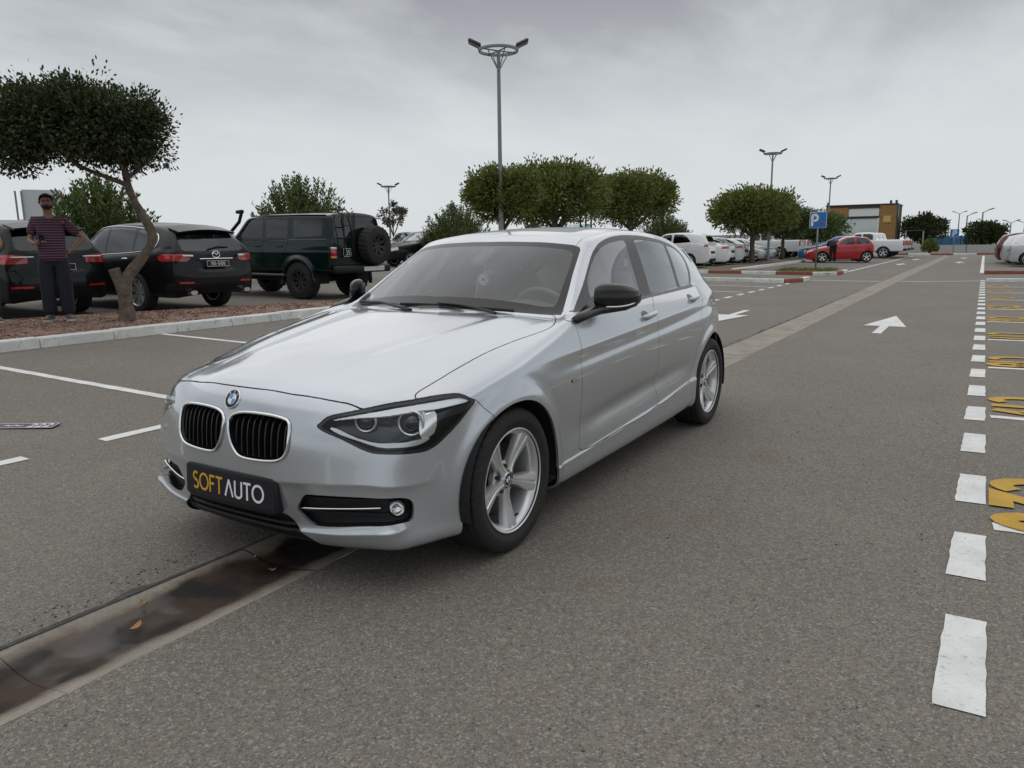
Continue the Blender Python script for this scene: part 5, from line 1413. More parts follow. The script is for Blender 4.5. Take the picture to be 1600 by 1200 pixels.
    q.box((-1.0, .88, 2.04), (.24, .10, .085), (0, .06, 0), .025); q.build('snorkel', M_BLACKP, t, ang=50)
    handles_on(t, [(-1.62, 1.22), (-2.38, 1.22)], .935, M_BLACKP); mirrors_on(t, -.78, .90, 1.44, M_BLACKP)
    seats_in(t, (-1.5, -2.4), .95)
    return t

def black_suv(loc, rotz):
    t = thing('suv_car', 'black sport utility car with roof rails behind the man in the striped shirt', 'car', loc, rotz)
    H, W, wb = 1.74, .966, 2.93; fx, rx = .87, -4.05
    sp = suv_spec(P_BLACK, 4.92, W, H, wb, .87, .385, .34, 1.09, glass=G_DARK, rail=.72, crown=.06,
      rcen=[(-3.95, .36), (-4.0, .42), (-4.045, .52), (-4.05, .66), (-4.03, .80), (-3.98, .90), (-3.96, 1.02), (-3.93, 1.18), (-3.68, 1.60)],
      top=[(fx, .92), (.7, .99), (-.45, 1.16), (-.55, 1.19), (-1.3, 1.63), (-1.45, 1.68), (-1.95, 1.74), (-2.8, 1.735), (-3.3, 1.70), (-3.62, 1.645), (-3.80, 1.58), (rx, 1.5)],
      cols=[.58, .42, .2, 0, -.25, -.42, -.58, -.95, -1.32, -1.46, -1.9, -2.3, -2.65, -2.95, -3.2, -3.45, -3.70],
      side_glass=[('front_window', [(-.95, 1.16), (-1.42, 1.56), (-1.85, 1.60), (-1.88, 1.15)]), ('rear_side_window', [(-1.98, 1.16), (-1.96, 1.605), (-2.75, 1.585), (-2.85, 1.18)]), ('quarter_window', [(-2.95, 1.20), (-2.88, 1.575), (-3.3, 1.53), (-3.48, 1.43), (-3.40, 1.24)])],
      rw=[(-.1, 1.55), (.54, 1.53), (.62, 1.47), (.68, 1.25), (.60, 1.20), (-.1, 1.19)], rw_zmin=1.12,
      rear_parts=[('plate_recess', [(-.1, .84), (.38, .84), (.36, .98), (-.1, .98)], M_BLACKP), ('reflector', [(.48, .56), (.82, .56), (.82, .595), (.48, .595)], M_RED)],
      corner_rear=[('tail_lamp', [(.40, .98), (.40, 1.10), (.62, 1.13), (.86, 1.13), (.98, 1.10), (.95, .90), (.78, .88), (.68, .97)], M_RED)],
      doors=[('front_door', [(-.62, 1.06), (-.66, .45), (-1.86, .43), (-1.92, 1.12)]), ('rear_door', [(-1.92, 1.12), (-1.86, .43), (-2.38, .46), (-2.65, .80), (-2.88, 1.14)])])
    build_vehicle(sp, t, 3)
    for sd in (1, -1):
        MB().tube([(-1.5, .66 * sd, 1.70), (-1.6, .67 * sd, 1.755), (-3.0, .66 * sd, 1.755), (-3.15, .65 * sd, 1.72)], .018, 6).build('roof_rail', M_BLACKP, t, smooth=True)
        MB().box((-3.995, .60 * sd, 1.085), (.04, .36, .022), (0, 0, -.12 * sd), .008).build('lamp_light_strip', M_CLEARL, t)
    plate_on(t, (-4.06, 0, .91), (-1, 0, .05), .50, .115, '')
    q = MB(); v = []
    for y in np.linspace(-.60, .60, 9): v += [(-3.5, y, 1.69 - .05 * (y / .6) ** 2), (-3.86, y, 1.605 - .04 * (y / .6) ** 2), (-3.84, y, 1.575 - .04 * (y / .6) ** 2), (-3.55, y, 1.64 - .05 * (y / .6) ** 2)]
    q.add(v, [(4 * i + j, 4 * i + (j + 1) % 4, 4 * i + 4 + (j + 1) % 4, 4 * i + 4 + j) for i in range(8) for j in range(4)] + [(0, 1, 2, 3), (32, 33, 34, 35)]).build('roof_spoiler', P_BLACK, t, ang=50)
    q = MB(); q.tube([(-3.6, 0, 1.72), (-3.70, 0, 1.79), (-3.76, 0, 1.71)], [.03, .02, .01], 6); q.build('roof_antenna', P_BLACK, t, smooth=True)
    roundel(t, (-3.985, 0, 1.13), (-1, 0, .15), (0, 0, 1), .045, letters=False)
    handles_on(t, [(-1.68, 1.0), (-2.68, 1.03)], .962, P_BLACK); mirrors_on(t, -.85, .93, 1.18, P_BLACK); seats_in(t, (-1.5, -2.4), .62)
    return t

def dark_wagon(loc, rotz, paint, label, name='suv_car', group=None, lev=2):
    t = thing(name, label, 'car', loc, rotz, group)
    sp = suv_spec(paint, 4.8, .94, 1.86, 2.79, .95, .385, .42, 1.18, glass=G_GREEN, rail=.76, tumble=.95,
      side_glass=[('front_window', [(-.95, 1.24), (-1.40, 1.66), (-1.80, 1.70), (-1.82, 1.24)]), ('rear_side_window', [(-1.90, 1.24), (-1.88, 1.70), (-2.60, 1.70), (-2.62, 1.25)]), ('quarter_window', [(-2.75, 1.27), (-2.74, 1.69), (-3.25, 1.66), (-3.35, 1.60), (-3.33, 1.29)])],
      rw=[(-.1, 1.62), (.6, 1.61), (.66, 1.26), (-.1, 1.25)], rw_zmin=1.2,
      front_parts=[('grille', [(-.1, .98), (.36, .98), (.34, .72), (-.1, .72)], M_SATIN)], corner_front=[('headlamp', [(-.30, .80), (-.30, .98), (.10, 1.0), (.12, .86)], M_CLEARL)],
      corner_rear=[('tail_lamp', [(.62, .92), (.62, 1.22), (.80, 1.22), (.82, .92)], M_RED)])
    build_vehicle(sp, t, lev)
    MB().box((-1.6, 0, .38), (1.9, 1.95, .05), None, .015).build('side_step', M_GREYP, t); mirrors_on(t, -.85, .92, 1.26, paint); seats_in(t, (-1.5,), .7)
    plate_on(t, (.965, 0, .60), (1, 0, 0), .5, .11, '')
    return t

def sedan_spec(paint, hatch=False, H=1.45, L=4.6, W=.89, wb=2.68, b=.93, glass=None):
    fx = .87; rx = fx - L
    if hatch:
        top = [(fx, .72), (.7, .79), (-.35, .98), (-.45, 1.0), (-1.25, H - .08), (-1.4, H - .04), (-1.9, H), (-2.4, H - .01), (rx + .55, H - .08), (rx + .28, H - .16), (rx, H - .3)]
        rc = [(rx + .12, .26), (rx + .03, .30), (rx, .40), (rx, .5), (rx + .01, .60), (rx + .03, .70), (rx + .05, .80), (rx + .10, b + .10), (rx + .30, H - .14)]
        cols = [.6, .42, .2, 0, -.2, -.36, -.48, -.85, -1.25, -1.4, -1.8, -2.15, -2.5, rx + 1.0, rx + .75, rx + .52, rx + .34]
        rw = [(-.1, H - .19), (.48, H - .2), (.58, b + .16), (-.1, b + .13)]
    else:
        top = [(fx, .72), (.7, .79), (-.40, .97), (-.50, .99), (-1.30, H - .06), (-1.45, H - .03), (-1.9, H), (-2.3, H - .02), (-2.75, H - .13), (-3.25, 1.11), (-3.35, 1.085), (rx + .14, 1.06), (rx, 1.0)]
        rc = [(rx + .12, .26), (rx + .03, .30), (rx, .40), (rx, .5), (rx + .01, .60), (rx + .03, .72), (rx + .04, .84), (rx + .06, .96), (rx + .12, 1.05)]
        cols = [.6, .42, .2, 0, -.2, -.40, -.52, -.9, -1.3, -1.45, -1.8, -2.15, -2.5, -2.75, -3.05, -3.28, -3.42]
        rw = [(-.1, H - .10), (.50, H - .12), (.64, 1.15), (-.1, 1.13)]
    rr = rx + .9
    sg = [('front_window', [(-.85, b + .07), (-1.35, H - .12), (-1.75, H - .09), (-1.75, b + .08)]), ('rear_side_window', [(-1.84, b + .08), (-1.84, H - .09), (-2.3, H - .11), (-2.62 if not hatch else -2.5, H - .22), (-2.85 if not hatch else -2.75, b + .14)])]
    return suv_spec(paint, L, W, H, wb, fx, .315, .20, b, top=top, rcen=rc, cols=cols, rw=rw, rw_zmin=b + .08, rail=.66, crown=.05, rim=.21, tw=.21, arch=.36,
      belt=[(fx, .66), (.7, .72), (0, .82), (-.5, b - .03), (-1.0, b), (-2.6, b + .06), (rx, b + .06)], side_glass=sg, glass=glass or G_DARK, ws=[(-.1, 1.03), (.62, 1.0), (.52, H - .14), (-.1, H - .08)], ws_zmin=.98, wsglass=G_GREEN,
      plan=[(fx, W * .74), (fx - .16, W * .83), (fx - .42, W * .96), (.1, W), (-wb, W), (rx + .45, W * .96), (rx + .14, W * .88), (rx, W * .8)],
      fcen=[(fx - .12, .18), (fx - .04, .22), (fx, .32), (fx, .42), (fx, .5), (fx - .01, .57), (fx - .04, .63), (fx - .08, .69), (fx - .16, .78)],
      front_parts=[('grille', [(-.1, .50), (.42, .50), (.48, .62), (-.1, .64)], M_BLACKG), ('lower_grille', [(-.1, .26), (.5, .26), (.46, .40), (-.1, .40)], M_BLACKP)], corner_front=[('headlamp', [(-.24, .60), (-.24, .66), (.10, .73), (.20, .72), (.10, .63)], M_CLEARL)],
      rear_parts=[('plate_recess', [(-.1, .62), (.34, .62), (.34, .76), (-.1, .76)], M_BLACKP), ('lower_trim', [(-.1, .26), (.55, .26), (.5, .40), (-.1, .40)], M_BLACKP)],
      corner_rear=[('tail_lamp', [(.42, b - .10), (.42, b + .02), (.62, b + .06), (.86, b + .05), (.84, b - .06)], M_RED)],
      doors=[('front_door', [(-.55, b - .02), (-.58, .32), (-1.72, .32), (-1.78, b + .02)]), ('rear_door', [(-1.78, b + .02), (-1.72, .32), (-2.2, .34), (-2.45, .70), (-2.72, b + .05)])])

def small_car(kind, paint, label, group, txt='', **k):
    t = thing('sedan_car' if not kind else 'hatchback_car', label, 'car', (0, 0, 0), 0, group)
    sp = sedan_spec(paint, kind, **k); build_vehicle(sp, t, 2)
    rx = sp['rx']; W = sp['plan'][3][1]
    plate_on(t, (rx - .004, 0, .69), (-1, 0, .05), .46, .11, txt)
    mirrors_on(t, -.75, W - .04, 1.0, paint, .9); handles_on(t, [(-1.58, .83), (-2.5, .86)], W - .005, paint); seats_in(t, (-1.5,), .42)
    return t

def pickup(paint, label, group):
    t = thing('pickup_truck', label, 'pickup', (0, 0, 0), 0, group)
    W, H, wb = .92, 1.80, 3.08; fx, rx = .92, -4.35; b = 1.18
    sp = suv_spec(paint, 5.27, W, H, wb, fx, .385, .48, b, glass=G_DARK, rail=.74, tumble=.95, pr=8, rdx=.07,
      top=[(fx, .98), (.75, 1.06), (-.4, 1.20), (-.5, 1.23), (-1.15, H - .07), (-1.3, H - .02), (-1.8, H), (-2.35, H - .02), (-2.5, H - .10), (-2.62, 1.30), (-2.68, 1.27), (rx + .07, 1.27), (rx, 1.26)],
      belt=[(fx, .90), (.6, 1.0), (-.5, 1.14), (-2.5, b + .02), (-2.7, 1.22), (rx, 1.22)],
      cols=[.65, .45, .2, 0, -.25, -.42, -.54, -.85, -1.15, -1.32, -1.8, -2.2, -2.46, -2.60, -2.72, -3.4, -4.1],
      plan=[(fx, .76), (.76, .82), (.5, .90), (0, W), (-3.0, W), (rx + .2, .915), (rx + .06, .90), (rx, .88)],
      rcen=[(rx + .06, .50), (rx + .02, .54), (rx, .62), (rx, .72), (rx, .82), (rx, .92), (rx, 1.02), (rx + .005, 1.14), (rx + .05, 1.255)],
      side_glass=[('front_window', [(-.85, 1.24), (-1.22, 1.64), (-1.60, 1.68), (-1.62, 1.24)]), ('rear_side_window', [(-1.70, 1.24), (-1.70, 1.68), (-2.20, 1.67), (-2.34, 1.60), (-2.38, 1.26)])],
      rw=[(-.1, 1.68), (.58, 1.66), (.64, 1.36), (-.1, 1.36)], rw_zmin=1.31, ws=[(-.1, 1.28), (.66, 1.26), (.58, 1.66), (-.1, 1.70)], ws_zmin=1.22,
      doors=[('front_door', [(-.60, 1.14), (-.62, .55), (-1.66, .55), (-1.68, 1.18)]), ('rear_door', [(-1.68, 1.18), (-1.66, .55), (-2.40, .60), (-2.46, 1.2)])])
    build_vehicle(sp, t, 2)
    for sd in (1, -1):
        MB().box((rx + .02, .83 * sd, 1.03), (.09, .15, .36), None, .015).build('tail_lamp', M_RED, t, ang=50)
        MB().box((rx + .015, .83 * sd, .99), (.10, .12, .09), None, .01).build('lamp_clear_part', M_CLEARL, t)
    MB().box((rx - .07, 0, .57), (.18, 1.74, .15), None, .03).build('rear_bumper', M_BLACKP, t, ang=50)
    MB().box((rx - .008, 0, 1.08), (.03, .26, .06), None, .01).build('tailgate_handle', M_BLACKP, t)
    mirrors_on(t, -.78, .91, 1.26, M_CHROME); handles_on(t, [(-1.5, 1.08), (-2.28, 1.10)], .92, paint)
    plate_on(t, (rx - .165, 0, .60), (-1, 0, 0), .46, .10, '')
    return t
# ------------------------------------------------------------------ the place
def gz(y): return .0125 * min(29.0, max(0.0, abs(y) - 1.0))

def pos_mat(name, build):
    """material driven by world position"""
    if name in MATS: return MATS[name]
    m = bpy.data.materials.new(name); m.use_nodes = True; MATS[name] = m
    nd, lk = nodes_of(m); b = nd['Principled BSDF']; g = nd.new('ShaderNodeNewGeometry')
    def noise(sc, det=4, rough=.55, vec=None, dist=0):
        n = nd.new('ShaderNodeTexNoise'); n.inputs['Scale'].default_value = sc; n.inputs['Detail'].default_value = det; n.inputs['Roughness'].default_value = rough; n.inputs['Distortion'].default_value = dist
        lk.new(vec or g.outputs['Position'], n.inputs['Vector']); return n.outputs['Fac']
    def rng(v, a, b_, c=0., d=1.):
        r = nd.new('ShaderNodeMapRange'); r.inputs['From Min'].default_value = a; r.inputs['From Max'].default_value = b_; r.inputs['To Min'].default_value = c; r.inputs['To Max'].default_value = d; r.interpolation_type = 'SMOOTHSTEP'; lk.new(v, r.inputs[0]); return r.outputs[0]
    def mixc(f, a, b_):
        x = nd.new('ShaderNodeMix'); x.data_type = 'RGBA'
        for i, v in ((0, f), (6, a), (7, b_)):
            if isinstance(v, (tuple, list)): x.inputs[i].default_value = (*v, 1) if len(v) == 3 else v
            elif isinstance(v, (int, float)): x.inputs[i].default_value = v
            else: lk.new(v, x.inputs[i])
        return x.outputs[2]
    def math_(op, a, b_=None):
        x = nd.new('ShaderNodeMath'); x.operation = op
        for i, v in ((0, a), (1, b_)):
            if v is None: continue
            if isinstance(v, (int, float)): x.inputs[i].default_value = v
            else: lk.new(v, x.inputs[i])
        return x.outputs[0]
    def bump(h, dist, st=.7):
        x = nd.new('ShaderNodeBump'); x.inputs['Strength'].default_value = st; x.inputs['Distance'].default_value = dist; lk.new(h, x.inputs['Height']); lk.new(x.outputs[0], b.inputs['Normal'])
    sep = nd.new('ShaderNodeSeparateXYZ'); lk.new(g.outputs['Position'], sep.inputs[0])
    def vor(sc, feat='F1'):
        v = nd.new('ShaderNodeTexVoronoi'); v.inputs['Scale'].default_value = sc; v.feature = feat; lk.new(g.outputs['Position'], v.inputs['Vector']); return v
    build(dict(nd=nd, lk=lk, b=b, noise=noise, rng=rng, mixc=mixc, math=math_, bump=bump, sep=sep, vor=vor))
    return m

def b_asphalt(k):
    v = k['vor'](150); tone = k['nd'].new('ShaderNodeSeparateColor'); k['lk'].new(v.outputs['Color'], tone.inputs[0])
    v2 = k['vor'](330); t2 = k['nd'].new('ShaderNodeSeparateColor'); k['lk'].new(v2.outputs['Color'], t2.inputs[0])
    base = k['mixc'](k['rng'](k['noise'](.55, 5), .35, .65), (.176, .157, .127), (.212, .189, .154))
    base = k['mixc'](k['rng'](k['noise'](4.5, 6, .65), .42, .68, 0, .45), base, (.158, .146, .130))
    mp = k['nd'].new('ShaderNodeMapping'); mp.inputs['Scale'].default_value = (.05, 1.6, 1); gg = k['nd'].new('ShaderNodeNewGeometry'); k['lk'].new(gg.outputs['Position'], mp.inputs[0])
    base = k['mixc'](k['rng'](k['noise'](1.0, 4, .5, mp.outputs[0]), .50, .68, 0, .38), base, (.150, .139, .125))
    base = k['mixc'](k['rng'](k['noise'](.9, 3, .5, None, 1.2), .66, .74, 0, .42), base, (.115, .108, .10))
    base = k['mixc'](k['rng'](k['noise'](1.7, 3, .45), .70, .74, 0, .5), base, (.085, .08, .076))
    sp_ = k['noise'](42, 3, .7); base = k['mixc'](k['rng'](sp_, .50, .66, 0, .55), base, (.100, .091, .078)); base = k['mixc'](k['rng'](sp_, .46, .34, 0, .45), base, (.29, .262, .220))
    # single stones: dark pores, pale chips
    c = k['mixc'](k['rng'](tone.outputs[0], .60, .95, 0, .75), base, (.088, .084, .080))
    c = k['mixc'](k['rng'](tone.outputs[1], .80, .97, 0, .70), c, (.36, .335, .30))
    c = k['mixc'](k['rng'](t2.outputs[0], .62, .95, 0, .55), c, (.075, .072, .070))
    c = k['mixc'](k['rng'](t2.outputs[1], .72, .97, 0, .45), c, (.33, .31, .285))
    # rusty drips beside the parked car
    ax = k['math']('ABSOLUTE', k['math']('ADD', k['sep'].outputs['Y'], -1.32))
    st = k['math']('MULTIPLY', k['rng'](ax, .36, .05), k['rng'](k['noise'](2.2, 5), .48, .66, 0, .35))
    st = k['math']('MULTIPLY', st, k['rng'](k['math']('ABSOLUTE', k['math']('ADD', k['sep'].outputs['X'], 1.0)), 1.6, .9))
    c = k['mixc'](st, c, (.16, .10, .06))
    k['lk'].new(c, k['b'].inputs['Base Color']); k['b'].inputs['Roughness'].default_value = .86; k['b'].inputs['Specular IOR Level'].default_value = .35
    h = k['math']('ADD', k['math']('MULTIPLY', v.outputs['Distance'], -.8), k['noise'](260, 3)); k['bump'](h, .004, .55)
def b_gutter(k):
    y, x = k['sep'].outputs['Y'], k['sep'].outputs['X']
    dist = k['math']('ADD', k['math']('ABSOLUTE', k['math']('ADD', y, -.01)), k['math']('MULTIPLY', k['math']('ADD', k['noise'](2.6, 6, .6), -.5), .22))
    base = k['mixc'](k['rng'](k['noise'](2.4, 6), .35, .65), (.34, .305, .255), (.27, .245, .205))
    base = k['mixc'](k['rng'](k['noise'](60, 4), .4, .7, 0, .4), base, (.16, .148, .13))
    wetx = k['math']('MULTIPLY', k['rng'](x, -.15, .25), k['rng'](x, 3.4, 1.7))
    wet = k['math']('MULTIPLY', k['rng'](dist, .165, .125), wetx)
    soil = k['math']('MULTIPLY', k['rng'](dist, .22, .14), k['rng'](x, -.6, .3))
    c = k['mixc'](k['math']('MULTIPLY', soil, .8), base, (.105, .075, .052))
    c = k['mixc'](wet, c, k['mixc'](k['rng'](k['noise'](5, 5), .42, .62), (.022, .019, .018), (.055, .036, .026)))
    c = k['mixc'](k['math']('MULTIPLY', k['rng'](k['math']('ABSOLUTE', k['math']('ADD', y, -.02)), .10, .0), k['rng'](k['noise'](1.2, 5), .5, .7, 0, .5)), c, (.13, .11, .09))
    k['lk'].new(c, k['b'].inputs['Base Color'])
    pud = k['math']('MULTIPLY', wet, k['rng'](k['noise'](2.6, 3), .48, .60))
    k['lk'].new(k['rng'](pud, 0, 1, .85, .30), k['b'].inputs['Roughness']); k['b'].inputs['Specular IOR Level'].default_value = .3
    k['bump'](k['math']('MULTIPLY', k['noise'](120, 4), k['rng'](pud, 0, 1, 1, .05)), .003)
def b_paint(col, worn):
    def f(k):
        w = k['rng'](k['noise'](38, 6, .7), .54, .70, 0, worn); w2 = k['rng'](k['noise'](120, 3, .6), .62, .70, 0, worn * .8)
        c = k['mixc'](k['math']('MAXIMUM', w, w2), k['mixc'](k['rng'](k['noise'](6, 4), .3, .7), col, tuple(v * .84 for v in col)), (.15, .14, .13))
        k['lk'].new(c, k['b'].inputs['Base Color']); k['b'].inputs['Roughness'].default_value = .75; k['bump'](k['noise'](200, 3), .002)
    return f
def b_gravel(k):
    v = k['vor'](34); s = k['nd'].new('ShaderNodeSeparateColor'); k['lk'].new(v.outputs['Color'], s.inputs[0])
    c = k['mixc'](s.outputs[0], (.20, .105, .075), (.36, .23, .175)); c = k['mixc'](k['rng'](s.outputs[1], .75, .95), c, (.10, .065, .05)); c = k['mixc'](k['rng'](s.outputs[2], .85, .98), c, (.46, .36, .30))
    c = k['mixc'](k['rng'](k['noise'](1.2, 4), .4, .7, 0, .5), c, (.17, .10, .07))
    k['lk'].new(c, k['b'].inputs['Base Color']); k['b'].inputs['Roughness'].default_value = .9; k['bump'](k['math']('MULTIPLY', v.outputs['Distance'], -1), .03, 1.0)
def b_kerb(col, chip=(.30, .28, .25)):
    def f(k):
        w = k['rng'](k['noise'](9, 7, .75), .55, .68, 0, .85)
        c = k['mixc'](w, k['mixc'](k['rng'](k['noise'](3, 4), .3, .7), col, tuple(v * .82 for v in col)), chip)
        k['lk'].new(c, k['b'].inputs['Base Color']); k['b'].inputs['Roughness'].default_value = .8; k['bump'](k['noise'](40, 6), .006)
    return f
ASPHALT = pos_mat('asphalt', b_asphalt); GUTTER = pos_mat('gutter_concrete', b_gutter)
LINEW = pos_mat('white_road_paint', b_paint((.76, .77, .75), .42)); LINEY = pos_mat('yellow_road_paint', b_paint((.54, .32, .03), .4))
GRAVEL = pos_mat('red_gravel', b_gravel); KERBW = pos_mat('white_kerb_paint', b_kerb((.74, .75, .72))); KERBR = pos_mat('red_kerb_paint', b_kerb((.30, .085, .06))); KERBC = pos_mat('bare_kerb', b_kerb((.34, .32, .29)))
M_POLE = mat('galvanised_pole', (.24, .26, .26), .5, .5, noise=(6, .4, (.16, .17, .17)))
M_BARK = mat('bark', (.16, .125, .095), .95, noise=(11, .9, (.075, .058, .045)), bump=(26, .03))
def leaf_mat(name, a, b_):
    m = mat(name, a, .55, noise=(2.2, .9, b_)); nd, lk = nodes_of(m); p = nd['Principled BSDF']
    p.inputs['Subsurface Weight'].default_value = 0
    tr = nd.new('ShaderNodeBsdfTranslucent'); tr.inputs[0].default_value = (a[0] * 1.5, a[1] * 1.6, a[2], 1)
    mx = nd.new('ShaderNodeMixShader'); mx.inputs[0].default_value = .22
    out = [n for n in nd if n.type == 'OUTPUT_MATERIAL'][0]
    lk.new(p.outputs[0], mx.inputs[1]); lk.new(tr.outputs[0], mx.inputs[2]); lk.new(mx.outputs[0], out.inputs[0])
    return m
LEAF_A = leaf_mat('dark_leaf', (.030, .044, .016), (.055, .070, .022)); LEAF_B = leaf_mat('green_leaf', (.098, .122, .024), (.155, .168, .038)); LEAF_C = leaf_mat('bush_leaf', (.060, .092, .026), (.10, .130, .036)); LEAF_D = leaf_mat('brown_leaf', (.075, .055, .035), (.10, .08, .05))

def ground():
    xs = [3000, 60, 12, 4, 0, -4, -10, -20, -40, -80, -3000]
    def sheet(ys, name):
        q = MB(); v = [(x, y, gz(y)) for x in xs for y in ys]; n = len(ys)
        q.add(v, [(i * n + j, i * n + j + 1, (i + 1) * n + j + 1, (i + 1) * n + j) for i in range(len(xs) - 1) for j in range(n - 1)])
        tag(q.build(name, ASPHALT), kind='structure')
    sheet([-3000, -30, -12, -7, -3, -1, -.2], 'asphalt_ground'); sheet([.25, 1, 3, 8, 30, 3000], 'asphalt_ground')
    g = tag(link('gutter', None), kind='structure')
    base = MB(); base.add([(8, -.21, -.062), (8, .26, -.062), (-90, .26, -.062), (-90, -.21, -.062)], [(0, 1, 2, 3)]); base.build('gutter_bed', mat('gutter_dirt', (.13, .115, .095), .95), g)
    prof = [(-.203, -.06), (-.203, .002), (-.15, -.006), (-.06, -.026), (.03, -.033), (.12, -.024), (.20, -.006), (.253, .002), (.253, -.06)]
    q = MB(); L = .997; k = 6; v = []
    for i in range(k + 1):
        for y, z in prof: v.append((-L * i / k, y + (.004 * math.sin(i * 2.1 + y * 9) if abs(y) > .19 else 0), z))
    n = len(prof); q.add(v, [(i * n + j, i * n + j + 1, (i + 1) * n + j + 1, (i + 1) * n + j) for i in range(k) for j in range(n - 1)])
    o = q.build('gutter_slab', GUTTER, g, ang=50); me = o.data; o.location = (7.6, 0, 0)
    rr = random.Random(8); te = MB(); v = []
    for i in range(261):
        x = 7 - i * .1; w0 = .001 + .05 * rr.random() ** 4 + .014 * math.sin(i * .31) * math.sin(i * .073); v += [(x, -.196, .0035), (x, -.205 - max(.004, w0), .0045)]
    te.add(v, [(2 * i, 2 * i + 1, 2 * i + 3, 2 * i + 2) for i in range(260)]); te.build('crumbled_edge', mat('crumbled_tar', (.045, .042, .040), .95, noise=(30, .8, (.10, .09, .08))), g)
    for i in range(1, 92): link('gutter_slab', me, g, (7.6 - i, random.uniform(-.004, .004), random.uniform(-.002, .002)))

def strip(name, pts_a, pts_b, m, dz=.004, jit=.006, seed=0, step=.12):
    """painted stripe between two parallel edges given as end points, with brush-ragged borders"""
    r = random.Random(seed); a0, a1 = Vector(pts_a[0]), Vector(pts_a[1]); b0, b1 = Vector(pts_b[0]), Vector(pts_b[1])
    n = max(2, int((a1 - a0).length / step)); v = []
    for i in range(n + 1):
        t = i / n; A = a0.lerp(a1, t); B = b0.lerp(b1, t); d = (B - A).normalized()
        A = A + d * r.uniform(-jit, jit); B = B + d * r.uniform(-jit, jit)
        if i in (0, n):
            e = (a1 - a0).normalized() * r.uniform(-jit, jit); A += e; B += e * .3
        M_ = (A + B) / 2
        v += [(A.x, A.y, gz(A.y) + dz), (M_.x, M_.y, gz(M_.y) + dz), (B.x, B.y, gz(B.y) + dz)]
    f = []
    for i in range(n): f += [(3 * i, 3 * i + 1, 3 * i + 4, 3 * i + 3), (3 * i + 1, 3 * i + 2, 3 * i + 5, 3 * i + 4)]
    o = MB().add(v, f).build(name, m); return tag(o, kind='structure')

def markings():
    for i in range(26):                          # dashed edge of the right-hand bays
        x0 = .40 - i * 1.012 + random.uniform(-.04, .04); y0 = 2.465
        strip('bay_edge_dash', [(x0, y0), (x0 - .52 - (.09 if i == 0 else 0), y0 + .01)], [(x0, 2.595), (x0 - .52 - (.09 if i == 0 else 0), 2.597)], LINEW, jit=.0035, seed=i, step=.06)
    bays = [-1.22 - 2.52 * i for i in range(9)]
    for i, x in enumerate(bays):
        strip('bay_line', [(x, 2.625), (x - .02, 7.4)], [(x - .10, 2.62), (x - .12, 7.4)], LINEW, jit=.007, seed=100 + i, step=.07)
        q = MB(); txt = 'C%d' % (20 - i)
        text_strokes(q, txt, .52, .105, (x - .90, 2.635, gz(2.8) + .007), (1, 0, 0), (0, 1, .0125), (0, 0, 1), gap=.12, t=0, sx=.82)
        tag(q.build('bay_number', LINEY), kind='structure')
    for i in range(22):                          # dashed edge of the left-hand bays
        x0 = .92 - i * 1.06
        strip('bay_edge_dash', [(x0 - .0, -2.53), (x0 - .56, -2.53)], [(x0, -2.64), (x0 - .56, -2.64)], LINEW, jit=.006, seed=200 + i)
    for i, x in enumerate((1.50, -1.20, -3.93, -6.6, -9.25, -11.9, -14.5, -17.1, -19.7)):
        strip('bay_line', [(x, -2.75), (x - .03, -7.75)], [(x - .10, -2.75), (x - .13, -7.75)], LINEW, jit=.005, seed=300 + i)
    def arrow(x, y, d, s=1.0):
        P = [(-.98, .06), (.08, .06), (.06, .30), (1.9, .0), (.06, -.30), (.08, -.06), (-.98, -.06)]
        q = MB(); q.add([(x + a * d * s, y + b * d, gz(y) + .0045) for a, b in P], [(0, 1, 5, 6), (1, 2, 3), (1, 3, 5), (3, 4, 5)]); tag(q.build('lane_arrow', LINEW), kind='structure')
    arrow(-10.1, 1.28, -1); arrow(-11.15, -1.32, 1); arrow(-47, 1.35, -1); arrow(-44, -1.3, 1); arrow(-58, 1.35, -1); arrow(-55, -1.3, 1)
    strip('cross_line', [(-24.3, .3), (-24.9, 2.5)], [(-24.45, .3), (-25.05, 2.5)], LINEW, seed=3); strip('cross_line', [(-23.9, -6.2), (-24.25, -.25)], [(-24.05, -6.2), (-24.4, -.25)], LINEW, seed=4)
    for i in range(22): 
        strip('bay_edge_dash', [(-31 - i * 1.6, -2.25), (-32.4 - i * 1.6, -2.25)], [(-31 - i * 1.6, -2.37), (-32.4 - i * 1.6, -2.37)], LINEW, seed=400 + i, step=.5)
    for i in range(9): strip('bay_line', [(-33 - i * 2.55, 2.6), (-33 - i * 2.55, 7.4)], [(-33.12 - i * 2.55, 2.6), (-33.12 - i * 2.55, 7.4)], LINEW, seed=500 + i, step=.5)
    strip('bay_edge_line', [(-31.5, 2.42), (-66, 2.42)], [(-31.5, 2.56), (-66, 2.56)], LINEW, seed=77, step=1)

def kerb_run(name, label, pts, mats, h=.13, w=.16, L=1.0, group=None, base=0.0):
    """row of kerb stones along a polyline; mats cycles over the stones"""
    t = thing(name, label, 'kerb', (0, 0, 0), 0, group); k = 0
    for a, b in zip(pts[:-1], pts[1:]):
        A, B = Vector(a), Vector(b); d = B - A; n = max(1, round(d.length / L)); u = d / n; ang = math.atan2(u.y, u.x)
        for i in range(n):
            c = A + u * (i + .5); z = gz(c.y) + base
            q = MB().box((0, 0, h / 2 - .06), (u.length - .008, w, h + .12), None, .018)
            o = q.build('kerb_stone', mats[k % len(mats)], t, ang=40); o.location = (c.x, c.y, z + random.uniform(-.004, .004)); o.rotation_euler = (0, -math.atan(.0125) * 0, ang + random.uniform(-.004, .004)); k += 1
    return t

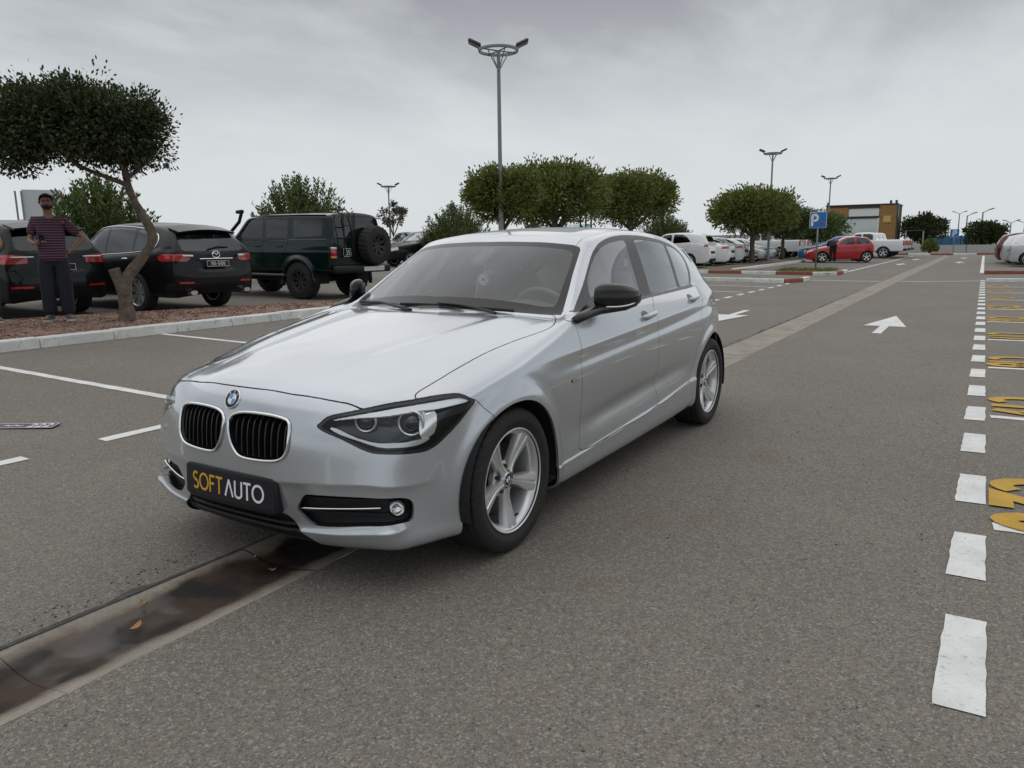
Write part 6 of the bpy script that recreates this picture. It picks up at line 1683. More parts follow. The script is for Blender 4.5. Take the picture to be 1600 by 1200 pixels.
def gravel_bed(name, poly, hfun, label=None):
    """raised bed: grid clipped to a polygon"""
    P = np.array(poly); x0, y0 = P.min(0); x1, y1 = P.max(0); s = .14
    xs = np.arange(x0, x1 + s, s); ys = np.arange(y0, y1 + s, s)
    G = np.array([(x, y) for x in xs for y in ys]); d = sdf_poly(G, P); n = len(ys)
    r = np.random.RandomState(5)
    Z = np.array([hfun(x, y, dd) for (x, y), dd in zip(G, d)]) + r.uniform(-.012, .012, len(G))
    V = np.column_stack([G, Z]); Q = []
    for i in range(len(xs) - 1):
        for j in range(n - 1):
            q = [i * n + j, (i + 1) * n + j, (i + 1) * n + j + 1, i * n + j + 1]
            if (d[q] < .02).sum() >= 3: Q.append(q)
    o = mesh_geo(name, V, np.array(Q), GRAVEL); return tag(o, kind='structure')

def pebbles(name, poly, hfun, n, size, seed=1, m=None, label='loose reddish brown gravel covering the planting strip', cat='gravel'):
    r = np.random.RandomState(seed); P = np.array(poly); lo, hi = P.min(0), P.max(0)
    G = r.uniform(lo, hi, (n * 2, 2)); G = G[sdf_poly(G, P) < -.01][:n]
    d = sdf_poly(G, P); V = []; F = []
    for (x, y), dd in zip(G, d):
        z = hfun(x, y, dd); s = size * r.uniform(.5, 1.3); a = r.uniform(0, 6.28); o = len(V)
        for k in range(4): V.append((x + s * math.cos(a + k * 1.57) * r.uniform(.7, 1.2), y + s * math.sin(a + k * 1.57) * r.uniform(.7, 1.2), z + s * r.uniform(-.1, .3)))
        V.append((x, y, z + s * r.uniform(.5, .9))); V.append((x, y, z - s * .4))
        for k in range(4): F += [(o + k, o + (k + 1) % 4, o + 4), (o + (k + 1) % 4, o + k, o + 5)]
    o = mesh_geo(name, np.array(V), np.array(F), m or GRAVEL, None, None, False)
    return tag(o, label, cat, kind='stuff')

def leaves_mesh(C, D, ln, wd, seed=0):
    """one folded quad per leaf; C centres, D directions"""
    r = np.random.RandomState(seed); n = len(C)
    D = D / np.maximum(np.linalg.norm(D, axis=1), 1e-6)[:, None]
    R_ = r.normal(size=(n, 3)); S = np.cross(D, R_); S /= np.maximum(np.linalg.norm(S, axis=1), 1e-6)[:, None]
    l = ln * r.uniform(.7, 1.25, n)[:, None]; w = wd * r.uniform(.75, 1.2, n)[:, None]
    V = np.stack([C, C + D * l * .5 + S * w * .5, C + D * l, C + D * l * .5 - S * w * .5], 1).reshape(-1, 3)
    return V, np.arange(4 * n).reshape(n, 4)

def crown_leaves(ells, n_cl, per, cr, ln, wd, seed, up=.3, shell=.55, spikes=0, flat_bottom=None):
    """leaf clumps through the volume of ellipsoids (centre, radii); spikes = extra upright shoots"""
    r = np.random.RandomState(seed); C = []; D = []
    vol = np.array([np.prod(e[1]) for e in ells]); vol = vol / vol.sum()
    for k in range(n_cl):
        e = ells[r.choice(len(ells), p=vol)]; d = r.normal(size=3); d /= np.linalg.norm(d); rad = shell + (1 - shell) * r.uniform() ** .6
        if r.uniform() < .18: rad *= r.uniform(.4, .9)
        c = np.array(e[0]) + d * np.array(e[1]) * rad * r.uniform(.90, 1.07)
        if flat_bottom is not None and c[2] < flat_bottom: c[2] = flat_bottom + r.uniform(0, .2)
        m = int(per * r.uniform(.6, 1.3)); off = np.clip(r.normal(size=(m, 3)), -1.6, 1.6) * cr * r.uniform(.6, 1.2)
        C.append(c + off); D.append(off / cr * .7 + d * .5 + r.normal(size=(m, 3)) * .6 + np.array([0, 0, up]))
    for k in range(spikes):
        e = ells[r.choice(len(ells), p=vol)]; a = r.uniform(0, 6.28); rr = r.uniform(0, .95) ** .5
        b = np.array(e[0]) + np.array([math.cos(a) * rr * e[1][0], math.sin(a) * rr * e[1][1], e[1][2] * math.sqrt(max(0, 1 - rr * rr)) * .72])
        t = np.array([math.cos(a) * rr * .8, math.sin(a) * rr * .8, 1.0]); t /= np.linalg.norm(t); Ls = r.uniform(.5, 1.0) * e[1][2] * .36
        m = 34; s = np.linspace(-.9, .75, m)[:, None]
        C.append(b + t * s * Ls + r.normal(size=(m, 3)) * .02); ph = np.arange(m) * 2.4
        D.append(np.stack([np.cos(ph), np.sin(ph), np.full(m, .55)], 1) + t * .5)
    return leaves_mesh(np.vstack(C), np.vstack(D), ln, wd, seed + 1)

def make_tree(name, label, trunk, limbs, leaf_geo, leaf_m, group=None, cat='tree'):
    base = Vector(trunk[0][0]); t = thing(name, label, cat, base, 0, group)
    rel = lambda p: tuple(Vector(p) - base)
    q = MB(); pts = [rel(p) for p, r in trunk]; rr = [r for p, r in trunk]
    P = smooth_poly(np.array(pts), 4, False); R = np.interp(np.linspace(0, 1, len(P)), np.linspace(0, 1, len(rr)), rr)
    rnd = random.Random(3); R = [x * rnd.uniform(.93, 1.08) for x in R]
    q.tube([tuple(p) for p in P], R, 12); q.build('trunk', M_BARK, t, smooth=True)
    for i, l in enumerate(limbs):
        P = smooth_poly(np.array([rel(p) for p, r in l]), 3, False); R = np.interp(np.linspace(0, 1, len(P)), np.linspace(0, 1, len(l)), [r for p, r in l])
        MB().tube([tuple(p) for p in P], list(R), 8).build('limb', M_BARK, t, smooth=True)
    V, Q = leaf_geo; mesh_geo('crown', V - np.array(base), Q, leaf_m, t, None, False)
    return t

def bush(name, label, x, y, ztop, w, leaf_m, seed, n=170, shoots=True, group=None, zb=None, trunkless=True, ln=.12, wd=.055):
    """rounded shrub of upright leafy shoots fanning from the base"""
    r = np.random.RandomState(seed); g0 = gz(y); base = np.array([x, y, g0]); h = ztop - g0; C = []; D = []
    n = int(n * 1.9)
    for k in range(n):
        a = r.uniform(0, 6.28); el = r.uniform(.0, 1.0) ** .75
        th = el * 1.42
        d = np.array([math.cos(a) * math.sin(th), math.sin(a) * math.sin(th), math.cos(th)])
        rad = np.array([w / 2, w / 2, h * .80]); tip = base + np.array([0, 0, h * .2]) + d * rad * r.uniform(.76, 1.12)
        t = d * .75 + np.array([0, 0, .55]); t /= np.linalg.norm(t); Ls = r.uniform(.35, .6) * min(w, h) * .42
        m = 24; s = np.linspace(0, 1, m)[:, None]
        C.append(tip - t * (1 - s) * Ls + r.normal(size=(m, 3)) * .02); ph = np.arange(m) * 2.4 + r.uniform(0, 6)
        D.append(np.stack([np.cos(ph), np.sin(ph), np.full(m, .5)], 1) + t * .8)
    m = int(n * 16); d = r.normal(size=(m, 3)); d /= np.linalg.norm(d, axis=1)[:, None]; d[:, 2] = np.abs(d[:, 2])
    C.append(base + np.array([0, 0, h * .18]) + d * np.array([w / 2, w / 2, h * .72]) * r.uniform(.45, .85, (m, 1))); D.append(d + r.normal(size=(m, 3)) * .5)
    t = thing(name, label, 'shrub', tuple(base), 0, group)
    V, Q = leaves_mesh(np.vstack(C), np.vstack(D), ln, wd, seed); mesh_geo('foliage', V - base, Q, leaf_m, t, None, False)
    for k in range(5):
        a = k * 1.3 + .4; MB().tube([(0, 0, -.05), (math.cos(a) * w * .12, math.sin(a) * w * .12, h * .3), (math.cos(a) * w * .24, math.sin(a) * w * .24, h * .6)], [.05, .035, .015], 6).build('stem', M_BARK, t, smooth=True)
    return t

def lamp_post(label, x, y, h, rot, group='ring-topped car park lamp posts', ring=.49, k=1.0):
    t = thing('lamp_post', label, 'lamp post', (x, y, gz(y)), rot, group)
    MB().lathe([(.09 * k, -.02), (.09 * k, .5), (.075 * k, .55), (.062 * k, h * .5), (.052 * k, h * .52), (.045 * k, h)], 14, 'z').build('pole', M_POLE, t, ang=40)
    MB().box((0, 0, .01), (.34, .34, .03)).build('base_plate', M_POLE, t)
    MB().lathe([(ring, h - .035), (ring + .012, h), (ring, h + .035), (ring - .03, h + .035), (ring - .03, h - .035), (ring, h - .035)], 40, 'z').build('ring', M_POLE, t, ang=40)
    for i in range(4):
        a = i * math.pi / 2 + .5; c, s = math.cos(a), math.sin(a)
        MB().tube([(0, 0, h - .01), (c * ring, s * ring, h)], .018 * k, 6).build('ring_spoke', M_POLE, t)
        MB().tube([(c * .045, s * .045, h - .42), (c * ring * .62, s * ring * .62, h - .01)], .014 * k, 6).build('brace', M_POLE, t)
    for z in (h - .62, h - .50): MB().tube([(-.09, 0, z), (.09, 0, z)], .008, 5).build('clamp_bolt', M_POLE, t)
    for sd in (1, -1):
        f = link('floodlight', None, t)
        R_ = Euler((sd * .42, 0, 0)).to_matrix()
        q = MB(); y0 = sd * (ring - .02)
        q.box((0, y0 + sd * .12, h + .17), (.28, .34, .085), R_, .03); q.build('lamp_body', mat('lamp_grey', (.045, .047, .05), .5), f, ang=50)
        MB().box((0, y0 + sd * .135, h + .125), (.23, .28, .02), R_).build('lamp_glass', mat('lamp_face', (.05, .05, .05), .3, coat=.3), f)
        for dx in (-.10, .10): MB().tube([(dx, sd * ring, h), (dx, sd * (ring + .02), h + .13)], .013, 6).build('bracket', M_POLE, f)
    return t

def parking_sign(label, x, y, zt, rot, s=.66, small=True):
    t = thing('parking_sign', label, 'sign', (x, y, gz(y)), rot, 'parking signs'); g = gz(y); z = zt - g - s / 2
    MB().tube([(0, 0, -.1), (0, 0, zt - g - .02)], .032, 10).build('post', M_POLE, t, smooth=True)
    MB().box((.045, 0, z), (.025, s, s), None, .008).build('sign_plate', mat('sign_edge_white', (.6, .62, .64), .4), t)
    MB().box((.0605, 0, z), (.006, s * .94, s * .94)).build('sign_face', mat('sign_blue', (.015, .16, .50), .4), t)
    q = MB(); text_strokes(q, 'P', s * .72, s * .13, (.066, -s * .40 if small else -s * .20, z - s * .36), (0, 1, 0), (0, 0, 1), (1, 0, 0), t=0); q.build('letter', M_WHITE, t)
    if small:
        q = MB(); text_strokes(q, 'H', s * .22, s * .055, (.066, s * .10, z - s * .33), (0, 1, 0), (0, 0, 1), (1, 0, 0), t=0, sx=1.6); q.build('small_red_letter', mat('sign_red', (.28, .03, .12), .5), t)
    return t
# ------------------------------------------------------------------ people
def skin_mesh(name, verts, edges, root, m, parent, sub=2, extra=None):
    """verts: (x, y, z, rx, ry); grown with Skin + Subdivision and turned into a plain mesh"""
    bm = bmesh.new(); lay = bm.verts.layers.skin.verify(); vs = []
    for v in verts:
        b = bm.verts.new(v[:3]); b[lay].radius = (v[3], v[4] if len(v) > 4 else v[3]); vs.append(b)
    vs[root][lay].use_root = True
    for a, b in edges: bm.edges.new((vs[a], vs[b]))
    me = bpy.data.meshes.new(name); bm.to_mesh(me); bm.free()
    o = link(name, me)
    sk = o.modifiers.new('skin', 'SKIN'); sk.use_smooth_shade = True
    sb = o.modifiers.new('sub', 'SUBSURF'); sb.levels = sub; sb.render_levels = sub
    dg = bpy.context.evaluated_depsgraph_get(); dg.update()
    nm = bpy.data.meshes.new_from_object(o.evaluated_get(dg)); bpy.data.objects.remove(o)
    nm.name = name
    if extra: 
        bm = bmesh.new(); bm.from_mesh(nm); t = bpy.data.meshes.new('t'); t.from_pydata(extra.v, [], extra.f); bm.from_mesh(t); bm.to_mesh(nm); bm.free()
    nm.shade_smooth(); nm.materials.clear(); nm.materials.append(m)
    return link(name, nm, parent)

M_SKIN = mat('skin', (.26, .14, .095), .55, noise=(30, .4, (.25, .13, .09)))
M_HAIR = mat('dark_hair', (.012, .010, .009), .7, bump=(90, .004))
M_JEAN = mat('navy_trousers', (.010, .012, .020), .9, bump=(60, .004), noise=(5, .6, (.016, .018, .028)))
M_SHOE = mat('grey_shoe', (.07, .075, .085), .7); M_SOLE = mat('white_sole', (.55, .55, .53), .6)
def striped():
    if 'striped_shirt' in MATS: return MATS['striped_shirt']
    m = mat('striped_shirt', (.055, .016, .034), .9); nd, lk = nodes_of(m); b = nd['Principled BSDF']
    tc = nd.new('ShaderNodeTexCoord'); sp = nd.new('ShaderNodeSeparateXYZ'); lk.new(tc.outputs['Object'], sp.inputs[0])
    mm = nd.new('ShaderNodeMath'); mm.operation = 'MULTIPLY'; mm.inputs[1].default_value = 1 / .036; lk.new(sp.outputs['Z'], mm.inputs[0])
    fr = nd.new('ShaderNodeMath'); fr.operation = 'FRACT'; lk.new(mm.outputs[0], fr.inputs[0])
    gt = nd.new('ShaderNodeMath'); gt.operation = 'GREATER_THAN'; gt.inputs[1].default_value = .76; lk.new(fr.outputs[0], gt.inputs[0])
    mx = nd.new('ShaderNodeMix'); mx.data_type = 'RGBA'; mx.inputs[6].default_value = (.055, .016, .034, 1); mx.inputs[7].default_value = (.17, .12, .15, 1); lk.new(gt.outputs[0], mx.inputs[0]); lk.new(mx.outputs[2], b.inputs['Base Color'])
    return m

POSE_STAND = dict(
  pel=(0, 0, .93), sp=(.0, 0, 1.12), ch=(-.01, 0, 1.34), nk=(-.005, 0, 1.50), hd=(.02, 0, 1.585),
  sL=(-.01, .165, 1.405), eL=(-.10, .40, 1.17), wL=(.0, .235, 1.00), hL=(.03, .185, .97),
  sR=(-.01, -.165, 1.405), eR=(.0, -.255, 1.14), wR=(.20, -.19, 1.09), hR=(.27, -.12, 1.12),
  pL=(0, .095, .90), kL=(.02, .105, .49), aL=(-.01, .115, .085), tL=(.15, .15, .035),
  pR=(0, -.095, .90), kR=(.015, -.105, .49), aR=(-.02, -.115, .085), tR=(.14, -.17, .035))
def person(label, loc, rotz, scale, pose, shirt, trousers, phone=False, beard=False, sleeves='short', hair=M_HAIR, name='person', glasses=False):
    t = thing(name, label, 'person', loc, rotz); t.scale = (scale,) * 3
    P = {k: Vector(v) for k, v in pose.items()}
    hd = P['hd']; fw = Vector(pose.get('face', (1, 0, 0))).normalized(); upv = (hd - P['nk']).normalized()
    V = []; E = []; ix = {}
    def add(k, p, r, r2=None): ix[k] = len(V); V.append((p[0], p[1], p[2], r, r2 or r)); return ix[k]
    add('pel', P['pel'], .125, .10); add('sp', P['sp'], .125, .095); add('ch', P['ch'], .11, .09); add('nk', P['nk'], .055); add('hd', hd, .068, .072)
    up2 = hd + upv * .085; add('h2', up2 + fw * .005, .083, .095); add('h3', hd + upv * .165, .062, .078)
    E += [('pel', 'sp'), ('sp', 'ch'), ('ch', 'nk'), ('nk', 'hd'), ('hd', 'h2'), ('h2', 'h3')]
    for s in 'LR':
        add('s' + s, P['s' + s], .042); add('e' + s, P['e' + s], .042); add('w' + s, P['w' + s], .028, .024); add('h' + s, P['h' + s], .034, .02)
        E += [('ch', 's' + s), ('s' + s, 'e' + s), ('e' + s, 'w' + s), ('w' + s, 'h' + s)]
        add('p' + s, P['p' + s], .088); add('k' + s, P['k' + s], .058); add('a' + s, P['a' + s], .038); add('t' + s, P['t' + s], .032, .025)
        E += [('pel', 'p' + s), ('p' + s, 'k' + s), ('k' + s, 'a' + s), ('a' + s, 't' + s)]
    # fingers and facial relief join the body mesh
    ex = MB()
    for s, sg in (('L', 1), ('R', -1)):
        d = (P['h' + s] - P['w' + s]).normalized(); side = d.cross(Vector((0, 0, 1))); side = side.normalized() if side.length > .1 else Vector((0, 1, 0)); nn = side.cross(d).normalized()
        for i, (o, L) in enumerate(((-.027, .062), (-.009, .074), (.010, .070), (.027, .055))):
            b = P['h' + s] + side * o + d * .012; ex.tube([tuple(b), tuple(b + d * L * .5 - nn * .006), tuple(b + d * L * .85 - nn * .026), tuple(b + d * L * .9 - nn * .044)], [.0095, .009, .008, .006], 6)
        b = P['h' + s] - side * .028 * sg - d * .012; ex.tube([tuple(b), tuple(b - side * .024 * sg + d * .02), tuple(b - side * .026 * sg + d * .05)], [.011, .010, .007], 6)
    rt = fw.cross(upv).normalized()
    F = lambda a, b, c: tuple(hd + rt * a + upv * b + fw * c)
    ex.tube([F(0, .105, .080), F(0, .075, .098), F(0, .055, .108), F(0, .045, .095)], [.008, .012, .017, .008], 8)
    for sg in (1, -1): ex.tube([F(.080 * sg, .10, -.005), F(.090 * sg, .08, -.012), F(.083 * sg, .05, -.004)], [.010, .014, .008], 8)
    skin_mesh('body', V, [(ix[a], ix[b]) for a, b in E], 0, M_SKIN, t, 2, ex)
    eyes = MB()
    for sg in (1, -1): eyes.lathe([(0, .0), (.012, .001), (.014, -.004)], 8, 'x', (0, 0, 0)); n0 = len(eyes.v) - 24; eyes.v[n0:] = [tuple(hd + rt * (.032 * sg + p[1]) + upv * (.098 + p[2] * .6) + fw * (.083 + p[0])) for p in eyes.v[n0:]]
    e = eyes.build('eye', mat('eye_dark', (.03, .025, .02), .2), t); e['kind'] = 'stuff'
    # hair cap
    q = MB(); v = []; n1, n2 = 9, 20
    for i in range(n1 + 1):
        th = i / n1 * 1.75
        for j in range(n2):
            ph = 2 * math.pi * j / n2; lim = 1.0 if math.cos(ph) < .1 else .52
            a = th * lim; v.append(tuple(hd + upv * (.098 + .108 * math.cos(a)) + rt * (.092 * math.sin(a) * math.sin(ph)) + fw * (-.004 + .103 * math.sin(a) * math.cos(ph))))
    q.add(v, [(i * n2 + j, i * n2 + (j + 1) % n2, (i + 1) * n2 + (j + 1) % n2, (i + 1) * n2 + j) for i in range(n1) for j in range(n2)]).build('hair', hair, t, smooth=True)
    if beard:
        q = MB(); v = []
        for i in range(6):
            z = .016 - .050 * i / 5
            for j in range(13):
                ph = -1.45 + 2.9 * j / 12; rr = (.086 - .030 * (i / 5) ** 2); v.append(tuple(hd + upv * (z + .040 * (abs(ph) / 1.45) ** 2) + rt * (rr * math.sin(ph)) + fw * ((.098 - .020 * (i / 5)) * math.cos(ph))))
        q.add(v, [(i * 13 + j, i * 13 + j + 1, (i + 1) * 13 + j + 1, (i + 1) * 13 + j) for i in range(5) for j in range(12) ]).build('beard', M_HAIR, t, smooth=True)
    if beard: MB().tube([F(-.030, .020, .088), F(-.012, .030, .097), F(.012, .030, .097), F(.030, .020, .088)], [.004, .007, .007, .004], 6).build('moustache', M_HAIR, t, smooth=True)
    if glasses:
        q = MB()
        for sg in (1, -1): q.tube([F(.034 * sg + .024 * math.cos(a), .098 + .017 * math.sin(a), .098 - .006 * abs(math.cos(a))) for a in np.linspace(0, 6.28, 15)[:-1]], .0022, 5, closed=True); q.tube([F(.058 * sg, .102, .092), F(.088 * sg, .10, .0)], .002, 5)
        q.tube([F(-.010, .10, .100), F(.010, .10, .100)], .002, 5); q.build('glasses', M_BLACKP, t)
    # shirt
    sv = []; se = []; si = {}
    def sadd(k, p, r, r2=None): si[k] = len(sv); sv.append((p[0], p[1], p[2], r, r2 or r))
    low = P['pel'] + (P['sp'] - P['pel']) * -.62
    sadd('lo', low, .205, .205); sadd('pel', P['pel'] + (P['sp'] - P['pel']) * .1, .20, .19); sadd('sp', P['sp'], .195, .185); sadd('ch', P['ch'], .20, .18); sadd('nk', P['nk'] - upv * .06, .095, .09)
    se += [('lo', 'pel'), ('pel', 'sp'), ('sp', 'ch'), ('ch', 'nk')]
    for s in 'LR':
        f = .78 if sleeves == 'short' else 1.0
        sadd('s' + s, P['s' + s] + Vector((0, 0, -.01)), .092); sadd('m' + s, P['s' + s].lerp(P['e' + s], f * .5), .082); sadd('e' + s, P['s' + s].lerp(P['e' + s], f), .078)
        se += [('ch', 's' + s), ('s' + s, 'm' + s), ('m' + s, 'e' + s)]
        if sleeves == 'long': sadd('w' + s, P['e' + s].lerp(P['w' + s], .92), .045); se += [('e' + s, 'w' + s)]
    skin_mesh('shirt', sv, [(si[a], si[b]) for a, b in se], 0, shirt, t, 2)
    tv = []; te = []; ti = {}
    def tadd(k, p, r, r2=None): ti[k] = len(tv); tv.append((p[0], p[1], p[2], r, r2 or r))
    tadd('w', P['pel'] + (P['sp'] - P['pel']) * .5, .165, .16); tadd('pel', P['pel'] - (P['sp'] - P['pel']) * .1, .168, .16)
    te += [('w', 'pel')]
    for s in 'LR':
        tadd('p' + s, P['p' + s] - Vector((0, 0, .05)), .128); tadd('k' + s, P['k' + s], .105); tadd('c' + s, P['k' + s].lerp(P['a' + s], .5), .10); tadd('a' + s, P['k' + s].lerp(P['a' + s], 1.0), .098)
        te += [('pel', 'p' + s), ('p' + s, 'k' + s), ('k' + s, 'c' + s), ('c' + s, 'a' + s)]
    skin_mesh('trousers', tv, [(ti[a], ti[b]) for a, b in te], 0, trousers, t, 2)
    for s in 'LR':
        a, b = P['a' + s], P['t' + s]; d = Vector((b.x - a.x, b.y - a.y, 0)).normalized(); sd = Vector((-d.y, d.x, 0)); c = Vector((a.x, a.y, 0)); z0 = min(a.z, b.z) - .036
        out = [(-.075, .028), (-.085, 0), (-.075, -.028), (0, -.042), (.10, -.050), (.17, -.040), (.195, 0), (.17, .040), (.10, .048), (0, .040)]
        def lay(h0, h1, k0, k1, nm, m):
            q = MB(); n = len(out); v = [tuple(c + d * (x * k) + sd * (y * k) + Vector((0, 0, z0 + h))) for h, k in ((h0, k0), (h1, k1)) for x, y in out]
            q.add(v, [tuple(range(n)), tuple(range(n, 2 * n))] + [(i, (i + 1) % n, n + (i + 1) % n, n + i) for i in range(n)]).build(nm, m, t, ang=50)
        lay(.0, .028, 1.0, 1.02, 'shoe_sole', M_SOLE)
        q = MB(); v = []; n = len(out)
        for h, f in ((.028, 1.0), (.055, .95), (.085, .72), (.115, .52)):
            for x, y in out: v.append(tuple(c + d * (x * f - (1 - f) * .03) + sd * (y * f) + Vector((0, 0, z0 + h * (1.0 if x < .09 else .86)))))
        q.add(v, [(i * n + j, i * n + (j + 1) % n, (i + 1) * n + (j + 1) % n, (i + 1) * n + j) for i in range(3) for j in range(n)] + [tuple(3 * n + j for j in range(n))]).build('shoe', M_SHOE, t, smooth=True)
    return t
# ------------------------------------------------------------------ putting it together
ground(); markings()
silver_hatchback()

# left planting strip
ISL = [(3.5, -7.92), (-10.9, -7.92), (-11.0, -8.2), (-9.3, -8.85), (-6.3, -9.72), (-4.6, -10.4), (-3.2, -10.75), (3.5, -11.0)]
def isl_h(x, y, d): return gz(y) + .10 + .06 * min(1, max(0, -d) / .5)
gravel_bed('gravel_strip', ISL, isl_h)
pebbles('loose_gravel', [(1.0, -7.95), (-10.9, -7.95), (-9.3, -8.85), (-6.3, -9.72), (-4.6, -10.4), (-3.2, -10.75), (1.0, -10.9)], isl_h, 9000, .020)
kerb_run('kerb', 'white painted kerb along the reddish gravel strip', [(3.6, -7.84), (-11.2, -7.84), (-11.35, -8.2)], [KERBW], h=.135, w=.17)
ISL2 = [(-12.6, -7.92), (-21.4, -7.92), (-21.4, -9.6), (-12.6, -9.6)]
gravel_bed('gravel_strip', ISL2, lambda x, y, d: gz(y) + .11)
kerb_run('kerb', 'white painted kerb round the strip under the middle trees', [(-12.5, -9.6), (-12.5, -7.84), (-21.5, -7.84)], [KERBW], h=.13)
kerb_run('kerb', 'white kerb across the lane end with a rust red corner stone', [(-21.95, -8.6), (-21.95, -2.75)], [KERBW], h=.13)
kerb_run('kerb', 'red end stones of the white kerb across the lane end', [(-21.95, -2.72), (-22.9, -2.42), (-24.0, -2.45)], [KERBR, KERBW], h=.13, L=.9)
# second block of bays
kerb_run('kerb', 'red and white striped kerb below the blue parking sign', [(-27.6, -9.6), (-27.9, -3.0), (-28.3, -2.2), (-31.0, -2.25)], [KERBR, KERBW], h=.13, L=1.45)
kerb_run('kerb', 'long white kerb running past the car with the open door', [(-29.8, -6.55), (-66, -6.9)], [KERBW], h=.13, L=2.0)
tag(MB().add([(-28.0, -2.4, gz(2.4) + .09), (-31.0, -2.35, gz(2.3) + .09), (-31.0, -6.5, gz(6.5) + .09), (-66, -6.95, gz(6.9) + .09), (-66, -8.3, gz(8.3) + .09), (-27.75, -8.3, gz(8.3) + .09)], [(0, 1, 2, 5), (2, 3, 4, 5)]).build('verge', mat('dry_soil', (.15, .12, .085), .95, noise=(3, .8, (.10, .09, .06)), bump=(30, .02))), kind='structure')
r_ = np.random.RandomState(2)
C = np.column_stack([r_.uniform(-30.9, -28.4, 900), r_.uniform(-4.6, -2.5, 900), np.full(900, gz(3.5) + .08)]); D = np.column_stack([r_.normal(0, .3, (900, 2)), np.ones(900)])
V_, Q_ = leaves_mesh(C, D, .16, .02, 4); tag(mesh_geo('grass_tuft', V_, Q_, LEAF_B, None, None, False), 'sparse green grass at the foot of the blue parking sign', 'grass', kind='stuff')
kerb_run('kerb', 'red and white kerb beside the silver hatchbacks in the far bays', [(-30.3, 2.55), (-30.3, 4.0), (-30.3, 8.5)], [KERBR, KERBW, KERBW, KERBR], h=.13, L=1.4)
kerb_run('kerb', 'low white kerb at the end of the yellow numbered bays', [(-24.4, 2.62), (-24.4, 8.2)], [KERBW], h=.10, L=1.4)
kerb_run('kerb', 'red and white kerb closing the far end of the lane', [(-70.5, -8), (-70.5, 12)], [KERBR, KERBW], h=.15, L=1.7)

# ---- vehicles behind the strip
def park(o, x, y, head, pitch=0):
    o.location = (x, y, gz(y)); o.rotation_euler = (0, pitch, head); return o
H270 = -math.pi / 2
park(black_crossover((0, 0, 0), 0), -6.80, -14.15, H270, -.0125)
park(green_offroader((0, 0, 0), 0), -10.62, -13.97, H270, -.0125)
park(black_suv((0, 0, 0), 0), -4.38, -15.3, H270 + .03, -.0125)
park(dark_wagon((0, 0, 0), 0, P_BLACK, 'black off-road wagon parked beyond the spare wheel of the green one'), -27.9, -23.2, math.radians(-18))
park(dark_wagon((0, 0, 0), 0, P_GREY, 'grey off-road wagon half hidden behind the black one'), -30.5, -26.5, math.radians(-12))
# white and silver cars in the second block
GW = 'cars parked beyond the white kerb'
park(small_car(True, P_WHITE, 'white people carrier with a dark number plate, first in the row of white cars', GW, H=1.66, L=4.5, b=1.05), -33.95, -12.3, H270)
w = small_car(False, P_WHITE, 'white saloon with red tail lamps beside the white people carrier', GW); park(w, -36.7, -12.2, H270)
park(copy_tree(w, label='white saloon with red tail lamps standing second after the people carrier'), -39.3, -12.2, H270)
park(copy_tree(w, label='white saloon facing the kerb, nose out, behind the round tree'), -42.4, -9.6, math.pi / 2)
s_ = small_car(False, P_SILV2, 'pale silver saloon facing the kerb beside the white one parked nose out', GW); park(s_, -45.1, -9.6, math.pi / 2)
park(copy_tree(s_, label='pale silver saloon facing the kerb next to the white pickups'), -47.8, -9.6, math.pi / 2)
pk = pickup(P_WHITE, 'white double cab pickup right behind the small red car', 'white pickups')
park(pk, -57.3, -6.6, H270)
park(copy_tree(pk, label='white double cab pickup, middle one of the row behind the red car'), -60.0, -6.6, H270)
park(copy_tree(pk, label='white double cab pickup, last of the row behind the red car'), -62.7, -6.6, H270)
park(copy_tree(pk, label='white double cab pickup in the back row beside the pale silver saloons'), -53.0, -12.6, H270)
park(copy_tree(pk, label='white double cab pickup in the back row, second from the silver saloons'), -55.8, -12.6, H270)
park(copy_tree(pk, label='white pickup with its tailgate towards the lane beyond the silver hatchbacks'), -52.5, 7.6, math.pi / 2)
# red car with an open door
rc = small_car(True, P_RED, 'small red hatchback with its front door open and someone leaning in', None, H=1.50, L=3.75, W=.83, wb=2.42, b=.95)
park(rc, -45.05, -5.75, math.radians(-68))
od = link('open_door', None, rc, (-.55, .80, 0)); od.rotation_euler = (0, 0, math.radians(62))
MB().prism([(0, .35), (-1.05, .35), (-1.10, .95), (-.85, 1.38), (-.55, 1.38), (-.05, .95)], -.03, .03, 'xz').build('door_panel', P_RED, od)
MB().prism([(-.18, .98), (-1.02, .98), (-.82, 1.32), (-.58, 1.32)], -.034, .034, 'xz').build('door_glass', G_DARK, od)
park(small_car(True, P_BLUE, 'bright blue hatchback standing behind the small red one', None, H=1.52, L=4.0, W=.85, wb=2.5, b=.96), -49.6, -7.0, math.radians(-83))
gr = 'hatchbacks in the far bays'
h_ = small_car(True, P_SILV2, 'pale silver hatchback next to the red kerb and the thin post', gr, H=1.48, L=4.2, wb=2.55); park(h_, -39.2, 6.75, math.pi / 2)
park(copy_tree(h_, label='pale silver hatchback between the other silver one and the dark red one'), -41.8, 6.5, math.pi / 2)
park(small_car(True, P_DRED, 'dark red hatchback beyond the two pale silver ones', gr, H=1.55, L=4.1, wb=2.5), -44.4, 6.2, math.pi / 2)
park(small_car(True, P_GREY, 'mid grey hatchback beyond the dark red one', gr, H=1.5, L=4.1, wb=2.5), -47.0, 6.2, math.pi / 2)

